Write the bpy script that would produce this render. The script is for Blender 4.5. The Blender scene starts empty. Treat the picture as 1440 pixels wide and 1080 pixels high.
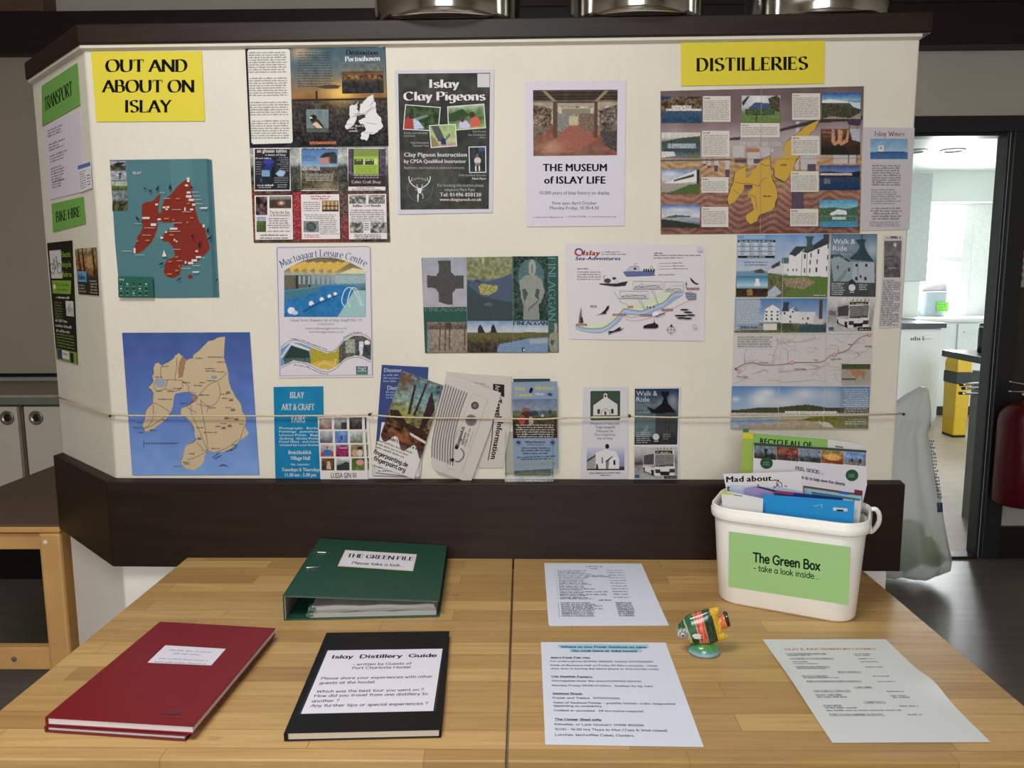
import bpy, bmesh, math, random
import numpy as np
from mathutils import Vector, Matrix
random.seed(7)
NR = np.random.RandomState(11)
SC = bpy.context.scene
COL = SC.collection

# ------------------------------------------------------------------ camera
F = 1063.30824                       # focal length in pixels of the 1440 wide frame
PITCH, ROLL, YAW = 0.13098403, -0.00468591, -0.01431522
TZ = 0.74                            # table height
CZ = TZ + 0.61019635                 # eye height
WD, WYAW = 1.65260396, 0.01467074    # notice wall: distance and slight turn
_cy, _sy, _cp, _sp, _cr, _sr = math.cos(YAW), math.sin(YAW), math.cos(PITCH), math.sin(PITCH), math.cos(ROLL), math.sin(ROLL)
CAM = (np.array([[_cr, -_sr, 0], [_sr, _cr, 0], [0, 0, 1]]) @ np.array([[1, 0, 0], [0, _cp, -_sp], [0, _sp, _cp]])
       @ np.array([[1, 0, 0], [0, 0, -1], [0, 1, 0.]]) @ np.array([[_cy, -_sy, 0], [_sy, _cy, 0], [0, 0, 1]]))
EYE = np.array([0, 0, CZ])
cd = bpy.data.cameras.new('camera'); cam = bpy.data.objects.new('camera', cd); COL.objects.link(cam)
cd.sensor_width = 36; cd.lens = F / 1440 * 36; cd.clip_start = .02; cd.clip_end = 60
cam.matrix_world = Matrix(((CAM[0][0], -CAM[1][0], -CAM[2][0], 0), (CAM[0][1], -CAM[1][1], -CAM[2][1], 0),
                           (CAM[0][2], -CAM[1][2], -CAM[2][2], CZ), (0, 0, 0, 1)))
SC.camera = cam

# ------------------------------------------------------------------ light
SC.view_settings.view_transform = 'Standard'; SC.view_settings.look = 'None'
SC.view_settings.exposure = 0.0; SC.view_settings.gamma = 1; SC.view_settings.use_curve_mapping = False
w = bpy.data.worlds.new('world'); SC.world = w; w.use_nodes = True
w.node_tree.nodes['Background'].inputs[0].default_value = (.86, .93, 1, 1)
w.node_tree.nodes['Background'].inputs[1].default_value = 3.0
def area(name, loc, aim, sx, sy, watts, col=(1, 1, 1)):
    l = bpy.data.lights.new(name, 'AREA'); l.shape = 'RECTANGLE'; l.size = sx; l.size_y = sy; l.energy = watts; l.color = col
    o = bpy.data.objects.new(name, l); COL.objects.link(o); o.location = loc
    o.rotation_euler = (Vector(aim) - Vector(loc)).to_track_quat('-Z', 'Y').to_euler(); return o
area('window_daylight', (-.2, -2.45, 1.85), (-.1, 1.6, 1.2), 1.5, 1.3, 44, (1, .985, .965))
area('ceiling_panel_light', (-.55, .35, 2.62), (-.5, .5, 0), .9, .6, 29, (1, .975, .93))
area('kitchen_window_daylight', (4.2, 8.55, 1.55), (3.6, 5, 1.0), 1.9, 1.6, 360, (.95, .98, 1))
area('kitchen_ceiling_light', (3.2, 5.4, 2.36), (3.2, 5.4, 0), 1.0, 1.0, 12, (1, 1, 1))

# ------------------------------------------------------------------ pixel <-> space
def rays(p):
    p = np.atleast_2d(np.asarray(p, float))
    return np.c_[(p[:, 0] - 720) / F, (p[:, 1] - 540) / F, np.ones(len(p))] @ CAM
def onz(u, v, z): r = rays((u, v))[0]; return EYE + r * ((z - CZ) / r[2])
def ony(u, v, y): r = rays((u, v))[0]; return EYE + r * (y / r[1])
class Plane:
    def __init__(s, p, n): s.p = np.asarray(p, float); s.n = np.asarray(n, float) / np.linalg.norm(n)   # n points to the viewer
    def hit(s, px, h=0):
        r = rays(px); t = ((s.p - EYE) @ s.n) / (r @ s.n)
        return EYE + r * t[:, None] + s.n * h
    def off(s, d): return Plane(s.p + s.n * d, s.n)
def plane3(a, b, c, toward=EYE):
    a, b, c = map(np.asarray, (a, b, c)); n = np.cross(b - a, c - a)
    if n @ (np.asarray(toward) - a) < 0: n = -n
    return Plane(a, n)
WALL = Plane((WD * math.sin(WYAW), WD * math.cos(WYAW), 1), (-math.sin(WYAW), -math.cos(WYAW), 0))
def wp(x, z, off=0):                 # point of the notice wall at x
    y = (WD - x * math.sin(WYAW)) / math.cos(WYAW); return np.array([x, y, z]) + WALL.n * off

# ------------------------------------------------------------------ colours and materials
def s2l(c):
    c = np.asarray(c, float) / 255.; return np.where(c <= .04045, c / 12.92, ((np.maximum(c, 0) + .055) / 1.055) ** 2.4)
MATS = {}
def _nt(name):
    m = bpy.data.materials.new(name); m.use_nodes = True; return m, m.node_tree, m.node_tree.nodes['Principled BSDF']
def mat(name, rgb, rough=.5, metal=0, vary=.06, scale=30, bump=0, bscale=200, stretch=(1, 1, 1), **kw):
    if name in MATS: return MATS[name]
    m, nt, b = _nt(name); N, L = nt.nodes, nt.links
    c = s2l(rgb)
    tc = N.new('ShaderNodeTexCoord'); mp = N.new('ShaderNodeMapping'); mp.inputs['Scale'].default_value = stretch
    L.new(tc.outputs['Object'], mp.inputs[0])
    nz = N.new('ShaderNodeTexNoise'); nz.inputs['Scale'].default_value = scale; nz.inputs['Detail'].default_value = 4
    L.new(mp.outputs[0], nz.inputs['Vector'])
    rp = N.new('ShaderNodeValToRGB'); rp.color_ramp.elements[0].position = .3; rp.color_ramp.elements[1].position = .7
    rp.color_ramp.elements[0].color = (*np.clip(c * (1 - vary), 0, 1), 1); rp.color_ramp.elements[1].color = (*np.clip(c * (1 + vary), 0, 1), 1)
    L.new(nz.outputs[0], rp.inputs[0]); L.new(rp.outputs[0], b.inputs['Base Color'])
    b.inputs['Roughness'].default_value = rough; b.inputs['Metallic'].default_value = metal
    if bump:
        n2 = N.new('ShaderNodeTexNoise'); n2.inputs['Scale'].default_value = bscale; n2.inputs['Detail'].default_value = 3
        L.new(mp.outputs[0], n2.inputs['Vector'])
        bp = N.new('ShaderNodeBump'); bp.inputs['Strength'].default_value = bump; bp.inputs['Distance'].default_value = .002
        L.new(n2.outputs[0], bp.inputs['Height']); L.new(bp.outputs[0], b.inputs['Normal'])
    for k, v in kw.items(): b.inputs[k].default_value = v
    MATS[name] = m; return m
def print_mat(name, rough, coat=0, alpha=None):
    if name in MATS: return MATS[name]
    m, nt, b = _nt(name)
    a = nt.nodes.new('ShaderNodeAttribute'); a.attribute_name = 'Col'
    nt.links.new(a.outputs['Color'], b.inputs['Base Color']); b.inputs['Roughness'].default_value = rough
    b.inputs['Specular IOR Level'].default_value = .12 if not coat or coat < .3 else .5; b.inputs['Coat Weight'].default_value = coat; b.inputs['Coat Roughness'].default_value = .12
    MATS[name] = m; return m
PAPER = print_mat('printed_paper', .6); GLOSS = print_mat('printed_gloss', .5); LAM = print_mat('laminated_print', .46)
CERAMIC = print_mat('painted_glaze', .25, .6)

# ------------------------------------------------------------------ objects
ROOT = {}
def tag(o, label=None, cat=None, group=None, kind=None):
    for k, v in (('label', label), ('category', cat), ('group', group), ('kind', kind)):
        if v: o[k] = v
    return o
def thing(name, loc, label, cat, group=None):
    o = bpy.data.objects.new(name, None); COL.objects.link(o); o.location = tuple(map(float, loc)); o.empty_display_size = .05
    ROOT[o.name] = np.asarray(loc, float); return tag(o, label, cat, group)
def origin_of(p):
    while p.parent: p = p.parent
    return ROOT[p.name]
def link(name, verts, faces, m, parent=None, label=None, cat=None, group=None, kind=None, smooth=False, cols=None, bevel=0, seg=2):
    v = np.asarray(verts, float)
    if parent is not None: org = origin_of(parent)
    else:
        lo, hi = v.min(0), v.max(0); org = np.array([(lo[0] + hi[0]) / 2, (lo[1] + hi[1]) / 2, lo[2]])
    me = bpy.data.meshes.new(name); me.from_pydata((v - org).tolist(), [], [list(map(int, f)) for f in faces])
    if cols is not None:
        at = me.color_attributes.new('Col', 'FLOAT_COLOR', 'POINT')
        c = np.ones((len(v), 4)); c[:, :3] = cols; at.data.foreach_set('color', c.ravel())
    if smooth: me.polygons.foreach_set('use_smooth', [True] * len(me.polygons))
    me.materials.append(m); me.update()
    o = bpy.data.objects.new(name, me); COL.objects.link(o)
    if parent is not None: o.parent = parent
    else: o.location = org; ROOT[o.name] = org
    if bevel:
        b = o.modifiers.new('bevel', 'BEVEL'); b.width = bevel; b.segments = seg; b.limit_method = 'ANGLE'; b.angle_limit = .6
        if smooth is None: pass
    return tag(o, label, cat, group, kind)

class G:                              # gathers shapes of ONE mesh
    def __init__(s): s.v = []; s.f = []; s.n = 0
    def add(s, v, f):
        v = np.asarray(v, float); s.v.append(v); s.f += [[i + s.n for i in q] for q in f]; s.n += len(v); return s
    def box(s, x0, x1, y0, y1, z0, z1):
        v = [(x, y, z) for z in (z0, z1) for y in (y0, y1) for x in (x0, x1)]
        return s.add(v, [(0, 2, 3, 1), (4, 5, 7, 6), (0, 1, 5, 4), (2, 6, 7, 3), (0, 4, 6, 2), (1, 3, 7, 5)])
    def hexa(s, b, t):                # bottom quad, top quad
        v = list(map(tuple, b)) + list(map(tuple, t))
        return s.add(v, [(3, 2, 1, 0), (4, 5, 6, 7), (0, 1, 5, 4), (1, 2, 6, 5), (2, 3, 7, 6), (3, 0, 4, 7)])
    def prism(s, poly, z0, z1):
        n = len(poly); v = [(x, y, z0) for x, y in poly] + [(x, y, z1) for x, y in poly]
        return s.add(v, [list(range(n))[::-1], list(range(n, 2 * n))] + [(i, (i + 1) % n, n + (i + 1) % n, n + i) for i in range(n)])
    def loft(s, rings, cap=True, closed=True):
        m = len(rings[0]); v = np.concatenate([np.asarray(r, float) for r in rings]); f = []
        for k in range(len(rings) - 1):
            for i in range(m if closed else m - 1):
                j = (i + 1) % m; f.append((k * m + i, k * m + j, (k + 1) * m + j, (k + 1) * m + i))
        if cap: f += [list(range(m))[::-1], list(range((len(rings) - 1) * m, len(rings) * m))]
        return s.add(v, f)
    def tube(s, pts, r, n=8, cap=True):
        pts = np.asarray(pts, float); rr = np.broadcast_to(np.asarray(r, float), (len(pts),)); rings = []
        t = np.gradient(pts, axis=0); up = np.array([0, 0, 1.]) if abs(t[0][2]) < .8 * np.linalg.norm(t[0]) else np.array([0, 1., 0])
        for p, d, q in zip(pts, t, rr):
            d = d / np.linalg.norm(d); a = np.cross(d, up); a /= np.linalg.norm(a); b = np.cross(a, d); up = b
            an = np.arange(n) * 2 * math.pi / n; rings.append(p + q * (np.cos(an)[:, None] * a + np.sin(an)[:, None] * b))
        return s.loft(rings, cap)
    def lathe(s, prof, c=(0, 0, 0), n=48, cap=True):
        an = np.arange(n) * 2 * math.pi / n
        return s.loft([np.c_[c[0] + r * np.cos(an), c[1] + r * np.sin(an), np.full(n, c[2] + z)] for r, z in prof], cap)
    def obj(s, name, m, parent=None, **k):
        return link(name, np.concatenate(s.v), s.f, m, parent, **k)
def xf(o, yaw, at):                   # helper for building in a local frame: returns fn(x,y,z)->world
    c, q = math.cos(yaw), math.sin(yaw)
    return lambda P: np.c_[at[0] + P[:, 0] * c - P[:, 1] * q, at[1] + P[:, 0] * q + P[:, 1] * c, at[2] + P[:, 2]]
def turn(g, yaw, at):
    f = xf(None, yaw, at); g.v = [f(v) for v in g.v]; return g

# ------------------------------------------------------------------ lettering
# (1) the built-in sans, (2) a drawn single-line alphabet used with a round pen ("pen") or a broad nib and serifs ("serif")
_B = "~1,4.6 2.8,6.5 5,5.6 5.6,3.2 4.8,.7 2.8,0 1,1.4"
_O = "~5,10 2,9 .6,5 2,1 5,0 8,1 9.4,5 8,9 5,10"
_C = "~8,8.2 6,9.8 3.6,9.7 1.4,8 .7,5 1.4,2 3.6,.3 6,.2 8,1.6"
_P = "1,0 1,10;~1,10 4,10 6,8.8 6,6 4,4.7 1,4.7"
STROKES = {
'A': "8.4;0,0 4.1,10 8.2,0;1.6,3.6 6.6,3.6", 'B': "7.5;1,0 1,10;~1,10 4,10 5.6,8.8 5.6,6.6 4,5.4 1,5.4;~1,5.4 4.4,5.4 6.4,4.2 6.4,1.4 4.6,0 1,0",
'C': "8.6;" + _C, 'D': "8.8;1,0 1,10;~1,10 4,10 6.6,8.6 7.8,5 6.6,1.4 4,0 1,0", 'E': "7;1,0 1,10;1,10 6,10;1,5.2 5,5.2;1,0 6.2,0",
'F': "6.4;1,0 1,10;1,10 6,10;1,5.2 5,5.2", 'G': "9;" + _C + ";8,1.4 8,4.4 5.4,4.4", 'H': "9;1,0 1,10;8,0 8,10;1,5.2 8,5.2", 'I': "3.4;1.7,0 1.7,10",
'J': "5;~4,10 4,3 3.4,.8 2,0 .4,.6", 'K': "7.8;1,0 1,10;7,10 1,4.6;2.8,6 7.4,0", 'L': "6.6;1,0 1,10;1,0 6.2,0", 'M': "10.6;1,0 1.6,10;1.6,10 5.2,2 8.8,10;8.8,10 9.5,0",
'N': "9.4;1,0 1,10;1,10 8.4,0;8.4,0 8.4,10", 'O': "10;" + _O, 'P': "6.8;" + _P, 'Q': "10;" + _O + ";6,2.4 9.2,-1.4", 'R': "7.8;" + _P + ";3.4,4.7 7.6,0",
'S': "7;~6,8.6 4.6,9.8 2.4,9.8 1,8.4 1.4,6.4 3.4,5.3 5.6,4.2 6.2,2.2 5,.5 2.6,.1 .8,1.4", 'T': "7.8;4,0 4,10;.4,10 7.6,10", 'U': "9;~1,10 1,3.5 2,.8 4.5,0 7,.8 8,3.5 8,10",
'V': "8.2;.4,10 4.2,0 8,10", 'W': "12;.4,10 3.4,0 6,9 8.6,0 11.6,10", 'X': "8;.6,10 7.4,0;7.4,10 .6,0", 'Y': "8;.4,10 4,5;7.6,10 4,5 4,0", 'Z': "7.4;.8,10 6.8,10 .6,0 7,0",
'a': "6.2;~5.2,6 3,6.6 1,5.4 .7,2.8 1.6,.5 3.4,.2 5.2,2;5.2,6.4 5.2,1.2 5.8,0", 'b': "6.4;1,10 1,0;" + _B, 'c': "5.6;~5,5.4 3.4,6.6 1.4,5.4 .7,3.2 1.6,.7 3.4,0 5.2,1",
'd': "6.4;5.4,10 5.4,0;~5.4,4.8 3.6,6.5 1.5,5.6 .7,3.2 1.5,.7 3.4,0 5.4,1.6", 'e': "6;~.9,3.4 5.3,3.6 4.6,5.9 2.9,6.6 1.2,5.4 .7,3 1.6,.7 3.4,0 5.3,1", 'f': "4.4;~4.4,9.2 3.4,10 2.3,9 2.1,7 2.1,0;.5,6.3 4,6.3",
'g': "6.2;~5.2,5.8 3.2,6.6 1.2,5.4 .7,3.2 1.6,1 3.4,.6 5.2,2.4;~5.2,6.4 5.2,0 4.8,-2.2 3,-3.2 1,-2.4", 'h': "6.2;1,10 1,0;~1,4.2 2.6,6.3 4.4,6.2 5.1,4.6 5.2,0", 'i': "2.4;1.2,6.5 1.2,0;1.2,8.8 1.2,9.3",
'j': "3;~1.8,6.5 1.8,0 1.2,-2.4 -.2,-2.8;1.8,8.8 1.8,9.3", 'k': "5.6;1,10 1,0;4.8,6.4 1,2.8;2.4,4 5.2,0", 'l': "2.4;1.2,10 1.2,0", 'm': "9;1,6.5 1,0;~1,4.2 2.4,6.3 3.8,6.2 4.5,4.6 4.6,0;~4.6,4.2 6,6.3 7.4,6.2 8,4.6 8.1,0",
'n': "6.2;1,6.5 1,0;~1,4.2 2.6,6.3 4.4,6.2 5.1,4.6 5.2,0", 'o': "6;~3,6.5 1.2,5.4 .6,3.2 1.2,1 3,0 4.8,1 5.4,3.2 4.8,5.4 3,6.5", 'p': "6.4;1,6.5 1,-3.2;" + _B, 'q': "6.4;5.4,6.5 5.4,-3.2;~5.4,4.8 3.6,6.5 1.5,5.6 .7,3.2 1.5,.7 3.4,0 5.4,1.6",
'r': "4.6;1,6.5 1,0;~1,4 2.4,6 4.4,6.3", 's': "5;~4.4,5.6 3,6.5 1.3,6 1.1,4.6 2.6,3.5 4.3,2.5 4.3,.8 2.6,0 .7,.7", 't': "4.6;~2.2,8.8 2.2,.8 3,0 4.2,.3;.5,6.4 4.2,6.4", 'u': "6.2;~1,6.5 1,2 2,.2 3.8,.4 5,2.4;5.1,6.5 5.1,0",
'v': "5.4;.5,6.5 2.7,0 4.9,6.5", 'w': "8;.5,6.5 2.3,0 4,5.6 5.7,0 7.5,6.5", 'x': "5.6;.6,6.5 5,0;5,6.5 .6,0", 'y': "5.6;.6,6.5 2.9,.6;5,6.5 1.8,-3.2", 'z': "5.4;.8,6.4 4.8,6.4 .6,0 5,0",
'0': "6.6;~3.3,10 1.2,8.6 .6,5 1.2,1.4 3.3,0 5.4,1.4 6,5 5.4,8.6 3.3,10", '1': "4.4;.8,8 2.6,10 2.6,0", '2': "6.4;~.8,8 2,9.8 4,9.9 5.4,8.4 5,6 .8,0;.8,0 5.8,0", '3': "6.2;~.8,9.2 3,10 5.2,8.6 4.6,6 2.4,5.3 4.8,4.6 5.4,2 3.8,.2 .7,.6",
'4': "6.6;4.4,0 4.4,10 .6,3 6.2,3", '5': "6.4;5.2,10 1.4,10 1.1,5.6;~1.1,5.6 3,6.2 5.2,5 5.4,2 3.8,.2 .8,.6", '6': "6.4;~5,9.8 2.4,8 .9,4.4 1,1.6 3,0 5.2,1 5.4,3.6 3.6,5.2 1,3.6", '7': "6;.6,10 5.4,10 2,0", '8': "6.4;~3.2,5.4 1.1,7 1.4,9.4 3.2,10 5,9.4 5.3,7 3.2,5.4 .9,3.4 1.2,.7 3.2,0 5.2,.7 5.5,3.4 3.2,5.4",
'9': "6.4;~5.4,6.2 3.4,4.8 1.2,6 1,8.6 3,10 5,9 5.5,5.6 4.4,1.8 1.8,0", '.': "2.4;1.1,.2 1.3,.2", ',': "2.4;1.3,.4 .8,-1.4", '?': "5.6;~.6,8.2 2,9.9 4.4,9.4 4.6,7 2.6,5 2.5,2.6;2.5,.2 2.6,.3", '!': "2.6;1.3,10 1.3,3;1.3,.2 1.3,.4",
'-': "4.2;.6,3.6 3.6,3.6", '(': "3.4;~2.8,11 1.2,8 .8,4.5 1.2,1 2.8,-2", ')': "3.4;~.6,11 2.2,8 2.6,4.5 2.2,1 .6,-2", ':': "2.6;1.3,5 1.3,5.2;1.3,.5 1.3,.7", '/': "5;.4,-1 4.6,11", "'": "2;1,10 1,8", '@': "9;" + _O,
'&': "8.4;~8,5 6,1.4 3,0 .9,1.6 1.4,4 4.6,6.6 4.6,9 3,10 1.6,8.8 2.4,6.6 7.8,0", '+': "6;3,1 3,7;0,4 6,4"}
def _smooth(p, k=5):
    p = np.asarray(p, float); q = np.vstack([2 * p[0] - p[1], p, 2 * p[-1] - p[-2]])
    if np.allclose(p[0], p[-1]): q[0] = p[-2]; q[-1] = p[1]
    out = []
    for i in range(1, len(q) - 2):
        for t in np.arange(k) / k:
            a, b, c, d = q[i - 1], q[i], q[i + 1], q[i + 2]
            out.append(.5 * (2 * b + (c - a) * t + (2 * a - 5 * b + 4 * c - d) * t * t + (3 * b - a - 3 * c + d) * t ** 3))
    return np.array(out + [p[-1]])
def ribbon(p, wfun):
    p = np.asarray(p, float); d = np.gradient(p, axis=0) if len(p) > 2 else np.array([p[1] - p[0]] * 2)
    if len(p) > 2: d[0] = p[1] - p[0]; d[-1] = p[-1] - p[-2]
    L = np.linalg.norm(d, axis=1); L[L == 0] = 1; d = d / L[:, None]; n = np.c_[-d[:, 1], d[:, 0]]
    wd = np.array([wfun(a) for a in d])[:, None] / 2
    return np.vstack([p + n * wd, p - n * wd]), [(i, i + 1, len(p) + i + 1, len(p) + i) for i in range(len(p) - 1)]
_GL = {}
def glyph(ch, font, bold):
    k = (ch, font, bold)
    if k in _GL: return _GL[k]
    if font == 'sans':
        r = _bglyph(ch, bold)
    else:
        V, Fc, n = [], [], 0
        if ch not in STROKES: r = (np.zeros((0, 2)), [], .36 if ch == ' ' else .5)
        else:
            adv, *st = STROKES[ch].split(';')
            pw = (2.0 if bold else 1.45) if font == 'pen' else (2.5 if bold else 1.6)
            wf = (lambda d: pw) if font == 'pen' else (lambda d: pw * max(.3, abs(d[1] * math.cos(.3) - d[0] * math.sin(.3) * .9)))
            def put(v, f):
                nonlocal n
                V.append(np.asarray(v, float)); Fc.extend([tuple(i + n for i in q) for q in f]); n += len(v)
            for q in st:
                sm = q.startswith('~'); p = np.array([[float(t) for t in a.split(',')] for a in q.lstrip('~').split()])
                if sm: p = _smooth(p)
                segs = [p] if sm else [p[i:i + 2] for i in range(len(p) - 1)]
                for sg in segs: put(*ribbon(sg, wf))
                if font == 'pen':
                    for e in (p if not sm else p[[0, -1]]):
                        an = np.arange(8) * math.pi / 4; put(np.c_[e[0] + pw / 2 * np.cos(an), e[1] + pw / 2 * np.sin(an)], [tuple(range(8))])
                else:
                    for e, o in ((p[0], p[1]), (p[-1], p[-2])):
                        d = e - o; steep = abs(d[1]) > .9 * abs(d[0])
                        if ch in 'SCGaceost&?,.-' and not (ch == 'a'): continue
                        for yy in (0, 10, 6.5, -3.2):
                            if abs(e[1] - yy) < .15 and steep and not (ch in 'bdhk' and yy == 6.5):
                                hw = 1.45 if ch.isupper() else 1.05; put([(e[0] - hw, yy - .25), (e[0] + hw, yy - .25), (e[0] + hw, yy + .3), (e[0] - hw, yy + .3)], [(0, 1, 2, 3)])
                        if abs(d[1]) < .1 and ch in 'EFLTZ' :
                            s_ = 1 if e[1] < 3 else -1
                            if abs(e[1] - 5.2) < .3: a0, a1 = e[1] - 1.2, e[1] + 1.2
                            else: a0, a1 = sorted((e[1], e[1] + s_ * 2.2))
                            if e[0] > 3 or ch == 'T': put([(e[0] - .28, a0), (e[0] + .28, a0), (e[0] + .28, a1), (e[0] - .28, a1)], [(0, 1, 2, 3)])
            r = (np.concatenate(V) / 10, Fc, (float(adv) + (.5 if font == 'pen' else .9)) / 10)
    _GL[k] = r; return r
_BF = bpy.data.curves.new('letters', 'FONT'); _BO = bpy.data.objects.new('letters', _BF); COL.objects.link(_BO)
_BF.resolution_u = 2
def _bmesh_of(t, bold):
    _BF.body = t
    dg = bpy.context.evaluated_depsgraph_get(); dg.update()
    me = _BO.evaluated_get(dg).to_mesh()
    v = np.array([x.co[:2] for x in me.vertices]).reshape(-1, 2); f = [tuple(p.vertices) for p in me.polygons]
    _BO.evaluated_get(dg).to_mesh_clear(); return v, f
_v, _f = _bmesh_of('H', False); _CAPH = _v[:, 1].max()
_v, _f = _bmesh_of('II', False); _II = np.ptp(_v[:, 0])
def _bglyph(ch, bold):
    if ch == ' ': return (np.zeros((0, 2)), [], .36)
    v, f = _bmesh_of(ch, bold); n0 = len(v)
    if bold and n0: v = np.vstack([v - (.042, .014), v + (.042, -.014), v + (0, .014)]); f = [tuple(i + n0 * k for i in q) for k in range(3) for q in f]
    if len(v) == 0: return (np.zeros((0, 2)), [], .36)
    v2, _ = _bmesh_of('I' + ch + 'I', False)
    return (v / _CAPH, f, (np.ptp(v2[:, 0]) - _II) / _CAPH + (.05 if bold else 0))
def layout(t, font='sans', bold=False, track=0):
    V, Fc, n, x = [], [], 0, 0
    for ch in t:
        v, f, a = glyph(ch, font, bold)
        if len(v):
            V.append(v + (x, 0)); Fc += [tuple(i + n for i in q) for q in f]; n += len(v)
        x += a + track
    return (np.concatenate(V) if V else np.zeros((0, 2))), Fc, x

# ------------------------------------------------------------------ printed sheets
class Pic:                            # colours of a fine grid, drawn with shapes
    def __init__(s, x0, y0, x1, y1, step):
        s.q = (x0, y0, x1, y1); step *= .68; nx, ny = max(3, int(abs(x1 - x0) / step) + 1), max(3, int(abs(y1 - y0) / step) + 1)
        s.X, s.Y = np.meshgrid(np.linspace(x0, x1, nx), np.linspace(y0, y1, ny)); s.C = np.zeros((ny, nx, 3)) + 128
    def fill(s, c): s.C[:] = c; return s
    def grad(s, *st):                 # (y, colour) stops
        ys = [a for a, _ in st]; cs = np.array([c for _, c in st], float)
        for k in range(3): s.C[..., k] = np.interp(s.Y, ys, cs[:, k])
        return s
    def _set(s, m, c, jit=0):
        s.C[m] = np.asarray(c, float) + (NR.randn(int(m.sum()), 1) * jit if jit else 0)
    def rect(s, x0, y0, x1, y1, c, jit=0): s._set((s.X >= x0) & (s.X <= x1) & (s.Y >= y0) & (s.Y <= y1), c, jit); return s
    def ell(s, cx, cy, rx, ry, c, jit=0): s._set(((s.X - cx) / rx) ** 2 + ((s.Y - cy) / ry) ** 2 <= 1, c, jit); return s
    def poly(s, p, c, jit=0):
        m = np.zeros(s.X.shape, bool); n = len(p)
        for i in range(n):
            (xa, ya), (xb, yb) = p[i], p[(i + 1) % n]
            if ya == yb: continue
            m ^= ((ya > s.Y) != (yb > s.Y)) & (s.X < (xb - xa) * (s.Y - ya) / (yb - ya) + xa)
        s._set(m, c, jit); return s
    def hill(s, pts, c, jit=0, to=1e9):  # everything below a ridge line
        h = np.interp(s.X, [a for a, _ in pts], [b for _, b in pts]); s._set((s.Y >= h) & (s.Y <= to), c, jit); return s
    def noise(s, amp, cell=6, seed=0, x0=-1e9, y0=-1e9, x1=1e9, y1=1e9, tint=(1, 1, 1)):
        R = np.random.RandomState(seed + 5); T = R.rand(97, 97) - .5
        gx, gy = s.X / cell, s.Y / cell; i, j = np.floor(gx).astype(int), np.floor(gy).astype(int); a, b = gx - i, gy - j
        t = lambda p, q: T[q % 97, p % 97]
        nz = t(i, j) * (1 - a) * (1 - b) + t(i + 1, j) * a * (1 - b) + t(i, j + 1) * (1 - a) * b + t(i + 1, j + 1) * a * b
        m = (s.X >= x0) & (s.X <= x1) & (s.Y >= y0) & (s.Y <= y1)
        s.C[m] += (nz[..., None] * 2 * amp * np.asarray(tint))[m]; return s
    def glow(s, cx, cy, rx, ry, c, k=1):
        w_ = k * np.exp(-(((s.X - cx) / rx) ** 2 + ((s.Y - cy) / ry) ** 2))[..., None]; s.C = s.C * (1 - w_) + np.asarray(c, float) * w_; return s

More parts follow.
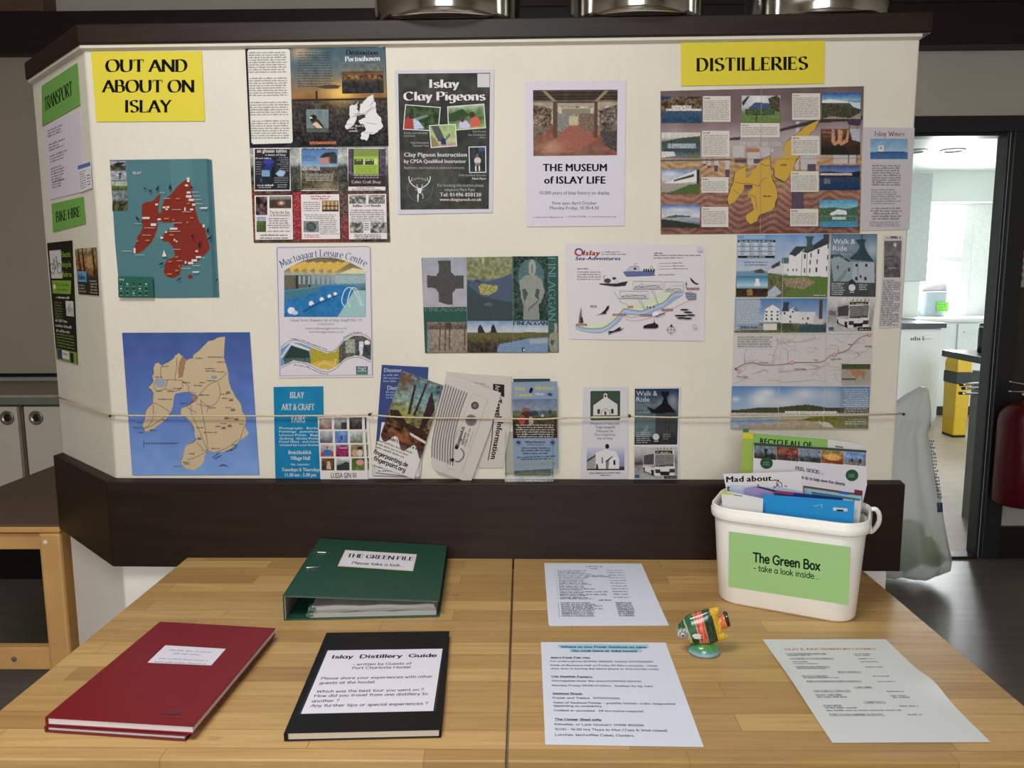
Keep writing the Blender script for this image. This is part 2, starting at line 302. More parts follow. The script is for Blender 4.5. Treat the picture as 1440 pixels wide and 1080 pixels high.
class Sheet:
    def __init__(s, plane=None, off=.001, gain=1.0, corners=None, size=None):
        s.pl = plane; s.off = off; s.gain = gain; s.v = []; s.f = []; s.c = []; s.n = 0; s.h = 0; s.vw = (0, 0, 1); s.cor = corners; s.size = size
    def V(s, x0, y0, sc): s.vw = (x0, y0, sc); return s
    def P(s, p, h):
        p = np.atleast_2d(np.asarray(p, float))
        if s.cor is not None:         # sheet's own millimetres, y down
            a, b, c, d = map(np.asarray, s.cor); u, v = (p[:, 0] / s.size[0])[:, None], (p[:, 1] / s.size[1])[:, None]
            n = np.cross(b - a, d - a); n /= np.linalg.norm(n)
            if n @ (EYE - a) < 0: n = -n
            return a * (1 - u) * (1 - v) + b * u * (1 - v) + c * u * v + d * (1 - u) * v + n * (s.off + h)
        x0, y0, sc = s.vw; return s.pl.hit(np.c_[p[:, 0] / sc + x0, p[:, 1] / sc + y0], s.off + h)
    def add(s, p, f, c, h):
        if len(p) == 0: return
        q = s.P(p, h); s.v.append(q); s.f += [tuple(i + s.n for i in t) for t in f]; s.n += len(q)
        c = np.asarray(c, float); c = np.broadcast_to(c, (len(q), 3)) if c.ndim == 1 else c
        c = c.mean(1, keepdims=True) * .1 + c * .9
        s.c.append(np.clip((s2l(np.clip(c, 0, 255)) - .008) * s.gain * .87, .003, .9))
    def base(s, p, c, t=.0006):
        n = len(p); s.add(p, [tuple(range(n))], c, t)
        a = s.n; s.add(p, [tuple(range(n))[::-1]], c, 0); s.f += [(a - n + i, a - n + (i + 1) % n, a + (i + 1) % n, a + i) for i in range(n)]
        s.h = t; return s
    def up(s): s.h += 8e-5; return s.h
    def poly(s, p, c): s.add(p, [tuple(range(len(p)))], c, s.up()); return s
    def rect(s, x0, y0, x1, y1, c): return s.poly([(x0, y0), (x1, y0), (x1, y1), (x0, y1)], c)
    def disc(s, x, y, r, c, ry=None, n=20):
        an = np.arange(n) * 2 * math.pi / n; return s.poly(np.c_[x + r * np.cos(an), y + (ry or r) * np.sin(an)], c)
    def line(s, p, wd, c, smooth=False):
        p = _smooth(p, 4) if smooth else np.asarray(p, float); v, f = ribbon(p, lambda d: wd); s.add(v, f, c, s.h + 4e-5); return s
    def put(s, pic, quad=None):
        ny, nx = pic.X.shape
        p = np.c_[pic.X.ravel(), pic.Y.ravel()]
        if quad is not None:
            x0, y0, x1, y1 = pic.q; u, v = ((p[:, 0] - x0) / (x1 - x0))[:, None], ((p[:, 1] - y0) / (y1 - y0))[:, None]; a, b, c, d = map(np.asarray, quad)
            p = a * (1 - u) * (1 - v) + b * u * (1 - v) + c * u * v + d * (1 - u) * v
        f = [(j * nx + i, j * nx + i + 1, (j + 1) * nx + i + 1, (j + 1) * nx + i) for j in range(ny - 1) for i in range(nx - 1)]
        s.add(p, f, pic.C.reshape(-1, 3), s.up()); return s
    def pic(s, x0, y0, x1, y1, step=None): return Pic(x0, y0, x1, y1, step or s.vw[2] * 1.15)
    def T(s, t, x0, x1, y, cap, c, font='sans', bold=False, y1=None, lean=0, track=0):
        v, f, wd = layout(t, font, bold, track)
        if len(v) == 0: return s
        lo, hi = v[:, 0].min(), v[:, 0].max(); k = cap if x1 is None else (x1 - x0) / (hi - lo)
        x = (v[:, 0] - lo) * k; dy = 0 if (y1 is None or x1 is None) else (y1 - y) / (x1 - x0)
        s.add(np.c_[x0 + x + v[:, 1] * cap * lean, y - v[:, 1] * cap + x * dy], f, c, s.h + 6e-5); return s
    def TC(s, t, cx, y, cap, c, font='sans', bold=False, sq=1, **k):   # centred
        v, f, wd = layout(t, font, bold); wd = np.ptp(v[:, 0]) * cap * sq; return s.T(t, cx - wd / 2, cx + wd / 2, y, cap, c, font, bold, **k)
    def TR(s, t, x, y, cap, c, rot, font='sans', bold=False, sq=1):     # any direction, degrees clockwise
        v, f, wd = layout(t, font, bold); a = math.radians(rot); X, Y = v[:, 0] * cap * sq, -v[:, 1] * cap
        s.add(np.c_[x + X * math.cos(a) - Y * math.sin(a), y + X * math.sin(a) + Y * math.cos(a)], f, c, s.h + 6e-5); return s
    def arc(s, t, cx, cy, r, a0, a1, cap, c, font='serif', bold=False):  # along a circle, degrees from the top
        tot = layout(t, font, bold)[2]; x = 0
        for ch in t:
            v, f, a = glyph(ch, font, bold)
            if len(v):
                th = math.radians(a0 + (a1 - a0) * (x + a / 2) / tot); X, Y = (v[:, 0] - a / 2) * math.radians(a1 - a0) * (r + cap * .4) / tot, v[:, 1] * cap
                rr = r + Y; s.add(np.c_[cx + rr * math.sin(th) + X * math.cos(th), cy - rr * math.cos(th) + X * math.sin(th)], f, c, s.h + 6e-5)
            x += a
        return s
    def L(s, x0, y0, x1, y1, h, c):   # one line of print too small to read
        n = math.hypot(x1 - x0, y1 - y0); d = np.array([(x1 - x0) / n, (y1 - y0) / n]); q = np.array([d[1], -d[0]]); p0 = np.array([x0, y0]); x = 0; V = []; Fc = []
        while x < n - h * .4:
            for _ in range(random.randint(2, 8)):
                if x > n - h * .4: break
                a = h * random.choice((.66, .66, .7, 1.0)); m = len(V)
                V += [p0 + d * x, p0 + d * (x + h * .42), p0 + d * (x + h * .42) + q * a, p0 + d * x + q * a]; Fc.append((m, m + 1, m + 2, m + 3)); x += h * .62
            x += h * .5
        if V: s.add(np.array(V), Fc, c, s.h + 6e-5)
        return s
    def LL(s, x0, y0, x1, n, dy, h, c, slope=0, rag=.12, align='l', dx=0):
        for i in range(n):
            wd = (x1 - x0) * (1 - random.random() * rag); a = x0 + dx * i + (0 if align == 'l' else (x1 - x0 - wd) / (2 if align == 'c' else 1))
            s.L(a, y0 + i * dy + slope * (a - x0), a + wd, y0 + i * dy + slope * (a + wd - x0), h, c)
        return s
    def done(s, name, label=None, cat=None, m=None, parent=None, group=None):
        return link(name, np.concatenate(s.v), s.f, m or PAPER, parent, label, cat, group, cols=np.concatenate(s.c))
# ================================================================== THE SETTING
cream = mat('cream_wall_paint', (214, 208, 194), .62, vary=.03, scale=7, bump=.5, bscale=55)
taupe = mat('taupe_paint', (172, 160, 146), .6, vary=.04, scale=5, bump=.15)
greyw = mat('grey_white_paint', (204, 200, 188), .6, vary=.03, scale=5, bump=.2)
white = mat('white_gloss_paint', (232, 234, 230), .35, vary=.02)
kwall = mat('kitchen_white_paint', (226, 231, 226), .5, vary=.03, scale=3)
darkw = mat('dark_stained_timber', (36, 23, 15), .46, vary=.3, scale=9, stretch=(.6, 9, 9), bump=.12, bscale=60, **{'Specular IOR Level': .3})
blackw = mat('black_brown_timber', (30, 20, 16), .5, vary=.3, scale=6, stretch=(1, 8, 8))
jambm = mat('charcoal_gloss_paint', (44, 46, 50), .3, vary=.08)
panelm = mat('dark_wood_panel', (62, 52, 46), .45, vary=.25, scale=8, stretch=(9, 9, .8))
floorm = mat('dark_floor_boards', (116, 107, 100), .29, vary=.2, scale=5, stretch=(1, 9, 1), bump=.12, **{'Specular IOR Level': 1.0})
kfloor = mat('beige_kitchen_vinyl', (176, 160, 138), .5, vary=.1, scale=14)
steel = mat('polished_steel', (205, 203, 198), .13, 1, vary=.02)
chrome = mat('chrome', (225, 226, 228), .1, 1, vary=.01)
blackp = mat('black_plastic', (18, 18, 20), .35, vary=.1)
S = dict(kind='structure')
YD = 3.637                                             # wall with the kitchen door
G().box(-3.2, 4.9, -2.6, YD, -.12, 0).obj('floor', floorm, **S)
G().box(1.2, 5.0, YD + .002, 8.4, -.12, .001).obj('floor_kitchen', kfloor, **S)
G().box(-3.2, 3.6, -2.6, 3.75, 2.76, 2.86).obj('ceiling', mat('ceiling_paint', (205, 196, 176), .7, vary=.03), **S)
g = G(); g.box(-3.2, 1.42, YD, YD + .06, 0, 2.76); g.box(1.42, 2.252, YD, YD + .06, 2.036, 2.76); g.box(2.252, 3.6, YD, YD + .06, 0, 2.76); g.obj('wall_back', greyw, **S)
G().box(-3.32, -3.2, -2.6, 3.75, 0, 2.76).obj('wall_left', taupe, **S)
G().box(3.6, 3.72, -2.6, 3.637, 0, 2.76).obj('wall_right', cream, **S)
g = G(); g.box(-3.2, -1.0, -2.72, -2.6, 0, 2.76); g.box(.6, 3.6, -2.72, -2.6, 0, 2.76); g.box(-1.0, .6, -2.72, -2.6, 0, 1.1); g.box(-1.0, .6, -2.72, -2.6, 2.55, 2.76); g.obj('wall_rear', cream, **S)
# notice partition: front face, canted left face
cA = wp(-.926, 0)[:2]; cB = wp(.817, 0)[:2]; cC = np.array([-1.2085, 1.931])
n1 = WALL.n[:2]; d2 = (cC - cA) / np.linalg.norm(cC - cA); n2 = np.array([-d2[1], d2[0]]); n2 = n2 if n2[1] < 0 else -n2
def outline(o, ext=0.0):
    e = np.array([math.cos(WYAW), -math.sin(WYAW)])
    return [tuple(cB + n1 * o + e * ext), tuple(cA + o * (n1 + n2) / (1 + n1 @ n2)), tuple(cC + n2 * o)]
BACK = [(-1.2085, 2.45), (.817, 2.45)]
CANT = Plane((cA[0], cA[1], 1), (n2[0], n2[1], 0))
ZT, ZR = 1.8535, .9165
G().prism((outline(0) + BACK)[::-1], .7195, ZT).obj('wall_partition', cream, bevel=.004, **S)
G().prism((outline(.0005) + BACK)[::-1], 0, .719).obj('wall_partition_base', mat('lightened_base_paint', (240, 236, 228), .5, vary=.02, bump=.4, bscale=55), bevel=.004, **S)  # wall colour lightened below the rail, standing in for low window light
o2 = outline(.014, .018)
p = o2 + [(-1.235, 1.945), (-1.235, 2.47), (.84, 2.47)]
G().prism([o2[0], o2[1], o2[2], (-1.23, 2.47), (.838, 2.47)][::-1], ZT + .0005, 1.894).obj('trim_1', darkw, bevel=.003, **S)
g = G(); a, b = outline(.024, .017), outline(.0005, .017)
for i in (0, 1): g.hexa([(*a[i], .716), (*a[i + 1], .716), (*b[i + 1], .716), (*b[i], .716)], [(*a[i], ZR - .003), (*a[i + 1], ZR - .003), (*b[i + 1], ZR + .002), (*b[i], ZR + .002)])
g.obj('trim_2', darkw, bevel=.002, **S)
g = G(); a, b = outline(.009, -.0005), outline(.0005, -.0005)
for i in (0, 1): g.hexa([(*a[i], ZT - .006), (*a[i + 1], ZT - .006), (*b[i + 1], ZT - .010), (*b[i], ZT - .010)], [(*a[i], ZT), (*a[i + 1], ZT), (*b[i + 1], ZT), (*b[i], ZT)])
g.obj('trim_8', cream, **S)
# dark beams under the ceiling
G().box(-3.2, 3.6, 3.54, YD - .001, 2.393, 2.572).obj('trim_3', blackw, bevel=.004, **S)
G().box(-3.2, -2.135, 3.54, YD - .001, 2.5725, 2.758).obj('trim_4', mat('brown_beam', (104, 80, 62), .5, vary=.2, stretch=(1, 8, 8)), **S)
G().box(-.32, 3.6, 3.54, YD - .001, 2.5725, 2.758).obj('trim_9', blackw, **S)
# kitchen door frame
g = G(); yf = YD - .03
g.box(1.34, 2.34, yf, YD - .0005, 2.034, 2.104); g.box(2.254, 2.338, yf, YD - .0005, 0, 2.034); g.box(1.34, 1.42, yf, YD - .0005, 0, 2.034)
g.box(2.238, 2.2535, YD - .0004, YD + .075, 0, 2.034); g.box(1.42, 1.436, YD - .0004, YD + .075, 0, 2.034); g.box(1.436, 2.238, YD - .0004, YD + .075, 2.02, 2.0355)
g.obj('door_1', jambm, bevel=.003, **S)
G().box(1.436, 2.238, YD - .03, YD + .06, .0015, .012).obj('trim_5', mat('dark_threshold_strip', (46, 42, 40), .4), bevel=.003, **S)
g = G(); g.box(2.3385, 2.56, YD - .02, YD - .0005, .35, 2.4); g.obj('trim_6', panelm, **S)
G().box(2.3385, 3.6, YD - .025, YD - .0005, 0, .16).obj('baseboard_back', blackw, **S)
# kitchen shell
YK = 8.0
wx0, wx1 = ony(1296, 360, YK)[0], ony(1410, 360, YK)[0] + .05; wz0, wz1 = ony(1340, 446, YK)[2], ony(1340, 284, YK)[2]
g = G(); g.box(1.2, wx0, YK, YK + .32, 0, 2.6); g.box(wx1, 5.6, YK, YK + .32, 0, 2.6); g.box(wx0, wx1, YK, YK + .32, 0, wz0); g.box(wx0, wx1, YK, YK + .32, wz1, 2.6); g.obj('wall_kitchen_back', kwall, **S)
G().box(5.5, 5.6, 3.78, YK, 0, 2.6).obj('wall_kitchen_right', kwall, **S)
G().box(1.2, 1.3, 3.78, YK, 0, 2.6).obj('wall_kitchen_left', kwall, **S)
zc = ony(1380, 240, YK)[2]
g = G(); g.box(1.3, 5.5, 3.78, YK, zc, zc + .1); g.obj('ceiling_kitchen', mat('kitchen_ceiling_boards', (222, 230, 222), .5, vary=.04, scale=2.5, stretch=(1, 9, 1)), **S)
# sash window
yw = YK + .2
fx1 = ony(1366, 360, yw)[0]; fz0, fz1 = wz0, ony(1360, 291, yw)[2]; zm = ony(1330, 365, yw)[2]
wf = mat('window_frame_paint', (226, 228, 224), .4)
g = G(); g.box(wx0, fx1, yw, yw + .06, fz1 - .06, wz1); g.box(wx0, fx1, yw, yw + .06, fz0, fz0 + .07); g.box(fx1 - .1, fx1, yw - .0005, yw + .06, fz0, wz1); g.box(wx0, wx0 + .08, yw - .0005, yw + .06, fz0, wz1)
g.box(wx0 + .05, fx1 - .08, yw - .02, yw + .05, zm - .03, zm + .03); g.box(fx1, wx1, yw, yw + .06, fz0, wz1)
W1 = g.obj('window_1', wf, bevel=.004, **S)
m, nt, b = _nt('window_glass'); tr = nt.nodes.new('ShaderNodeBsdfTransparent'); gl = nt.nodes.new('ShaderNodeBsdfGlossy'); gl.inputs['Roughness'].default_value = .02; mx = nt.nodes.new('ShaderNodeMixShader'); mx.inputs[0].default_value = .07
nt.links.new(tr.outputs[0], mx.inputs[1]); nt.links.new(gl.outputs[0], mx.inputs[2]); nt.links.new(mx.outputs[0], nt.nodes['Material Output'].inputs[0])
G().box(wx0 + .08, fx1 - .1, yw + .03, yw + .034, fz0 + .07, fz1 - .06).obj('window_pane', m, W1)
G().box(wx0 + .001, wx1 - .001, YK - .05, yw - .021, wz0 - .035, wz0 + .004).obj('trim_7', wf, bevel=.006, **S)

# ================================================================== LEFT: counter, cabinets, bench
t = thing('serving_hatch_shutter', (-2.3, YD - .03, .918), 'taupe roller shutter closed down over the grey counter at far left', 'shutter')
G().box(-3.1, -1.3, YD - .035, YD - .002, .935, 2.42).obj('shutter_panel', taupe, t)
G().box(-3.1, -1.3, YD - .04, YD - .002, .918, .9345).obj('gap_shade_strip', blackp, t, label='black strip for the shaded gap')  # black strip stands in for the shade in the gap under the shutter
t = thing('worktop', (-2.3, 3.36, .86), 'long grey worktop with pale front edge above the white cabinets at left', 'worktop')
G().box(-3.19, -1.3, 3.1, 3.59, .862, .9).obj('top', mat('grey_laminate', (150, 140, 128), .4), t)
G().box(-3.19, -1.3, 3.09, 3.0995, .892, .902).obj('metal_edge', mat('brushed_edge', (200, 192, 176), .35, .6), t)
G().box(-3.19, -1.3, 3.092, 3.0995, .862, .8915).obj('edge_band', mat('green_grey_edge', (112, 118, 108), .4), t)
cabm = mat('cabinet_white', (206, 198, 186), .4, vary=.02)
for k, (x0, x1, lb) in enumerate(((-2.62, -2.128, 'white base cabinet under the counter, left one with round recessed handle'), (-2.098, -1.6, 'white base cabinet under the counter, right one half hidden by the partition'))):
    t = thing('base_cabinet', ((x0 + x1) / 2, 3.36, 0), lb, 'cabinet', 'cabinets under the serving counter')
    G().box(x0 - .012, x1 + .012, 3.13, 3.59, .25, .8615).obj('body', mat('cabinet_carcass', (96, 88, 78), .5), t)
    G().box(x0, x1, 3.34, 3.55, 0, .2495).obj('plinth', blackp, t)
    d = G().box(x0, x1, 3.108, 3.129, .255, .85).obj('door', cabm, t, bevel=.002)
    hx = (-2.17, -2.047)[k]; hz = .803
    g = G(); R = [(.030, 0), (.030, .004), (.026, .006), (.019, .004), (.016, .0005)]
    an = np.arange(28) * 2 * math.pi / 28
    g.loft([np.c_[hx + r * np.cos(an), np.full(28, 3.1078 - y), hz + r * np.sin(an)] for r, y in R]); g.obj('handle', mat('satin_handle', (150, 142, 130), .3, .7), d, smooth=True, label='round recessed handle')
    g = G(); g.loft([np.c_[hx + r * np.cos(an), np.full(28, 3.107 - y), hz + r * np.sin(an)] for r, y in ((.015, .0005), (.013, .0015), (.002, .0015))]); g.obj('handle_recess', blackp, d, label='dark recess of handle')
birch = mat('birch_frame', (206, 160, 100), .42, vary=.12, scale=7, stretch=(1, 1, 1), bump=.05)
bx1, by0, bz = -1.240, 1.937, .72; bx0, by1 = bx1 - .425, 2.78
t = thing('bench', ((bx0 + bx1) / 2, by0 + .4, 0), 'birch bench with brown top standing left of the notice partition', 'bench')
G().box(bx0, bx1, by0, by1, bz - .006, bz).obj('top', mat('brown_laminate', (96, 78, 64), .5, vary=.05), t)
G().box(bx0, bx1, by0, by1, bz - .024, bz - .0065).obj('top_edge', birch, t, bevel=.004)
for sx, sy in ((0, 0), (1, 0), (0, 1), (1, 1)):
    x0 = bx1 - .062 if sx else bx0 + .002; y0 = by1 - .062 if sy else by0 + .002
    l = G().box(x0, x0 + .06, y0, y0 + .06, 0, bz - .0245).obj('leg', birch, t, bevel=.008)
    if not sy:
        g = G(); an = np.arange(16) * 2 * math.pi / 16; g.loft([np.c_[x0 + .02 + r * np.cos(an), np.full(16, y0 - dy), bz - .05 + r * np.sin(an)] for r, dy in ((.006, -.001), (.006, .002), (.002, .003))]); g.obj('dowel', mat('white_plastic_dowel', (226, 218, 200), .5), l, label='white dowel cap')
for z0, z1, nm in ((bz - .075, bz - .03, 'rail'), (.30, .365, 'stretcher')):
    for y in (by0 + .014, by1 - .05):
        r_ = G().box(bx0 + .0625, bx1 - .0625, y, y + .028, z0, z1).obj(nm, birch, t, bevel=.003)
        if nm == 'stretcher' and y < 2.2:
            g = G(); an = np.arange(12) * 2 * math.pi / 12; g.loft([np.c_[-1.405 + r * np.cos(an), np.full(12, y - dy), .332 + r * np.sin(an)] for r, dy in ((.008, -.001), (.008, .002), (.003, .003))]); g.obj('bolt', chrome, r_)
for x in (bx0 + .014, bx1 - .042): G().box(x, x + .028, by0 + .0625, by1 - .0625, bz - .075, bz - .03).obj('side_rail', birch, t, bevel=.003)

# ================================================================== STEEL POTS on the shelf
def pot(x0, x1, over, lb, zt=.24):
    r = (x1 - x0) / 2; cx = (x0 + x1) / 2; yfront = WALL.hit([(720, 50)])[0][1] - .022 - (cx * math.sin(WYAW)); cy = yfront - over + r; z = 1.8945
    t = thing('stock_pot', (cx, cy, z), lb, 'pot', 'steel pots along the shelf')
    G().lathe([(r * .3, 0), (r * .93, 0), (r * .975, .004), (r * .99, .012), (r, .03), (r, zt - .01), (r * 1.03, zt - .006), (r * 1.03, zt), (r * .98, zt)], (cx, cy, z), 96).obj('body', steel, t, smooth=True)
    for s in (-1, 1):
        an = np.linspace(-.5, .5, 12); pts = [(cx + s * (r + .002 + .045 * math.cos(a * math.pi)), cy + .11 * a * 1.6, z + zt * .7) for a in an]
        G().tube(pts, .006).obj('handle', steel, t, smooth=True)
pot(-.3215, -.003, .036, 'large polished steel pot, leftmost of three on the dark shelf')
pot(.1034, .3906, .026, 'polished steel pot, middle of three on the dark shelf')
pot(.4987, .7994, -.004, 'polished steel pot, rightmost of three on the dark shelf')

# ================================================================== STRING and its nails
def strp(px, off=.010): return WALL.hit([px], off)[0]
pts = [CANT.hit([q], .006)[0] for q in ((83, 557.5), (110, 566), (136, 574.5))] + [strp((161, 582), .012)] + \
      [strp(q, .013) for q in ((185, 583), (300, 583.5), (400, 583.5), (470, 583), (522, 582), (560, 585), (620, 586.5), (700, 587), (760, 588), (800, 586), (860, 585.5), (884, 584), (940, 585.5), (1040, 585), (1120, 583.5), (1200, 582.2), (1263, 580.5))]
twine = mat('pale_twine', (196, 182, 152), .8, vary=.2, scale=300)
tag(G().tube(np.array(pts), .0019, 6).obj('string', twine, smooth=True), 'thin pale string stretched across the notice wall in front of leaflets', 'string')
nail = mat('dark_nail', (60, 50, 42), .4, .6)
for (u, v), lb in (((161, 583), 'small nail holding the string at the left wall corner'), ((522, 581), 'small nail holding the string above the leaflet of twelve photos'), ((884, 583), 'small nail holding the string between two white leaflets'), ((1265, 580.5), 'small nail holding the string at the right wall edge')):
    a, b = WALL.hit([(u, v)], .0005)[0], WALL.hit([(u, v)], .0175)[0]
    tag(G().tube(np.array([a, b, b + (b - a) * .02, b + (b - a) * .1]), [.0014, .0014, .0034, .003], 10).obj('nail', nail, smooth=True), lb, 'nail', 'nails holding the string')
# ================================================================== NOTICES ON THE PARTITION
K = (22, 20, 22); W_ = (226, 222, 226); PAP = (224, 220, 224)
ISLAY = [(372, 300), (357, 322), (337, 345), (318, 358), (300, 362), (268, 368), (246, 382), (246, 430), (250, 465), (240, 500), (252, 520), (240, 570), (215, 600), (205, 650), (186, 690), (205, 716), (232, 716), (262, 692), (300, 655), (330, 610), (350, 560), (356, 520), (352, 498), (405, 505), (468, 505), (470, 540), (440, 552), (405, 580), (378, 618), (390, 634), (430, 640), (458, 668), (470, 706), (468, 742), (430, 758), (405, 795), (396, 850), (420, 880), (470, 888), (505, 868), (518, 828), (522, 795), (560, 800), (600, 790), (640, 765), (690, 720), (716, 690), (705, 640), (690, 590), (680, 540), (640, 500), (620, 430), (612, 370), (590, 300), (578, 200), (560, 208), (520, 232), (480, 270), (440, 318), (400, 345), (386, 390), (384, 435), (360, 440), (362, 400), (370, 340)]
def islay(x0, y0, x1, y1, pts=ISLAY):    # the island outline fitted to a box
    a = np.array(pts, float); lo, hi = a.min(0), a.max(0); return (a - lo) / (hi - lo) * (x1 - x0, y1 - y0) + (x0, y0)
CRAG = lambda p, amp=3, k=3: np.array([q for i in range(len(p)) for q in [np.asarray(p[i]) * (1 - t) + np.asarray(p[(i + 1) % len(p)]) * t + (NR.randn(2) * amp if t else 0) for t in np.arange(k) / k]])

# --- yellow heading signs
s = Sheet(WALL, .0012).V(0, 0, 4); s.base([(513, 292), (1137, 290), (1155, 682), (544, 686)], (236, 218, 66))
for t, a, b, y in (('OUT AND', 594, 1057, 404), ('ABOUT ON', 573, 1097, 519), ('ISLAY', 705, 970, 632)): s.T(t, a, b, y, 66, K, 'serif', True)
s.done('heading_sign', 'yellow sign headed OUT AND ABOUT ON ISLAY at the upper left of the wall', 'sign', LAM)
s = Sheet(WALL, .0012).V(900, 0, 3.6); s.base([(205, 212), (936, 200), (930, 424), (208, 436)], (234, 216, 62))
s.T('DISTILLERIES', 284, 850, 361, 63, K, 'serif', True, y1=352)
s.done('heading_sign', 'yellow sign headed DISTILLERIES at the upper right of the wall', 'sign', LAM)

# --- canted face: green signs, timetable, bike notices
def canted(name, x0, y0, sc, q, Wd, Hd, col, off=.001, gain=1.08):
    c = [CANT.hit([(a / sc + x0, b / sc + y0)])[0] for a, b in q]
    s = Sheet(off=off, corners=c, size=(Wd, Hd), gain=gain); s.base([(0, 0), (Wd, 0), (Wd, Hd), (0, Hd)], col); return s
s = canted('a', 40, 80, 4.5, ((88, 185), (313, 38), (331, 305), (92, 440)), 290, 190, (118, 176, 84)); s.T('TRANSPORT', 22, 244, 125, 60, (24, 40, 20), 'serif', True); s.line([(8, 0), (8, 190)], 1.5, (92, 146, 66)); s.line([(228, 0), (228, 190)], 1.5, (92, 146, 66))
s.done('heading_sign', 'green sign headed TRANSPORT at the top of the angled left face', 'sign', LAM)
s = canted('a', 40, 80, 4.5, ((100, 445), (335, 335), (360, 850), (140, 905)), 210, 297, (200, 192, 204), .0008, 1.3)
for y, n in ((26, 3), (82, 3), (128, 3), (178, 6), (232, 3)): s.LL(22, y, 130, n, 11, 7, (70, 64, 76), rag=.5)
s.done('timetable_sheet', 'white typed timetable sheet below the green TRANSPORT sign', 'notice')
s = canted('a', 40, 80, 4.5, ((320, 690), (400, 665), (410, 830), (332, 860)), 80, 120, (206, 202, 208), .0022, 1.3); s.rect(0, 0, 80, 18, (84, 106, 170)); s.LL(8, 34, 50, 8, 10.5, 6, (96, 92, 100)); s.LL(55, 60, 76, 4, 14, 8, (60, 60, 70))
s.done('timetable_leaflet', 'small white timetable with blue header overlapping the typed timetable sheet', 'leaflet')
s = canted('a', 40, 80, 4.5, ((150, 930), (352, 884), (368, 1055), (160, 1110)), 290, 180, (118, 176, 84)); s.T('BIKE HIRE', 36, 252, 122, 62, (24, 40, 20), 'serif', True)
s.done('heading_sign', 'green sign headed BIKE HIRE on the angled left face', 'sign', LAM)
def bike(s, x, y, k, c=K):
    for dx in (0, 62):
        an = np.linspace(0, 2 * math.pi, 22); s.line(np.c_[x + (dx + 20 * np.cos(an)) * k, y + 26 * k * np.sin(an)], 4 * k, c)
    for p in (((0, 0), (18, -40), (44, -40), (30, 2), (0, 0)), ((18, -40), (30, 2)), ((44, -40), (62, 0)), ((40, -58), (46, -36)), ((32, -60), (48, -60)), ((14, -50), (26, -50)), ((18, -40), (20, -50))): s.line([(x + a * k, y + b * k) for a, b in p], 4 * k, c)
s = canted('b', 60, 320, 5.4, ((38, 118), (228, 97), (270, 1040), (112, 1000)), 200, 600, (40, 38, 34), .001, 1.15)
s.rect(14, 40, 110, 180, (206, 202, 200)); bike(s, 30, 130, .95)
for i, t in enumerate(('Electric', 'bicycle', 'hire')): s.T(t, 114, 186, 76 + i * 48, 26, (136, 186, 60), bold=True)
s.poly([(16, 190), (180, 190), (170, 256), (16, 256)], (128, 168, 56)); s.disc(36, 222, 12, (214, 226, 190)); s.T('Port Charlotte', 54, 160, 218, 16, (50, 80, 30)); s.L(60, 240, 150, 240, 9, (60, 90, 40))
s.T('www.', 40, 60, 280, 10, (210, 206, 200)); s.L(64, 280, 160, 280, 12, (210, 206, 200)); s.LL(24, 306, 96, 7, 14, 9, (110, 128, 70)); s.rect(124, 290, 190, 364, (206, 202, 200)); bike(s, 137, 342, .6)
s.LL(20, 400, 170, 3, 26, 14, (186, 182, 176), rag=.2); s.LL(18, 468, 190, 5, 15, 9, (122, 150, 66), rag=.05); s.rect(0, 540, 200, 600, (126, 150, 66)); s.rect(16, 542, 62, 592, (60, 66, 86)); s.rect(62, 544, 128, 586, (210, 208, 206)); s.L(70, 566, 118, 566, 12, (90, 120, 60)); s.rect(140, 548, 168, 596, (34, 34, 32))
s.done('bike_poster', 'tall black electric bicycle poster with a white bicycle drawing', 'poster', GLOSS)
s = canted('b', 60, 320, 5.4, ((250, 162), (412, 150), (432, 517), (278, 505)), 150, 210, (70, 58, 46), .001, 1.15); p = s.pic(0, 0, 150, 210, 4)
p.grad((0, (150, 140, 110)), (50, (150, 104, 58)), (120, (110, 66, 40)), (128, (58, 50, 44)), (210, (50, 46, 42))).noise(55, 9, 3, y1=120); p.glow(100, 70, 30, 40, (206, 180, 130), .6)
for x in (20, 50, 120): p.poly([(x, 0), (x + 8, 0), (x + 18, 120), (x + 4, 120)], (64, 46, 34))
s.put(p); s.rect(4, 104, 70, 152, (92, 154, 196)); s.T('bike', 12, 62, 142, 26, (28, 54, 80), bold=True); s.LL(6, 172, 60, 3, 14, 9, (150, 160, 110)); s.LL(90, 150, 142, 5, 13, 8, (176, 170, 160), align='r')
s.done('woodland_leaflet', 'small autumn woodland leaflet with a blue square beside the black bike poster', 'leaflet', GLOSS)

# --- teal map with red island
s = Sheet(WALL, .001, .98).V(150, 210, 4.912); s.base([(24, 74), (700, 66), (728, 74), (780, 1022), (440, 1026), (95, 1024), (60, 640)], (82, 128, 136))
s.poly([(690, 70), (716, 74), (768, 1020), (738, 1020)], (66, 110, 126)); s.poly([(440, 70), (590, 68), (610, 300), (450, 300)], (88, 134, 142))
for i, (c, c2) in enumerate((((150, 150, 156), (84, 74, 60)), ((176, 178, 190), (150, 152, 160)), ((170, 176, 160), (92, 112, 60)), ((120, 128, 134), (70, 72, 50)))):
    y = 82 + i * 70 if i < 3 else 290; h = 62 if i < 3 else 136; x0 = 28 + i * 5
    p = s.pic(x0, y, x0 + 106, y + h, 6); p.grad((y, c), (y + h * .45, c), (y + h * .5, c2), (y + h, c2)).noise(40, 12, i)
    if i == 0: p.poly([(45, 106), (80, 92), (132, 92), (120, 104), (90, 112), (60, 112)], (40, 40, 40))
    if i == 1: p.poly([(80, 168), (112, 162), (100, 178), (98, 206), (90, 206), (92, 180)], (30, 34, 34))
    s.put(p)
s.T('ISLAY', 184, 244, 172, 17, W_, bold=True)
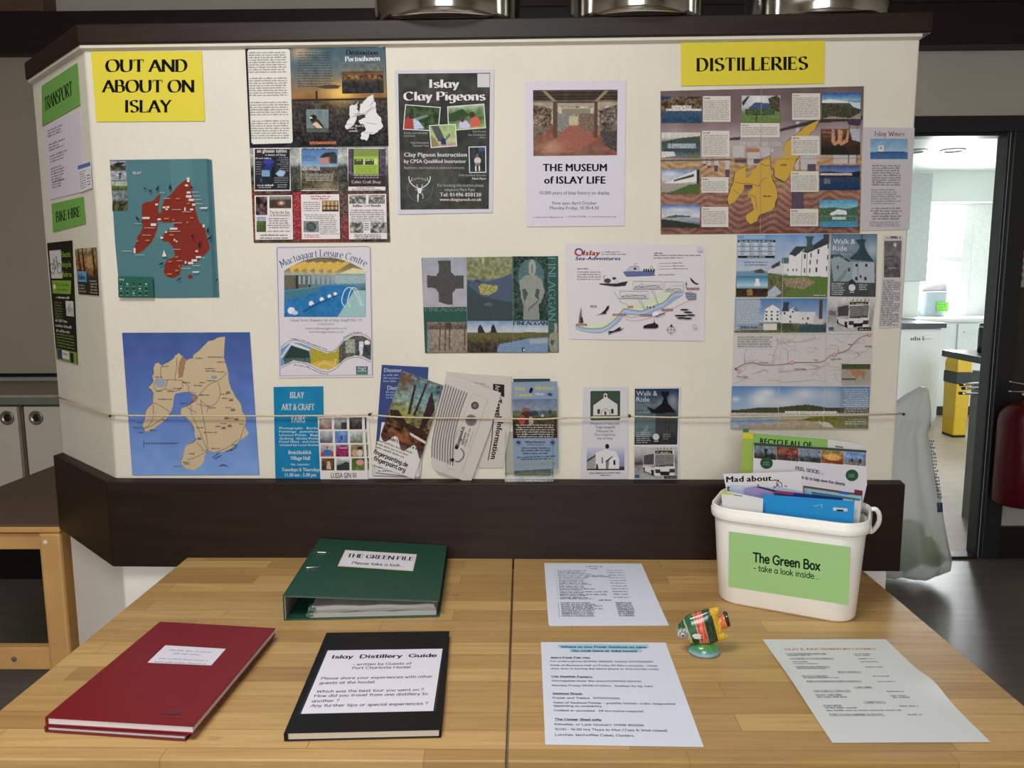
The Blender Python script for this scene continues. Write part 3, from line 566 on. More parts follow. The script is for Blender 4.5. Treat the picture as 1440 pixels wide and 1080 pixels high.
s.poly(CRAG(np.array(ISLAY), 2.2, 2), (140, 52, 42)); s.disc(580, 880, 18, (140, 52, 42), 15)
s.poly([(370, 520), (468, 508), (466, 540), (425, 550), (385, 600), (352, 618), (345, 590)], (92, 136, 140))
for x, y, ww, hh in ((558, 195, 18, 32), (545, 244, 20, 12), (556, 292, 26, 14), (552, 318, 38, 16), (570, 342, 36, 16), (594, 376, 22, 14), (540, 402, 10, 24), (580, 410, 22, 12), (392, 396, 20, 12), (418, 394, 20, 12), (410, 410, 18, 10), (340, 376, 20, 12), (252, 468, 50, 14), (310, 512, 38, 18), (356, 478, 24, 12), (442, 542, 52, 14), (376, 604, 20, 14), (668, 520, 14, 20), (618, 698, 18, 12), (622, 738, 36, 14), (592, 760, 38, 16), (568, 778, 36, 16), (545, 772, 12, 18), (193, 682, 14, 36), (410, 566, 14, 12), (470, 620, 10, 14), (484, 632, 12, 10)): s.rect(x, y, x + ww, y + hh, (222, 214, 206))
for x, y, ww in ((484, 336, 30), (404, 474, 34), (560, 370, 22), (442, 586, 28), (276, 624, 28), (214, 628, 14), (478, 738, 24), (432, 770, 26), (480, 832, 26), (425, 856, 34), (584, 470, 22), (462, 484, 14), (505, 800, 12), (560, 500, 14)): s.rect(x, y, x + ww, y + 12, (196, 110, 56))
for x0, x1, y in ((200, 246, 512), (112, 186, 702), (205, 272, 728), (375, 410, 300), (592, 640, 296), (600, 654, 322), (610, 660, 346), (612, 676, 376), (460, 524, 416), (530, 594, 432), (268, 344, 542), (256, 316, 592), (440, 518, 566), (516, 590, 820), (600, 660, 802), (640, 690, 748), (470, 520, 690), (405, 450, 340), (495, 535, 768), (470, 530, 508)): s.rect(x0, y, x1, y + 3, (196, 198, 196))
s.poly([(406, 696), (426, 740), (394, 742)], (220, 220, 214)); s.poly([(650, 404), (712, 402), (700, 412), (660, 412)], W_); s.poly([(598, 845), (656, 842), (640, 852), (606, 852)], W_)
for p in (((262, 266), (275, 270), (288, 264), (276, 280)), ((294, 278), (312, 288), (326, 276), (316, 300), (306, 294)), ((350, 282), (372, 246), (368, 274), (354, 290)), ((440, 272), (450, 236), (456, 268), (446, 284)), ((586, 250), (608, 264), (596, 276)), ((208, 456), (230, 478), (240, 494), (222, 488)), ((702, 560), (716, 528), (714, 572), (704, 580)), ((706, 620), (740, 590), (728, 616), (712, 628)), ((364, 798), (408, 776), (392, 796)), ((492, 916), (506, 892), (534, 884), (510, 900)), ((640, 660), (664, 628), (650, 680)), ((590, 600), (614, 588), (606, 614)), ((760, 905), (776, 892), (774, 910))): s.poly(p, (38, 42, 62))
s.poly([(92, 878), (332, 880), (338, 1022), (96, 1022)], (50, 104, 92)); s.T('key', 102, 136, 904, 14, W_)
for i in range(5):
    for j in range(3): s.disc(114 + i * 44, 930 + j * 32, 7, ((30, 60, 62), (200, 206, 200), (36, 52, 58))[(i + j) % 3], 5); s.rect(104 + i * 44, 944 + j * 32, 126 + i * 44, 947 + j * 32, (150, 178, 168))
s.done('island_map', 'teal sea map with a dark red island under the OUT AND ABOUT sign', 'map', GLOSS)

# --- blue map with beige island
s = Sheet(WALL, .001, 1.02).V(160, 455, 4.8); s.base([(58, 62), (920, 58), (985, 1020), (128, 1024)], (90, 124, 196))
p = s.pic(58, 60, 920, 1022, 14); p.grad((60, (70, 92, 160)), (250, (78, 104, 176)), (520, (90, 122, 196)), (1022, (124, 162, 226))).noise(6, 60, 2); s.put(p, [(60, 63), (918, 60), (982, 1018), (130, 1022)])
L1 = [(440, 196), (420, 212), (400, 240), (370, 262), (335, 280), (310, 264), (282, 272), (270, 300), (274, 340), (264, 352), (272, 382), (256, 410), (236, 434), (262, 452), (272, 468), (268, 535), (240, 560), (220, 590), (214, 640), (196, 690), (215, 728), (246, 726), (275, 708), (330, 668), (375, 620), (402, 560), (408, 510), (420, 470), (470, 462), (530, 470), (560, 480), (570, 505), (520, 545), (460, 570), (455, 620), (500, 640), (530, 672), (548, 720), (560, 780), (540, 805), (500, 815), (478, 850), (468, 900), (460, 950), (490, 978), (535, 992), (575, 968), (612, 930), (624, 870), (652, 858), (672, 868), (730, 866), (790, 845), (850, 790), (912, 745), (900, 720), (885, 690), (894, 640), (868, 590), (860, 545), (820, 490), (795, 440), (775, 370), (770, 310), (745, 230), (754, 88), (720, 92), (680, 110), (640, 118), (600, 160), (548, 205), (540, 232), (490, 250), (480, 300), (466, 360), (440, 366), (436, 330), (450, 260), (470, 225)]
s.poly(CRAG([(x - 3, y) for x, y in L1], 3.4, 2), (110, 92, 96)); s.poly(CRAG(L1, 3, 2), (203, 182, 146))
s.poly([(462, 224), (494, 240), (478, 290), (470, 358), (446, 366), (438, 320), (444, 260)], (166, 128, 92)); s.poly([(530, 488), (568, 486), (560, 528), (538, 522)], (176, 130, 104))
for q in (((330, 280), (318, 320), (332, 375), (370, 380)), ((430, 230), (426, 300), (418, 375), (464, 385), (510, 430), (505, 455), (560, 470)), ((300, 365), (276, 410), (290, 452), (345, 440), (362, 400), (370, 378), (420, 380)), ((345, 440), (420, 455), (464, 430), (466, 385)), ((765, 335), (712, 380), (640, 415), (590, 470), (560, 500), (500, 560), (560, 600)), ((706, 395), (722, 470), (690, 540), (640, 555), (590, 520)), ((588, 510), (600, 600), (622, 720), (640, 850)), ((520, 545), (530, 610), (580, 720), (632, 850)), ((640, 560), (630, 600)), ((640, 855), (560, 900), (500, 920)), ((560, 800), (600, 840), (600, 855), (640, 850)), ((268, 540), (270, 620), (246, 680), (205, 705), (260, 690), (330, 640), (382, 600), (300, 545), (268, 535)), ((690, 870), (780, 830), (840, 780)), ((560, 540), (620, 556), (650, 560)), ((885, 690), (850, 790))): s.line(q, 3.2, (110, 92, 84), True)
s.disc(318, 400, 34, (150, 162, 186), 30); s.disc(680, 362, 20, (140, 156, 186), 12)
for x, y in ((774, 462), (794, 512), (806, 578), (830, 642), (762, 634), (784, 686), (744, 700), (580, 772)): s.poly([(x - 16, y + 10), (x - 6, y - 8), (x, y + 2), (x + 6, y - 10), (x + 18, y + 10)], (120, 100, 84))
for x0, x1, y in ((640, 740, 228), (556, 606, 236), (700, 760, 262), (330, 372, 290), (282, 330, 362), (620, 690, 306), (625, 700, 322), (580, 620, 400), (545, 600, 420), (630, 690, 388), (700, 760, 328), (306, 396, 512), (400, 460, 440), (470, 520, 400), (580, 650, 484), (450, 505, 540), (560, 610, 704), (610, 700, 736), (160, 200, 670), (136, 205, 704), (170, 205, 736), (246, 300, 722), (290, 330, 458), (366, 410, 460), (725, 770, 478), (735, 780, 506), (760, 800, 568), (850, 885, 680), (690, 730, 696), (725, 770, 676), (660, 720, 844), (510, 552, 880), (470, 520, 938), (480, 520, 948), (410, 460, 964), (780, 815, 640), (640, 700, 570), (330, 372, 652), (720, 770, 960), (800, 840, 820)): s.L(x0, y, x1, y, 8, (96, 84, 84))
s.line([(206, 806), (440, 806)], 3, (96, 74, 96)); s.line([(206, 780), (206, 836)], 3, (96, 74, 96))
for i in range(11): s.line([(225 + i * 20, 796), (225 + i * 20, 816)], 2, (96, 74, 96))
for q in (((670, 905), (700, 880), (716, 870)), ((684, 912), (730, 886)), ((760, 862), (800, 846)), ((790, 858), (830, 830), (834, 816)), ((716, 962), (740, 948), (774, 962))): s.line(q, 6, (84, 86, 110))
s.done('island_map', 'blue sea map with a beige island at the lower left above the dark rail', 'map', GLOSS)

# --- sunset leaflet
s = Sheet(WALL, .001, 1.1).V(340, 0, 4); s.base([(20, 262), (808, 246), (826, 822), (46, 832)], (50, 54, 62))
p = s.pic(20, 250, 820, 828, 5.5); p.grad((250, (58, 86, 104)), (380, (92, 108, 112)), (450, (120, 112, 100)), (520, (150, 116, 76)), (552, (150, 100, 56)), (560, (72, 58, 50)), (640, (62, 58, 56)), (828, (34, 34, 36))).noise(12, 30, 4)
p.glow(555, 525, 90, 60, (246, 196, 96), .95).glow(330, 290, 50, 40, (206, 168, 130), .85).glow(400, 290, 60, 12, (190, 150, 110), .6)
p.poly([(420, 490), (470, 476), (560, 480), (540, 500), (470, 500)], (84, 64, 50)); p.rect(280, 556, 820, 566, (52, 42, 38)); p.rect(411, 512, 423, 556, (50, 40, 36)); p.noise(26, 9, 8, y0=570); p.rect(366, 800, 520, 816, (176, 96, 56), 20)
p.rect(20, 258, 45, 832, (34, 42, 56)); s.put(p, [(20, 264), (806, 248), (824, 820), (46, 830)])
s.poly([(33, 292), (40, 280), (262, 277), (272, 286), (288, 796), (280, 806), (66, 812), (56, 802)], (222, 218, 212))
for i, (y, n) in enumerate(((302, 9), (446, 8), (582, 6), (686, 8))): s.LL(40 + i * 5, y, 258 + i * 5, n, 13.6, 8, (84, 80, 84), rag=.05, slope=-.01)
s.LL(316, 300, 516, 14, 14.6, 8, (48, 60, 70), rag=.06)
p = s.pic(562, 364, 798, 527); p.grad((360, (90, 104, 110)), (400, (110, 110, 100)), (412, (60, 50, 40)), (455, (84, 66, 48)), (462, (50, 46, 44)), (530, (40, 40, 44))).noise(20, 14, 2); p.rect(562, 412, 798, 450, (110, 76, 44), 14); p.noise(70, 9, 7, 562, 424, 798, 448, (1, .9, .6)); s.put(p, [(562, 364), (796, 358), (800, 524), (566, 528)])
s.T('Destination', 588, 766, 309, 25, (24, 26, 30), 'serif', True); s.T('Portnahaven', 582, 778, 347, 26, W_, 'serif', True, y1=342)
s.poly(CRAG(islay(582, 532, 796, 790), 3, 2), (222, 220, 222)); s.poly([(650, 590), (665, 566), (668, 600), (660, 640)], (62, 58, 56))
for q in (((630, 640), (690, 640), (740, 600)), ((690, 655), (720, 620), (755, 604)), ((700, 690), (760, 700)), ((690, 750), (740, 745)), ((720, 600), (750, 560))): s.line(q, 2.5, (130, 130, 134))
for x, y in ((588, 706), (600, 726), (604, 742), (640, 714)): s.L(x, y, x + 50, y, 10, (190, 190, 192))
p = s.pic(365, 616, 490, 745); p.fill((112, 130, 134)).noise(12, 14, 1).ell(405, 668, 20, 22, (38, 34, 32)).poly([(392, 690), (420, 668), (440, 680), (466, 720), (470, 740), (440, 736), (410, 716)], (60, 50, 40), 20).poly([(398, 700), (420, 685), (450, 712), (466, 738), (430, 726)], (214, 190, 160), 15).ell(390, 664, 8, 5, (214, 206, 200)); p.rect(365, 722, 490, 745, (86, 92, 88), 10); s.put(p)
s.poly([(766, 268), (800, 258), (796, 266)], W_)
s.done('village_leaflet', 'sunset leaflet with a white text panel and a white island map', 'leaflet', GLOSS)

# --- six adverts
s = Sheet(WALL, .001, 1.1).V(330, 190, 6); s.base([(130, 108), (1290, 98), (1313, 903), (163, 908)], (80, 74, 70)); p = s.pic(132, 102, 1300, 905, 8)
p.grad((100, (150, 158, 158)), (180, (170, 174, 164)), (240, (140, 146, 140)), (270, (70, 76, 72)), (470, (72, 72, 66)), (490, (90, 56, 46)), (900, (74, 66, 58))).noise(26, 28, 6); p.rect(480, 480, 575, 880, (150, 46, 52), 30).rect(132, 440, 175, 900, (120, 60, 44), 24).rect(880, 480, 960, 905, (92, 70, 66), 22).glow(930, 800, 40, 90, (170, 50, 50), .7).glow(700, 895, 200, 14, (170, 50, 50), .7).glow(530, 200, 30, 40, (200, 204, 190), .7); p.noise(24, 9, 9); s.put(p, [(132, 110), (1289, 100), (1311, 901), (165, 906)])
def card(x0, y0, x1, y1, c=(222, 216, 216)): s.poly([(x0, y0), (x1, y0 - 3), (x1 + 8, y1 - 3), (x0 + 8, y1)], c)
card(160, 112, 468, 474); p = s.pic(172, 118, 468, 462, 7); p.fill((44, 46, 52)).noise(6, 30, 2).ell(288, 226, 44, 24, (52, 66, 160)).ell(292, 280, 52, 30, (40, 52, 120), 12).rect(232, 296, 300, 350, (118, 158, 206), 16).poly([(346, 326), (384, 292), (432, 310), (412, 352), (372, 350)], (146, 184, 216), 10).rect(318, 270, 340, 350, (30, 32, 40)).rect(220, 366, 232, 396, (60, 100, 170)); s.put(p)
s.T('an gleann tablet', 190, 444, 148, 30, W_, bold=True); s.T('a taste of Islay', 262, 434, 176, 19, W_); s.LL(176, 202, 334, 1, 1, 12, (200, 200, 204)); s.LL(352, 196, 462, 7, 18, 9, (150, 152, 160), align='r', rag=.4); s.LL(180, 232, 236, 6, 20, 9, (140, 142, 150)); s.LL(336, 366, 464, 3, 18, 9, (150, 152, 160)); s.T('www.', 190, 226, 430, 14, W_); s.L(230, 430, 330, 430, 15, W_); s.L(206, 446, 312, 446, 10, (190, 190, 196)); s.LL(364, 424, 450, 2, 18, 9, (170, 170, 176))
card(556, 112, 866, 472); p = s.pic(564, 116, 872, 464, 7); p.grad((112, (76, 112, 170)), (250, (120, 158, 204)), (262, (150, 178, 206)), (276, (84, 82, 74)), (464, (92, 84, 62))).noise(8, 30, 1).rect(570, 262, 720, 300, (150, 150, 150), 40).noise(40, 10, 5, 564, 290, 872, 464).glow(780, 425, 60, 30, (170, 156, 120), .7).poly([(720, 186), (762, 150), (852, 142), (866, 190), (866, 240), (722, 240)], (120, 104, 92)).poly([(722, 196), (790, 190), (800, 240), (722, 240)], (186, 130, 120)).poly([(806, 170), (850, 146), (866, 176), (866, 236), (806, 236)], (58, 62, 64)); p.poly([(716, 190), (760, 152), (850, 140), (800, 186)], (52, 48, 48)); s.put(p)
s.L(574, 126, 850, 124, 16, (40, 50, 70)); s.LL(572, 186, 704, 3, 15, 9, (40, 62, 110)); s.LL(596, 334, 842, 5, 13, 8, (196, 190, 180), align='c'); s.L(584, 458, 850, 458, 8, (190, 186, 176))
card(952, 112, 1266, 470); p = s.pic(960, 116, 1276, 436, 7); p.fill((88, 74, 92)).noise(30, 14, 3); p.rect(1006, 120, 1216, 180, (126, 150, 74)).rect(1006, 180, 1216, 335, (156, 186, 74)).rect(960, 344, 1276, 436, (58, 48, 52)).rect(996, 130, 1006, 330, (52, 50, 50)).rect(1214, 130, 1224, 330, (52, 50, 50)).rect(1012, 204, 1178, 250, (70, 78, 46), 10).rect(1088, 200, 1100, 250, (196, 210, 150)).rect(1180, 200, 1206, 246, (200, 216, 120)); s.put(p)
s.L(1028, 218, 1080, 218, 12, (200, 210, 170)); s.L(1106, 218, 1176, 218, 14, (210, 216, 190)); s.LL(1020, 272, 1206, 4, 18, 9, (96, 120, 50), align='c'); s.LL(1000, 346, 1230, 2, 17, 9, (200, 196, 190), align='c'); s.T('Celtic Craft Shop', 988, 1234, 408, 24, (206, 200, 204)); s.L(1030, 450, 1190, 450, 9, K); s.L(992, 464, 1236, 464, 9, K)
card(170, 510, 488, 884); p = s.pic(182, 520, 278, 676, 7); p.fill((72, 54, 58)).noise(60, 16, 4); s.put(p); p = s.pic(296, 516, 480, 618, 7); p.grad((516, (150, 150, 156)), (545, (110, 104, 100)), (550, (70, 62, 50)), (618, (84, 64, 50))).glow(396, 574, 26, 16, (240, 190, 160), 1).noise(14, 12, 1); s.put(p); p = s.pic(188, 690, 268, 818, 7); p.grad((690, (120, 150, 190)), (722, (170, 180, 186)), (728, (90, 104, 60)), (818, (70, 86, 46))).noise(18, 9, 3); s.put(p)
s.T('Tea by the Sea', 298, 466, 664, 26, (60, 40, 44)); s.T('at Bruichladdich', 300, 470, 686, 18, (80, 50, 54)); s.LL(276, 710, 478, 5, 19, 12, (110, 80, 84), align='c', rag=.2); s.LL(280, 816, 486, 1, 1, 11, (120, 90, 94)); s.LL(206, 850, 466, 2, 24, 13, (70, 50, 54), align='c')
card(562, 502, 884, 880); s.LL(640, 524, 812, 2, 20, 15, (176, 40, 50), align='c'); p = s.pic(740, 552, 880, 646, 7); p.grad((552, (150, 130, 110)), (646, (120, 96, 76))).noise(16, 12, 4)
for i in range(4): p.rect(752 + i * 34, 560, 768 + i * 34, 640, (214, 170, 96)); p.rect(745, 592, 880, 604, (60, 50, 50))
p.rect(740, 630, 880, 646, (60, 60, 64)); s.put(p); s.LL(580, 574, 728, 5, 17, 11, (110, 100, 104), align='c'); s.LL(590, 678, 860, 3, 16, 10, (110, 100, 104), align='c'); p = s.pic(584, 726, 714, 820, 7); p.fill((128, 134, 136)).noise(22, 10, 6).ell(648, 774, 44, 40, (70, 80, 84), 12).ell(648, 774, 26, 24, (84, 96, 100), 10); s.put(p); s.LL(722, 726, 888, 8, 16, 10, (110, 100, 104), rag=.25); s.LL(590, 848, 726, 2, 16, 11, (176, 60, 66))
card(960, 500, 1280, 880); 
for q in ((970, 508, 1110, 580), (1132, 506, 1270, 580), (976, 736, 1090, 826), (1148, 736, 1284, 826)): p = s.pic(*q, 7); p.fill((128, 128, 122)).noise(75, 13, int(q[0])); s.put(p)
s.T('Craft', 1092, 1150, 606, 22, (60, 56, 56)); s.L(1000, 608, 1086, 608, 22, (80, 76, 76)); s.L(1156, 606, 1236, 606, 22, (80, 76, 76)); s.LL(972, 640, 1278, 6, 18, 11, (96, 92, 96), align='c'); s.LL(1098, 752, 1140, 4, 17, 12, (80, 76, 80), align='c'); s.LL(1010, 846, 1250, 3, 15, 11, (80, 76, 80), align='c')
s.done('advert_leaflet', 'leaflet of six local adverts directly below the sunset leaflet', 'leaflet', GLOSS)

# --- clay pigeons
s = Sheet(WALL, .0012, 1.08).V(340, 0, 4); s.base([(860, 396), (1420, 392), (1412, 1196), (880, 1206)], (206, 202, 216))
p = s.pic(884, 414, 1396, 1178, 6); p.fill((58, 60, 54)).noise(9, 60, 3).glow(1060, 1000, 200, 160, (76, 80, 70), .8).noise(12, 25, 5); s.put(p, [(880, 416), (1397, 411), (1390, 1176), (894, 1180)])
s.rect(1326, 416, 1394, 492, (206, 202, 208))
def cele(t, x0, x1, y, cap): s.T(t, x0, x1, y, cap, W_, 'serif', True)
cele('Islay', 1054, 1224, 494, 44); cele('Clay Pigeons', 910, 1372, 565, 46)
def frame(q, fn, b=5):
    q = np.array(q, float); s.poly(q, (222, 220, 224)); c = q.mean(0); q2 = c + (q - c) * (1 - 2 * b / np.ptp(q, 0)); x0, y0 = q2[0]; x1, y1 = q2[2]
    p = Pic(0, 0, 100, 70, 2.4); fn(p); s.put(p, q2)
def ph1(p): p.fill((58, 78, 46)).noise(34, 9, 1); p.poly([(0, 70), (0, 44), (14, 30), (26, 44), (34, 70)], (176, 60, 56)).ell(18, 30, 8, 9, (60, 50, 46)).poly([(24, 40), (34, 36), (60, 66), (30, 70)], (180, 196, 220)).poly([(30, 36), (66, 24), (66, 29), (34, 44)], (120, 140, 150))
def ph2(p): p.grad((0, (176, 188, 176)), (14, (110, 140, 84)), (40, (76, 110, 56)), (70, (150, 184, 106))).noise(26, 8, 2); p.poly([(0, 22), (40, 8), (60, 30), (20, 44), (0, 44)], (46, 76, 40)); p.poly([(58, 66), (62, 40), (78, 34), (88, 50), (86, 66)], (214, 92, 76)).ell(66, 28, 9, 9, (64, 56, 50)).poly([(28, 66), (30, 46), (48, 44), (60, 60), (56, 68)], (196, 190, 226)).ell(38, 40, 7, 9, (80, 66, 70))
def ph3(p): p.grad((0, (150, 180, 110)), (55, (180, 196, 140)), (60, (190, 160, 140)), (70, (180, 150, 136))).noise(16, 8, 4).poly([(4, 0), (34, 0), (58, 50), (44, 56), (28, 52)], (78, 84, 82)).rect(40, 44, 60, 64, (44, 56, 96)).poly([(60, 40), (78, 26), (80, 36), (62, 50)], (110, 116, 120)).poly([(0, 30), (20, 44), (30, 66), (0, 70)], (146, 128, 90))
frame([(920, 588), (1120, 604), (1108, 740), (908, 730)], ph1); frame([(1156, 600), (1364, 584), (1374, 722), (1162, 738)], ph2); frame([(1054, 706), (1204, 698), (1212, 824), (1064, 834)], ph3)
def ph4(p): p.fill((46, 54, 58)).noise(18, 9, 5).ell(50, 38, 22, 10, (206, 196, 200)).ell(48, 24, 8, 6, (120, 96, 90)).rect(36, 44, 64, 50, (150, 120, 116)).rect(34, 52, 42, 68, (226, 222, 222)).rect(56, 52, 64, 68, (226, 222, 222)).rect(60, 0, 100, 10, (66, 76, 140), 8)
frame([(1276, 826), (1374, 824), (1376, 972), (1280, 974)], ph4)
s.V(550, 180, 8.306); G2 = (176, 176, 172)
s.T('Group and individual', 150, 425, 72, 24, G2); s.T('instruction', 150, 282, 104, 22, G2); s.T('Fully Automated', 232, 440, 186, 24, G2); s.T('Pneumatic Traps', 256, 440, 220, 24, G2)
s.T('Gun Fit and', 950, 1105, 54, 22, G2); s.T('Eye Dominance', 905, 1105, 92, 22, G2); s.T('advice', 1030, 1108, 122, 20, G2)
s.T('Clay Pigeon Instruction', 152, 888, 336, 46, W_, bold=True); s.T('by CPSA Qualified Instructor', 152, 878, 410, 40, W_, bold=True); s.T('Beginners, intermediate & advanced welcome', 156, 855, 480, 30, (170, 170, 166))
s.T('CPSA Qualified Instructor', 790, 1112, 566, 24, G2); s.T('Mark Piper', 948, 1112, 604, 24, W_, bold=True); s.T('For booking information please', 545, 1080, 688, 36, G2); s.T('telephone Mark Piper', 625, 985, 738, 34, G2)
s.T('Tel: 01496 850120', 572, 1055, 800, 42, W_, bold=True); s.T('www.thegearach.co.uk', 568, 1058, 852, 32, W_, bold=True)
an = np.linspace(-.2, math.pi + .5, 30); s.line(np.c_[340 + 148 * np.cos(an), 710 + 152 * np.sin(an)], 3, (140, 142, 138)); s.arc('Gearach', 330, 720, 120, -40, 40, 30, (170, 172, 168), 'serif')
for sg in (1, -1):
    X = lambda p: [(335 + sg * (x - 335), y) for x, y in p]
    s.line(X([(320, 706), (270, 680), (228, 640), (212, 600), (212, 566)]), 10, W_, True); s.line(X([(226, 636), (240, 606), (250, 580)]), 6, W_, True); s.line(X([(305, 706), (308, 680), (304, 660)]), 7, W_); s.poly(X([(306, 710), (335, 700), (335, 760), (322, 772), (312, 740)]), W_); s.line(X([(304, 728), (284, 716)]), 7, (190, 190, 186))
s.poly([(312, 770), (326, 775), (322, 840), (316, 880), (306, 800)], W_); s.line([(362, 760), (378, 800), (372, 830)], 6, W_)
s.done('clay_shooting_poster', 'dark poster with white border, three tilted photos and a white stag emblem', 'poster', LAM)

# --- museum
s = Sheet(WALL, .0012, 1.08).V(700, 0, 4); s.base([(152, 458), (720, 455), (712, 1270), (160, 1276)], (214, 208, 222))
p = s.pic(198, 506, 672, 878); p.grad((506, (78, 64, 54)), (560, (70, 56, 48)), (580, (170, 156, 136)), (700, (150, 132, 112)), (706, (150, 84, 70)), (878, (128, 88, 72))).noise(16, 20, 3)
for y in (520, 540, 556): p.rect(198, y, 672, y + 6, (46, 38, 34))
p.poly([(250, 512), (270, 512), (330, 572), (308, 572)], (150, 128, 104)).poly([(620, 512), (600, 512), (540, 572), (560, 572)], (150, 128, 104)); p.rect(320, 570, 560, 580, (80, 64, 54))
p.poly([(198, 590), (270, 600), (300, 610), (300, 720), (235, 770), (198, 790)], (104, 86, 70), 22).poly([(672, 590), (600, 612), (570, 625), (570, 730), (640, 800), (672, 830)], (98, 86, 76), 22); p.noise(52, 9, 6, 198, 600, 672, 705).noise(30, 26, 8, 198, 600, 672, 760)
p.rect(340, 610, 540, 640, (190, 184, 170), 10).rect(360, 612, 520, 640, (140, 130, 110)).rect(335, 640, 420, 740, (130, 130, 124), 18).rect(455, 640, 545, 740, (120, 100, 84), 18).rect(400, 655, 450, 705, (190, 176, 140), 12).poly([(402, 706), (450, 706), (560, 790), (420, 860), (230, 860)], (156, 94, 78), 9)
p.rect(311, 572, 335, 780, (92, 70, 54)).rect(541, 572, 562, 780, (92, 70, 54)); p.glow(300, 830, 60, 40, (206, 176, 140), .5); p.poly([(570, 740), (672, 740), (672, 860), (600, 820)], (70, 66, 66), 20); s.put(p, [(198, 508), (674, 506), (670, 874), (200, 879)])
s.T('THE MUSEUM', 253, 614, 963, 40, K, bold=True); s.T('of ISLAY LIFE', 260, 606, 1033, 40, K, bold=True)
s.V(730, 210, 9); s.T('10,000 years of Islay history on display', 260, 1145, 572, 42, (40, 38, 46)); s.T('Now open April-October', 418, 982, 700, 40, (40, 38, 46)); s.T('Monday-Friday, 10.30-4.30', 390, 1008, 762, 40, (40, 38, 46)); s.T('e: islaymuseum@gmail.com', 178, 560, 868, 20, (70, 66, 76)); s.T('t: (01496) 850358', 592, 845, 862, 20, (70, 66, 76)); s.T('w: www.islaymuseum.org', 876, 1224, 862, 20, (70, 66, 76))
s.done('museum_poster', 'white poster with a red-floored museum interior photo above large black heading', 'poster', LAM)

# --- leisure centre
s = Sheet(WALL, .0012, 1.08).V(370, 330, 6); s.base([(110, 94), (912, 98), (930, 1200), (136, 1208)], (212, 206, 214))
s.line([(122, 110), (884, 100), (904, 112), (924, 1184), (146, 1190), (120, 130), (122, 110)], 5, (88, 100, 150))
p = s.pic(180, 190, 868, 694); p.grad((190, (110, 98, 84)), (300, (150, 130, 80)), (330, (150, 168, 168)), (345, (140, 150, 146)), (450, (96, 116, 120)), (470, (52, 110, 160)), (694, (30, 104, 176))).noise(8, 30, 2)
for i in range(6): x = 235 + i * 70; p.poly([(x, 318 + i * 4), (x - 10, 270), (x + 120, 225), (x + 150, 240), (x + 20, 300 + i * 3), (x + 40, 330)], (214, 176, 80), 8)
p.poly([(640, 330), (760, 280), (868, 300), (868, 330)], (214, 206, 160)); p.rect(180, 345, 380, 460, (104, 100, 88), 10)
for x in (276, 384): p.rect(x, 345, x + 22, 455, (60, 58, 54))
for x in range(300, 660, 40): p.rect(x, 350, x + 18, 420, (140, 166, 176))
p.poly([(600, 345), (868, 345), (868, 420), (600, 410)], (150, 176, 180), 12); p.poly([(180, 470), (520, 424), (868, 410), (868, 430), (180, 490)], (80, 140, 170)); p.poly([(180, 490), (560, 425), (780, 430), (760, 470), (640, 694), (190, 694)], (40, 116, 180), 5); p.noise(10, 22, 9, 180, 440, 868, 694); p.poly([(180, 480), (480, 440), (470, 480), (190, 560)], (70, 120, 140), 8); p.poly([(770, 470), (868, 470), (868, 694), (630, 694)], (150, 190, 190), 6)
for x, y, r in ((408, 580, 20), (496, 545, 18), (562, 520, 16), (610, 498, 14), (240, 640, 30)): p.ell(x, y, r, r, (226, 222, 230)); p.ell(x + r, y + r * .6, r * .9, r * .6, (190, 200, 226))
p.poly([(330, 650), (420, 590), (640, 500), (650, 506), (440, 604), (345, 656)], (30, 84, 140))
m = p.Y < 190 + (np.abs(p.X - 520) / 345) ** 2 * 118; p.C[m] = (212, 206, 214); s.put(p)
s.arc('Mactaggart Leisure Centre', 520, 912, 728, -29.5, 28.5, 58, (52, 84, 140), 'serif')
for dx in (0, 50): s.line([(690 + dx, 610), (665 + dx, 560), (690 + dx, 470), (735 + dx * .6, 445), (775 + dx * .5, 480), (830 + dx * .2, 600)], 8, (190, 214, 220), True)
s.T('School Street, Bowmore, Isle of Islay, Argyll PA43 7JS', 230, 836, 732, 22, (90, 96, 130), 'serif'); s.T('01496 810767', 462, 600, 764, 18, (110, 112, 140)); s.T('enquiries@mactaggartcentre.co.uk', 358, 708, 798, 18, (100, 100, 130)); s.T('www.mactaggartcentre.co.uk', 388, 680, 828, 18, (100, 100, 130))
p = s.pic(150, 850, 912, 1170); up = [(150, 962), (240, 905), (330, 918), (430, 960), (540, 1000), (610, 985), (680, 900), (760, 854), (840, 852), (912, 892)]; lo = [(150, 1112), (260, 1060), (380, 1080), (480, 1130), (560, 1140), (620, 1110), (700, 1040), (780, 1018), (850, 1030), (912, 1060)]
p.fill((120, 120, 110)); p.poly([(150, 850), (400, 850), (400, 1170), (150, 1170)], (110, 150, 190)); p.poly([(170, 1050), (240, 935), (390, 980), (400, 1060), (180, 1060)], (52, 66, 64)); p.rect(180, 1040, 400, 1170, (70, 100, 100), 20).poly([(240, 905), (395, 965), (400, 985), (240, 930), (160, 1040), (150, 1030)], (206, 210, 216)); p.rect(400, 850, 640, 1170, (176, 160, 50), 10); p.ell(520, 1110, 120, 50, (206, 176, 60), 8); p.poly([(450, 1100), (520, 1060), (590, 1100), (610, 1040), (625, 1050), (600, 1118), (520, 1090), (460, 1112)], (220, 180, 120)); p.rect(640, 850, 912, 1170, (84, 84, 76), 30).rect(700, 880, 780, 1000, (150, 156, 140), 30).rect(800, 890, 912, 1020, (60, 64, 70), 25).ell(880, 910, 24, 20, (220, 218, 210), 20).poly([(810, 900), (850, 900), (840, 1020), (815, 1020)], (200, 206, 216), 14)
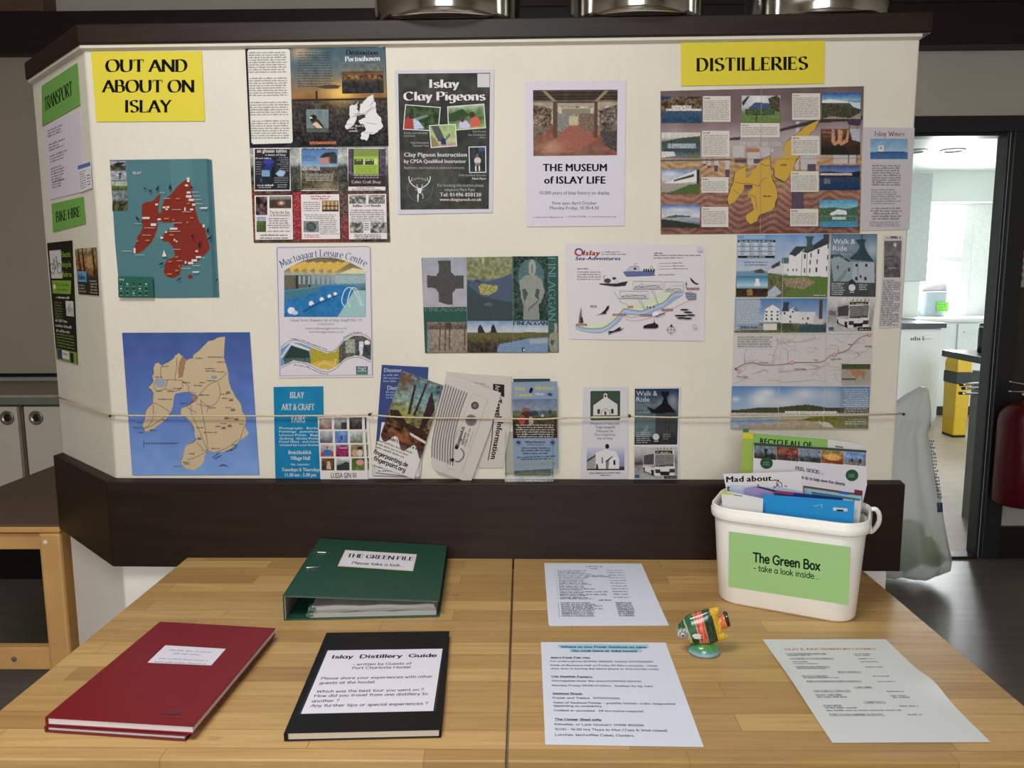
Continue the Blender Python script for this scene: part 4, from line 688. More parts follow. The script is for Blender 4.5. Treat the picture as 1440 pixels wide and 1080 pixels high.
m = (p.Y < np.interp(p.X, *zip(*up))) | (p.Y > np.interp(p.X, *zip(*lo))); p.C[m] = (212, 206, 214); s.put(p)
s.line([(x, y - 14) for x, y in up], 4, (70, 76, 110), True); s.line([(x, y + 16) for x, y in lo], 4, (70, 76, 110), True)
for q in (up[1:5], up[6:9]): 
    for (a, b), (c, d) in zip(q[:-1], q[1:]): s.L(a, b - 24, c, d - 24, 13, (110, 112, 140))
for (a, b), (c, d) in zip(lo[1:4], lo[2:5]): s.L(a, b + 42, c, d + 42, 13, (110, 112, 140))
s.rect(786, 1110, 886, 1180, (60, 110, 120)); s.T('Argyll', 800, 868, 1134, 18, W_); s.T('and Bute', 796, 876, 1154, 16, W_); s.rect(786, 1160, 886, 1180, (70, 140, 90))
s.done('leisure_centre_poster', 'white poster with an arched photo of a blue indoor pool', 'poster', LAM)

# --- Finlaggan
s = Sheet(WALL, .001, 1.15).V(580, 340, 6.545); s.base([(85, 148), (1340, 132), (1346, 1018), (116, 1024)], (44, 84, 76))
p = s.pic(90, 140, 498, 600, 9); p.grad((140, (150, 154, 172)), (600, (168, 162, 172))).noise(6, 40, 1); p.poly([(236, 170), (354, 170), (350, 270), (390, 312), (472, 306), (472, 428), (400, 432), (366, 470), (362, 582), (300, 574), (232, 548), (236, 470), (206, 424), (128, 416), (132, 302), (215, 312), (244, 262)], (74, 74, 72), 6); s.put(p, [(90, 148), (498, 142), (502, 598), (102, 602)])
s.T('FINLAGGAN', 112, 498, 640, 34, (98, 128, 116), 'serif'); p = s.pic(136, 738, 504, 1020, 9); p.grad((738, (130, 116, 104)), (800, (84, 76, 70)), (812, (150, 132, 118)), (1020, (128, 116, 104))).noise(24, 14, 3).rect(136, 810, 190, 1020, (120, 118, 116), 24)
for x in (250, 300, 340, 480): p.poly([(x, 740), (x + 14, 740), (x + 4, 1000), (x - 6, 1000)], (84, 74, 68))
p.ell(335, 770, 30, 30, (70, 66, 60)); s.put(p)
p = s.pic(500, 140, 920, 722, 9); p.grad((140, (120, 128, 92)), (330, (128, 132, 90)), (360, (70, 84, 104)), (722, (56, 66, 68))).noise(28, 20, 5, y1=380); p.poly([(500, 390), (640, 380), (760, 350), (920, 290), (920, 722), (500, 722)], (72, 86, 110), 3); p.poly([(500, 390), (640, 500), (920, 560), (920, 722), (500, 722)], (58, 70, 76), 2); p.poly([(610, 410), (640, 380), (700, 394), (790, 402), (780, 450), (700, 490), (620, 478)], (150, 148, 84), 24); p.ell(700, 574, 44, 18, (80, 96, 90)).ell(650, 170, 12, 40, (160, 166, 130)); s.put(p, [(499, 143), (918, 138), (922, 724), (503, 728)])
p = s.pic(920, 134, 1246, 722, 9); p.fill((46, 66, 60)).noise(34, 13, 6); p.ell(1090, 330, 120, 170, (78, 108, 112), 8).poly([(985, 360), (1030, 315), (1080, 305), (1140, 310), (1190, 350), (1218, 460), (1180, 560), (1090, 640), (1030, 600), (1000, 520)], (138, 142, 134), 8).ell(1102, 240, 34, 76, (150, 156, 150), 6).poly([(1020, 540), (1075, 640), (1160, 560), (1170, 722), (1020, 722)], (130, 134, 126), 8); p.poly([(1010, 440), (1040, 430), (1064, 480), (1030, 560)], (70, 84, 80)).poly([(1170, 440), (1140, 430), (1126, 500), (1160, 540)], (70, 84, 80)); p.poly([(1060, 620), (1150, 540), (1160, 552), (1070, 632)], (90, 96, 92)); p.rect(1098, 210, 1106, 290, (96, 104, 100)); s.put(p)
v, f, wd = layout('FINLAGGAN', 'serif'); k = 590 / np.ptp(v[:, 0]); s.add(np.c_[1252 + v[:, 1] * 64, 140 + (v[:, 0] - v[:, 0].min()) * k], f, (100, 138, 134), s.h + 6e-5)
p = s.pic(506, 728, 1250, 1020, 9); p.grad((728, (120, 146, 184)), (800, (170, 180, 190)), (832, (176, 184, 188)), (838, (98, 92, 56)), (900, (88, 82, 50)), (940, (66, 60, 50)), (1020, (60, 52, 46))).noise(12, 30, 2, y1=830).noise(20, 14, 4, y0=836); p.hill([(506, 840), (760, 832), (900, 840), (1100, 830), (1250, 846)], (96, 92, 54), 8, 880); p.poly([(598, 836), (606, 780), (626, 758), (646, 790), (668, 838)], (46, 44, 44)).poly([(718, 836), (728, 780), (745, 752), (762, 790), (780, 838)], (46, 44, 44)); p.poly([(780, 990), (800, 940), (920, 920), (1060, 890), (1250, 876), (1250, 1020), (780, 1020)], (110, 136, 170), 7).poly([(1080, 900), (1250, 884), (1250, 930), (1080, 940)], (150, 160, 166)).rect(1008, 974, 1034, 1010, (36, 36, 40)).rect(1020, 984, 1030, 1006, (206, 206, 210)); s.put(p)
s.T('FINLAGGAN', 928, 1246, 766, 34, (40, 48, 54), 'serif', True); p = s.pic(1252, 736, 1342, 1016, 9); p.fill((66, 96, 84)).noise(10, 20, 3).ell(1318, 790, 14, 46, (150, 150, 138)).poly([(1262, 850), (1310, 826), (1342, 840), (1342, 1016), (1275, 1016), (1252, 930)], (140, 136, 122), 12).poly([(1275, 900), (1310, 910), (1290, 960), (1266, 930)], (70, 84, 76)); s.put(p)
for x in (500, 924): s.line([(x, 140), (x + 4, 1020)], 3, (120, 150, 140))
s.done('castle_leaflet', 'dark green unfolded leaflet with a stone cross and a carved knight', 'leaflet', GLOSS)

# --- sea adventures
s = Sheet(WALL, .0012, 1.1).V(780, 330, 6.545); s.base([(92, 80), (1386, 92), (1376, 978), (132, 960), (100, 400)], (214, 208, 214))
RED, NAV = (190, 60, 50), (50, 76, 140)
s.disc(222, 164, 42, RED, 34); s.disc(228, 160, 30, (214, 208, 214), 24); an = np.linspace(-2.6, .6, 14); s.line(np.c_[220 + 34 * np.cos(an), 160 + 28 * np.sin(an)], 14, NAV, True)
s.T('Islay', 258, 416, 190, 44, RED, bold=True, lean=.2); s.T('Sea-Adventures', 188, 604, 234, 32, NAV, bold=True, lean=.2); s.T('www.', 430, 460, 166, 12, (90, 60, 60)); s.L(466, 166, 604, 164, 13, (110, 70, 70)); s.L(430, 186, 664, 186, 13, (110, 70, 70))
s.L(912, 176, 990, 176, 12, K); s.L(912, 196, 1340, 196, 13, (70, 70, 76)); s.L(912, 220, 1190, 218, 12, (90, 90, 96))
for i, y in enumerate((266, 292, 318)): s.line([(955, y), (1076, y - 2)], 2.5, K); s.L(1084, y, 1170 + i * 28, y, 12, (90, 90, 96))
s.L(950, 374, 1108, 374, 11, (90, 90, 96)); s.L(206, 320, 318, 320, 14, K); s.LL(206, 350, 440, 4, 22, 13, (100, 98, 104))
s.poly([(628, 340), (760, 332), (920, 330), (916, 372), (935, 374), (900, 380), (660, 388), (646, 372)], (92, 104, 156)); s.poly([(650, 335), (690, 300), (700, 290), (770, 290), (778, 325), (850, 338)], (190, 190, 200)); s.line([(660, 336), (694, 296), (770, 290), (776, 322)], 4, (80, 84, 96)); s.rect(726, 304, 750, 324, (60, 66, 80)); s.line([(740, 290), (736, 268), (760, 264)], 4, (90, 90, 100)); s.line([(880, 330), (878, 296), (896, 288), (902, 326)], 4, (110, 110, 120))
for x in (815, 835, 855, 880, 905): s.rect(x, 316, x + 14, 342, (56, 52, 56))
s.poly([(405, 448), (540, 450), (672, 428), (650, 470), (560, 478), (460, 466), (420, 460)], (52, 50, 56)); s.disc(486, 424, 30, (72, 70, 76), 22); s.disc(546, 402, 18, (64, 62, 68), 12); s.line([(456, 440), (452, 380), (470, 376)], 4, (70, 70, 76)); s.poly([(540, 440), (575, 416), (600, 436), (640, 432), (560, 452)], (196, 196, 202))
coast = [(190, 830), (240, 850), (330, 862), (430, 858), (500, 820), (560, 770), (600, 720), (640, 680), (700, 690), (800, 700), (900, 660), (1000, 620), (1060, 560), (1110, 530), (1180, 520)]
off = lambda a, b: [(x + a, y + b) for x, y in coast]
s.poly(off(0, 0) + off(10, -42)[::-1], (212, 216, 180)); s.poly([(720, 650), (830, 610), (960, 540), (1050, 500), (1060, 560), (960, 640), (800, 680)], (206, 214, 186))
s.poly(coast + [(1170, 560), (1100, 600), (1020, 660), (900, 720), (800, 740), (700, 735), (640, 730), (590, 800), (520, 860), (420, 905), (320, 900), (200, 850)], (150, 168, 206)); s.poly(off(0, 14) + off(0, 34)[::-1], (172, 188, 216))
s.line(coast, 4, (120, 120, 90), True); s.line([(645, 760), (680, 788), (800, 784), (1000, 720), (1240, 600)], 3, (176, 90, 96), True); s.line([(650, 730), (700, 762), (800, 740)], 3, (176, 90, 96), True); s.line([(540, 520), (610, 620), (660, 640), (672, 660)], 3, (90, 90, 96))
for a, b, c, d in ((718, 428, 988, 500), (598, 518, 862, 586), (1004, 434, 1182, 524)): s.poly([(a, b), (c, b + 4), (c, d), (a, d)], (208, 204, 208)); s.line([(a, b), (c, b + 4), (c, d), (a, d), (a, b)], 3.5, (90, 90, 96)); s.L(a + 16, d - 8, c - 14, d - 8, 9, (96, 96, 104)); s.line([(a + 16, d - 18), (a + 50, d - 24), (a + 80, d - 20), (c - 70, d - 30), (c - 20, d - 18)], 5, (84, 84, 92)); s.line([(a + 14, d - 10), (a + 70, b + 34), (c - 90, b + 40), (c - 12, b + 34)], 3, (120, 120, 126))
for q in (((885, 505), (945, 640)), ((910, 505), (950, 640)), ((765, 590), (825, 690)), ((790, 590), (828, 690)), ((1080, 528), (1040, 600)), ((800, 436), (812, 500))): s.line(q, 3, (110, 110, 116))
for x0, x1, y in ((196, 296, 820), (532, 654, 728), (980, 1084, 682), (1210, 1328, 488), (780, 892, 732), (672, 720, 656)): s.rect(x0, y, x1, y + 18, (140, 60, 76)); s.L(x0 + 6, y + 14, x1 - 6, y + 14, 10, (214, 190, 196))
s.poly([(380, 742), (430, 722), (462, 690), (480, 660), (500, 650), (496, 680), (470, 712), (476, 726), (440, 730)], (40, 38, 42)); s.poly([(1238, 392), (1262, 410), (1290, 440), (1326, 452), (1300, 458), (1276, 446), (1256, 430)], (40, 38, 42)); s.poly([(484, 888), (540, 884), (580, 858), (606, 846), (602, 868), (640, 856), (600, 884), (560, 892), (510, 908), (486, 926), (500, 902)], (46, 44, 46))
s.poly([(810, 860), (818, 836), (860, 822), (908, 812), (912, 790), (922, 812), (950, 828), (952, 852), (920, 862)], (40, 38, 42)); s.line([(914, 812), (912, 776)], 3, K)
for x, y in ((1190, 690), (1225, 714), (1140, 744), (1180, 744), (1220, 770), (1160, 766), (1250, 740)): s.disc(x, y, 40, (46, 46, 52), 8)
s.poly([(1195, 530), (1250, 524), (1300, 546), (1296, 594), (1240, 600), (1206, 580)], (140, 146, 160)); s.line([(1200, 540), (1250, 552), (1296, 540), (1290, 588), (1230, 594), (1206, 566), (1290, 570)], 5, (70, 74, 84)); s.line([(1206, 430), (1206, 490)], 5, (80, 80, 90)); s.line([(1194, 452), (1220, 452)], 5, (80, 80, 90))
an = np.linspace(0, 2 * math.pi, 26); s.line(np.c_[1068 + 32 * np.cos(an), 874 + 34 * np.sin(an)], 3.5, (70, 70, 76)); s.line([(1068, 820), (1068, 920)], 3, (70, 70, 76)); s.line([(1022, 874), (1118, 874)], 3, (70, 70, 76)); s.poly([(1056, 846), (1070, 820), (1084, 846)], K)
s.poly([(228, 730), (244, 660), (246, 732), (262, 810), (216, 812)], (110, 108, 112)); s.poly([(236, 760), (256, 760), (262, 812), (236, 812)], (54, 46, 50)); s.T('THE OA', 322, 386, 666, 16, (60, 58, 64), bold=True)
for x, y in ((840, 662), (866, 664), (900, 660)): s.poly([(x, y + 10), (x + 8, y - 6), (x + 20, y + 8)], (40, 40, 46))
s.poly([(895, 720), (930, 700), (960, 712), (950, 745), (900, 748)], (226, 226, 230)); s.poly([(920, 748), (1010, 716), (1014, 726), (930, 756)], (76, 84, 110))
for x, y in ((1330, 134), (1282, 842)): s.disc(x, y, 24, (196, 194, 206))
s.done('boat_trip_poster', 'white poster of boats, birds and a drawn blue coastline', 'poster', LAM)
# --- distillery trail map
s = Sheet(WALL, .001, 1.08).V(900, 0, 3.6); s.base([(103, 462), (1132, 437), (1118, 1000), (1112, 1180), (104, 1186)], (130, 108, 108))
p = s.pic(103, 440, 1130, 1184, 4.6); p.grad((440, (112, 92, 96)), (600, (130, 108, 112)), (690, (170, 156, 158)), (780, (176, 164, 160)), (800, (184, 150, 112)), (900, (170, 134, 100)), (980, (150, 108, 92)), (1184, (128, 84, 76)))
p.noise(10, 60, 1); a = p.Y > 800; rip = np.sin((p.Y * .11 + np.sin(p.X * .021) * 2.2 + np.sin(p.X * .05 + p.Y * .01) * .9) * 1.7); p.C[a] += (rip * 17)[a][:, None] * (1, .9, .8); p.noise(12, 9, 3, y0=790)
for x, y, ww, hh in ((470, 730, 60, 60), (545, 760, 70, 70), (318, 790, 16, 30), (342, 792, 16, 50), (376, 792, 22, 70), (432, 790, 24, 110), (790, 610, 20, 250), (820, 740, 80, 120), (985, 700, 120, 130), (600, 740, 60, 50)): p.rect(x, y, x + ww, y + hh, (190, 182, 182), 5)
for x, y, ww, hh in ((318, 820, 16, 10), (342, 830, 16, 14), (376, 830, 20, 32), (434, 852, 22, 42), (480, 796, 62, 22), (576, 800, 60, 24), (852, 832, 44, 40), (776, 970, 62, 92), (103, 795, 360, 10)): p.rect(x, y, x + ww, y + hh, (92, 76, 92), 6)
p.poly([(700, 650), (900, 600), (1130, 590), (1130, 612), (900, 622), (700, 664)], (70, 60, 64)).poly([(450, 690), (510, 684), (510, 700), (450, 704)], (80, 70, 74)).poly([(1040, 600), (1125, 600), (1118, 640), (1060, 636)], (74, 60, 84), 10); p.rect(1060, 640, 1066, 830, (110, 96, 100)).rect(1100, 640, 1106, 830, (110, 96, 100)); s.put(p, [(104, 463), (1131, 438), (1111, 1179), (105, 1185)])
GOLD = (206, 164, 66)
isl2 = [(655, 790), (640, 800), (600, 825), (585, 850), (560, 880), (540, 900), (532, 880), (546, 838), (520, 850), (478, 880), (470, 930), (455, 970), (440, 1010), (450, 1040), (480, 1020), (520, 970), (535, 940), (566, 940), (562, 965), (540, 985), (560, 1000), (572, 1040), (576, 1060), (540, 1085), (535, 1112), (560, 1136), (590, 1120), (605, 1085), (640, 1075), (680, 1050), (695, 1000), (685, 940), (665, 900), (660, 850)]
jura = [(905, 610), (870, 625), (830, 645), (790, 680), (740, 720), (722, 760), (750, 776), (730, 790), (695, 810), (676, 850), (680, 895), (730, 920), (760, 880), (780, 830), (806, 790), (770, 765), (770, 720), (850, 690), (880, 660)]
for P_ in (isl2, jura): c = np.mean(P_, 0); s.poly(CRAG([c + (np.array(q) - c) * 1.035 for q in P_], 2, 2), (92, 78, 62)); s.poly(CRAG(P_, 2, 2), GOLD)
s.rect(526, 936, 568, 954, (92, 76, 92))
for q in (((480, 920), (520, 930), (560, 930), (600, 945)), ((545, 985), (580, 1000), (590, 1060)), ((610, 830), (640, 840), (655, 835)), ((600, 945), (620, 910), (640, 900)), ((470, 960), (500, 985))): s.line(q, 2.5, (130, 104, 60), True)
s.T('JURA', 710, 742, 840, 9, (70, 56, 40), bold=True); s.T('ISLAY', 624, 664, 998, 9, (70, 56, 40), bold=True)
s.T('THE ISLAY AND JURA', 500, 716, 740, 22, (222, 216, 216), bold=True, lean=-.15); s.rect(536, 752, 604, 770, (176, 122, 84)); s.T('TRAIL', 616, 680, 770, 18, (222, 216, 216), bold=True)
CA = (214, 208, 200)
for q in ((318, 488, 457, 618), (313, 663, 452, 794), (310, 898, 446, 976), (310, 1048, 446, 1150), (508, 624, 705, 697), (768, 474, 910, 608), (764, 690, 906, 788), (762, 868, 902, 972), (758, 1058, 900, 1146)):
    x0, y0, x1, y1 = q; s.rect(x0, y0, x1, y1, CA); s.L(x0 + 6, y0 + 14, x0 + 40, y0 + 14, 7, K); s.LL(x0 + 6, y0 + 26, x1 - 6, int((y1 - y0 - 26) / 8.6), 8.6, 5.4, (120, 114, 112), rag=.06)
def land(q, st, fn=None, nz=14, seed=0): 
    p = s.pic(*q, 4); p.grad(*st).noise(nz, 9, seed); 
    if fn: fn(p)
    s.put(p)
land((106, 490, 310, 622), ((490, (96, 84, 66)), (550, (110, 88, 68)), (568, (64, 84, 108)), (622, (40, 74, 110))), lambda p: (p.noise(46, 8, 2, y1=560), p.poly([(106, 490), (160, 488), (150, 500), (106, 510)], (44, 64, 110)), p.rect(130, 552, 310, 562, (206, 200, 200), 30), p.rect(160, 535, 260, 552, (190, 184, 180), 45)))
land((108, 672, 304, 800), ((672, (206, 202, 196)), (700, (200, 198, 194)), (720, (96, 110, 96)), (770, (70, 84, 84)), (800, (120, 130, 140))), lambda p: (p.poly([(108, 720), (200, 700), (304, 690), (304, 740), (108, 745)], (66, 84, 70), 8), p.rect(140, 728, 280, 752, (150, 164, 176), 28), p.rect(120, 752, 300, 770, (60, 76, 88), 14), p.rect(155, 700, 159, 790, (40, 44, 48)), p.poly([(108, 770), (170, 768), (180, 790), (108, 800)], (206, 206, 204), 10), p.poly([(200, 800), (304, 780), (304, 800)], (96, 120, 70))))
land((108, 858, 300, 980), ((858, (110, 140, 184)), (905, (190, 196, 206)), (930, (170, 160, 158)), (980, (90, 116, 60))), lambda p: (p.glow(150, 880, 40, 14, (226, 222, 226), .8), p.poly([(120, 928), (180, 905), (290, 860), (294, 920), (180, 930)], (222, 218, 216), 6), p.poly([(170, 912), (275, 880), (270, 896), (170, 920)], (70, 66, 70)), p.rect(285, 860, 300, 960, (58, 60, 66)), p.poly([(108, 935), (200, 930), (240, 940), (150, 972), (108, 972)], (160, 150, 146), 12), p.poly([(150, 978), (250, 935), (300, 930), (300, 980)], (78, 104, 52), 10)))
land((108, 1036, 302, 1152), ((1036, (84, 116, 172)), (1070, (170, 184, 206)), (1098, (206, 206, 206)), (1105, (150, 160, 172)), (1120, (140, 150, 162)), (1152, (60, 64, 58))), lambda p: (p.glow(200, 1062, 70, 10, (226, 222, 226), .7), p.poly([(130, 1098), (180, 1088), (255, 1094), (255, 1100), (130, 1104)], (90, 92, 96)), p.poly([(108, 1110), (180, 1118), (302, 1138), (302, 1152), (108, 1152)], (50, 56, 44), 12)))
land((512, 486, 708, 622), ((486, (176, 182, 190)), (540, (190, 194, 196)), (576, (110, 130, 84)), (622, (106, 136, 62))), lambda p: (p.glow(600, 500, 50, 40, (230, 228, 228), .9), p.poly([(548, 548), (580, 520), (650, 524), (668, 545), (668, 575), (550, 580)], (70, 90, 124), 8), p.poly([(646, 500), (690, 484), (708, 500), (708, 570), (660, 560)], (78, 70, 50), 25), p.poly([(512, 520), (545, 486), (552, 490), (520, 540)], (66, 56, 48)), p.rect(530, 555, 680, 585, (70, 90, 56), 20), p.rect(575, 580, 640, 584, (60, 60, 50)), p.rect(585, 580, 589, 618, (60, 60, 50)), p.rect(610, 575, 614, 614, (60, 60, 50))))
land((918, 472, 1114, 604), ((472, (40, 90, 160)), (510, (140, 180, 210)), (522, (96, 104, 96)), (560, (64, 72, 50)), (575, (150, 136, 122)), (604, (160, 146, 130))), lambda p: (p.poly([(918, 512), (960, 504), (1050, 516), (1050, 524), (918, 522)], (220, 222, 226)), p.poly([(1050, 518), (1114, 520), (1114, 555), (1080, 545)], (190, 206, 222)), p.poly([(918, 522), (1000, 530), (1114, 570), (1060, 600), (960, 590), (918, 604)], (70, 70, 54), 22)))
land((912, 654, 1112, 784), ((654, (120, 84, 66)), (700, (84, 58, 48)), (784, (52, 46, 40))), lambda p: ([p.poly([(x, 654), (x + 12, 656), (x + 18, 720), (x + 40, 700), (x + 46, 660), (x + 56, 662), (x + 50, 720), (x + 14, 740), (x - 4, 720)], (196, 140, 106), 16) for x in (968, 1000)], p.rect(920, 670, 980, 676, (150, 110, 90)), p.rect(925, 690, 975, 695, (140, 104, 86)), p.poly([(1058, 654), (1112, 654), (1112, 720), (1070, 710)], (170, 176, 190), 20), p.rect(912, 745, 1040, 784, (44, 46, 38), 6)), 10)
land((906, 838, 1110, 962), ((838, (62, 80, 138)), (870, (110, 130, 180)), (885, (60, 60, 76)), (905, (52, 70, 100)), (962, (36, 60, 96))), lambda p: (p.hill([(906, 872), (960, 868), (1040, 878), (1110, 866)], (46, 48, 54), 6, 896), p.rect(910, 878, 1070, 890, (196, 184, 176), 22), p.rect(930, 905, 960, 930, (120, 116, 120), 20)), 8)
land((906, 1014, 1098, 1150), ((1014, (70, 150, 200)), (1050, (130, 184, 206)), (1062, (76, 110, 90)), (1090, (96, 120, 90)), (1100, (80, 130, 150)), (1150, (70, 150, 186))), lambda p: (p.hill([(906, 1056), (980, 1050), (1040, 1062), (1098, 1046)], (70, 104, 76), 18, 1090), p.poly([(960, 1080), (1000, 1060), (1040, 1068), (1045, 1086), (960, 1090)], (214, 220, 222), 14), p.rect(906, 1098, 1090, 1122, (76, 112, 88), 14), p.rect(970, 1098, 1040, 1112, (190, 200, 204), 20)))
s.line([(612, 440), (606, 1180)], 2, (170, 150, 146)); s.line([(103, 812), (1112, 800)], 1.6, (160, 140, 134))
s.done('distillery_map', 'purple brown trail map with golden islands and photos under the DISTILLERIES sign', 'map', GLOSS)

# --- wines sheet and newspaper cutting
s = Sheet(WALL, .001, 1.05).V(1180, 150, 3.273); s.base([(108, 96), (346, 98), (322, 566), (92, 572)], (196, 190, 194))
s.T('Islay Wines', 162, 300, 136, 21, (70, 66, 70), 'serif'); p = s.pic(142, 148, 314, 242, 4); p.grad((148, (116, 154, 192)), (208, (150, 184, 214)), (211, (60, 96, 150)), (242, (70, 110, 166))).noise(8, 14, 2); p.rect(180, 180, 204, 212, (222, 220, 206)).rect(186, 186, 194, 196, (120, 140, 160)).rect(170, 208, 300, 214, (56, 76, 112), 10); s.put(p)
s.LL(150, 276, 292, 9, 11, 8.4, (110, 104, 110), rag=.1); s.LL(146, 386, 288, 7, 10.4, 7, (120, 114, 120), rag=.25); s.LL(142, 472, 290, 5, 12, 8.6, (104, 98, 104), align='c', rag=.2); s.LL(140, 534, 284, 3, 9, 6.6, (124, 118, 124), rag=.1)
s.done('wine_notice', 'pale notice with a blue lighthouse photo at the right wall edge', 'notice')
s = Sheet(WALL, .001, 1.05).V(1010, 310, 5.143); s.base([(1196, 108), (1332, 112), (1318, 770), (1160, 782), (1180, 440)], (202, 198, 200))
s.T('www.', 1206, 1240, 132, 11, K); s.L(1244, 132, 1324, 132, 18, K); p = s.pic(1198, 146, 1322, 412, 6); p.grad((146, (110, 108, 112)), (240, (120, 118, 120)), (340, (90, 88, 92)), (412, (100, 98, 100))).noise(20, 16, 4).ell(1276, 176, 12, 14, (200, 198, 200)).rect(1200, 260, 1290, 268, (84, 82, 86)).rect(1230, 340, 1290, 350, (150, 148, 150)); s.put(p, [(1198, 148), (1324, 146), (1314, 412), (1196, 412)])
for i in range(26): s.L(1192 - i * 1.1, 438 + i * 12.9, (1318 if i % 6 else 1270) - i * .6, 438 + i * 12.9, 10, (84, 80, 86))
s.done('newspaper_cutting', 'narrow newspaper cutting with a grey photo below the lighthouse notice', 'newspaper cutting')

# --- unfolded walk and ride leaflet
s = Sheet(WALL, .001, 1.05).V(1010, 310, 5.143); s.base([(136, 106), (800, 98), (1146, 98), (1104, 1110), (1078, 1508), (86, 1506), (110, 800)], (206, 200, 198))
p = s.pic(130, 102, 806, 556, 6.2); p.grad((102, (106, 150, 206)), (180, (150, 176, 212)), (350, (178, 190, 206)), (556, (110, 120, 90))).noise(10, 50, 2); p.rect(180, 108, 330, 130, (150, 180, 220))
p.hill([(130, 372), (240, 366), (300, 350), (330, 362), (380, 380), (470, 396), (520, 400), (806, 408)], (104, 104, 70), 10); p.noise(30, 14, 3, 340, 400, 720, 480, (1, .9, .8)); p.poly([(420, 400), (806, 400), (806, 556), (480, 556), (520, 500), (640, 480), (700, 440), (520, 420)], (96, 124, 60), 9); p.poly([(480, 420), (640, 410), (720, 450), (620, 500), (500, 480)], (150, 130, 106), 26); p.rect(130, 366, 360, 400, (110, 150, 176)).poly([(270, 366), (310, 348), (330, 362), (340, 380), (265, 382)], (90, 80, 60)); p.poly([(360, 520), (420, 470), (470, 520), (420, 556), (355, 556)], (170, 186, 200), 10)
p.poly([(362, 364), (450, 300), (460, 378), (362, 378)], (206, 206, 210)).poly([(386, 328), (448, 292), (448, 326), (390, 350)], (70, 74, 74)); p.rect(460, 312, 516, 384, (220, 220, 222)).rect(462, 268, 512, 314, (84, 116, 116))
p.poly([(512, 262), (560, 196), (615, 230), (806, 130), (806, 410), (512, 396)], (226, 224, 226), 3); p.poly([(512, 244), (560, 188), (640, 190), (560, 262)], (66, 72, 76)).poly([(610, 232), (806, 100), (806, 168), (650, 236)], (62, 68, 74)); p.poly([(606, 236), (640, 180), (640, 150), (626, 118), (690, 118), (678, 150), (680, 180), (690, 206)], (70, 92, 92)); p.rect(756, 102, 806, 150, (66, 72, 78))
for x, y in ((628, 262), (672, 250), (726, 228), (668, 302), (630, 360), (668, 360), (718, 358), (790, 350), (796, 190), (796, 270), (720, 300), (508, 360), (545, 358), (572, 358)): p.rect(x - 5, y - 16 if x > 600 else y - 8, x + 5, y + 18 if x > 600 else y + 8, (58, 60, 64))
p.rect(606, 240, 611, 398, (130, 130, 134)).rect(644, 236, 649, 398, (130, 130, 134)); s.put(p, [(136, 106), (808, 98), (786, 556), (124, 556)])
s.rect(140, 142, 412, 158, (44, 42, 46)); s.L(152, 156, 400, 156, 12, (190, 190, 194))
for i in range(5): s.rect(140, 162 + i * 18, 408, 178 + i * 18, ((206, 206, 210), (150, 176, 210))[i % 2]); [s.L(x, 175 + i * 18, x + 32, 175 + i * 18, 11, (80, 86, 100)) for x in (160, 222, 284, 356)]
s.rect(140, 256, 406, 272, (44, 42, 46)); s.L(206, 269, 344, 269, 10, (190, 190, 194)); s.L(186, 306, 358, 306, 10, (90, 104, 124)); s.L(190, 326, 356, 326, 10, (90, 104, 124))
p = s.pic(130, 402, 356, 548, 6); p.grad((402, (60, 120, 160)), (470, (170, 206, 220)), (490, (120, 150, 170)), (494, (60, 50, 36)), (548, (66, 54, 40))).noise(20, 10, 6, y0=492).rect(266, 420, 292, 474, (230, 232, 234)).poly([(258, 474), (300, 474), (300, 452), (262, 452)], (226, 230, 232)); p.poly([(200, 500), (240, 494), (250, 540), (210, 540)], (150, 116, 66), 20); s.put(p)
p = s.pic(118, 562, 784, 812, 6.2); p.grad((562, (84, 124, 178)), (700, (150, 176, 206)), (735, (170, 180, 190)), (745, (120, 120, 100)), (790, (80, 84, 60)), (812, (120, 120, 70))).noise(6, 40, 3).noise(20, 12, 5, y0=745); p.poly([(118, 562), (300, 562), (300, 780), (118, 800)], (150, 164, 184), 5)
p.poly([(328, 730), (338, 640), (390, 608), (440, 640), (450, 730)], (224, 222, 224)); p.poly([(450, 735), (455, 650), (480, 656), (520, 640), (545, 628), (585, 660), (590, 740), (470, 745)], (218, 216, 218)).rect(585, 662, 700, 745, (214, 210, 210)).poly([(690, 690), (760, 710), (760, 750), (690, 750)], (196, 190, 190)); p.poly([(454, 656), (470, 620), (468, 590), (510, 590), (505, 620), (510, 656)], (66, 72, 80)).rect(726, 572, 752, 712, (94, 72, 64)); p.poly([(535, 640), (560, 625), (580, 655), (560, 660)], (110, 120, 130))
for x, y in ((348, 658), (386, 658), (426, 658), (348, 686), (386, 686), (426, 686), (348, 712), (386, 712), (426, 712), (480, 670), (522, 696), (538, 658), (612, 710), (650, 708), (520, 732), (640, 745)): p.rect(x - 6, y - 7, x + 6, y + 7, (56, 56, 62))
p.rect(330, 745, 424, 792, (214, 210, 206)).rect(424, 740, 540, 780, (70, 84, 56), 10).rect(590, 755, 780, 806, (60, 84, 92), 10).rect(140, 758, 330, 792, (130, 146, 156), 12); s.put(p, [(120, 564), (786, 562), (778, 812), (114, 812)])
s.LL(132, 588, 318, 12, 14, 9, (200, 206, 214), rag=.2); s.T('www.', 136, 156, 780, 12, W_); s.L(162, 780, 286, 780, 15, (60, 70, 90)); s.L(686, 544, 772, 544, 8, W_)
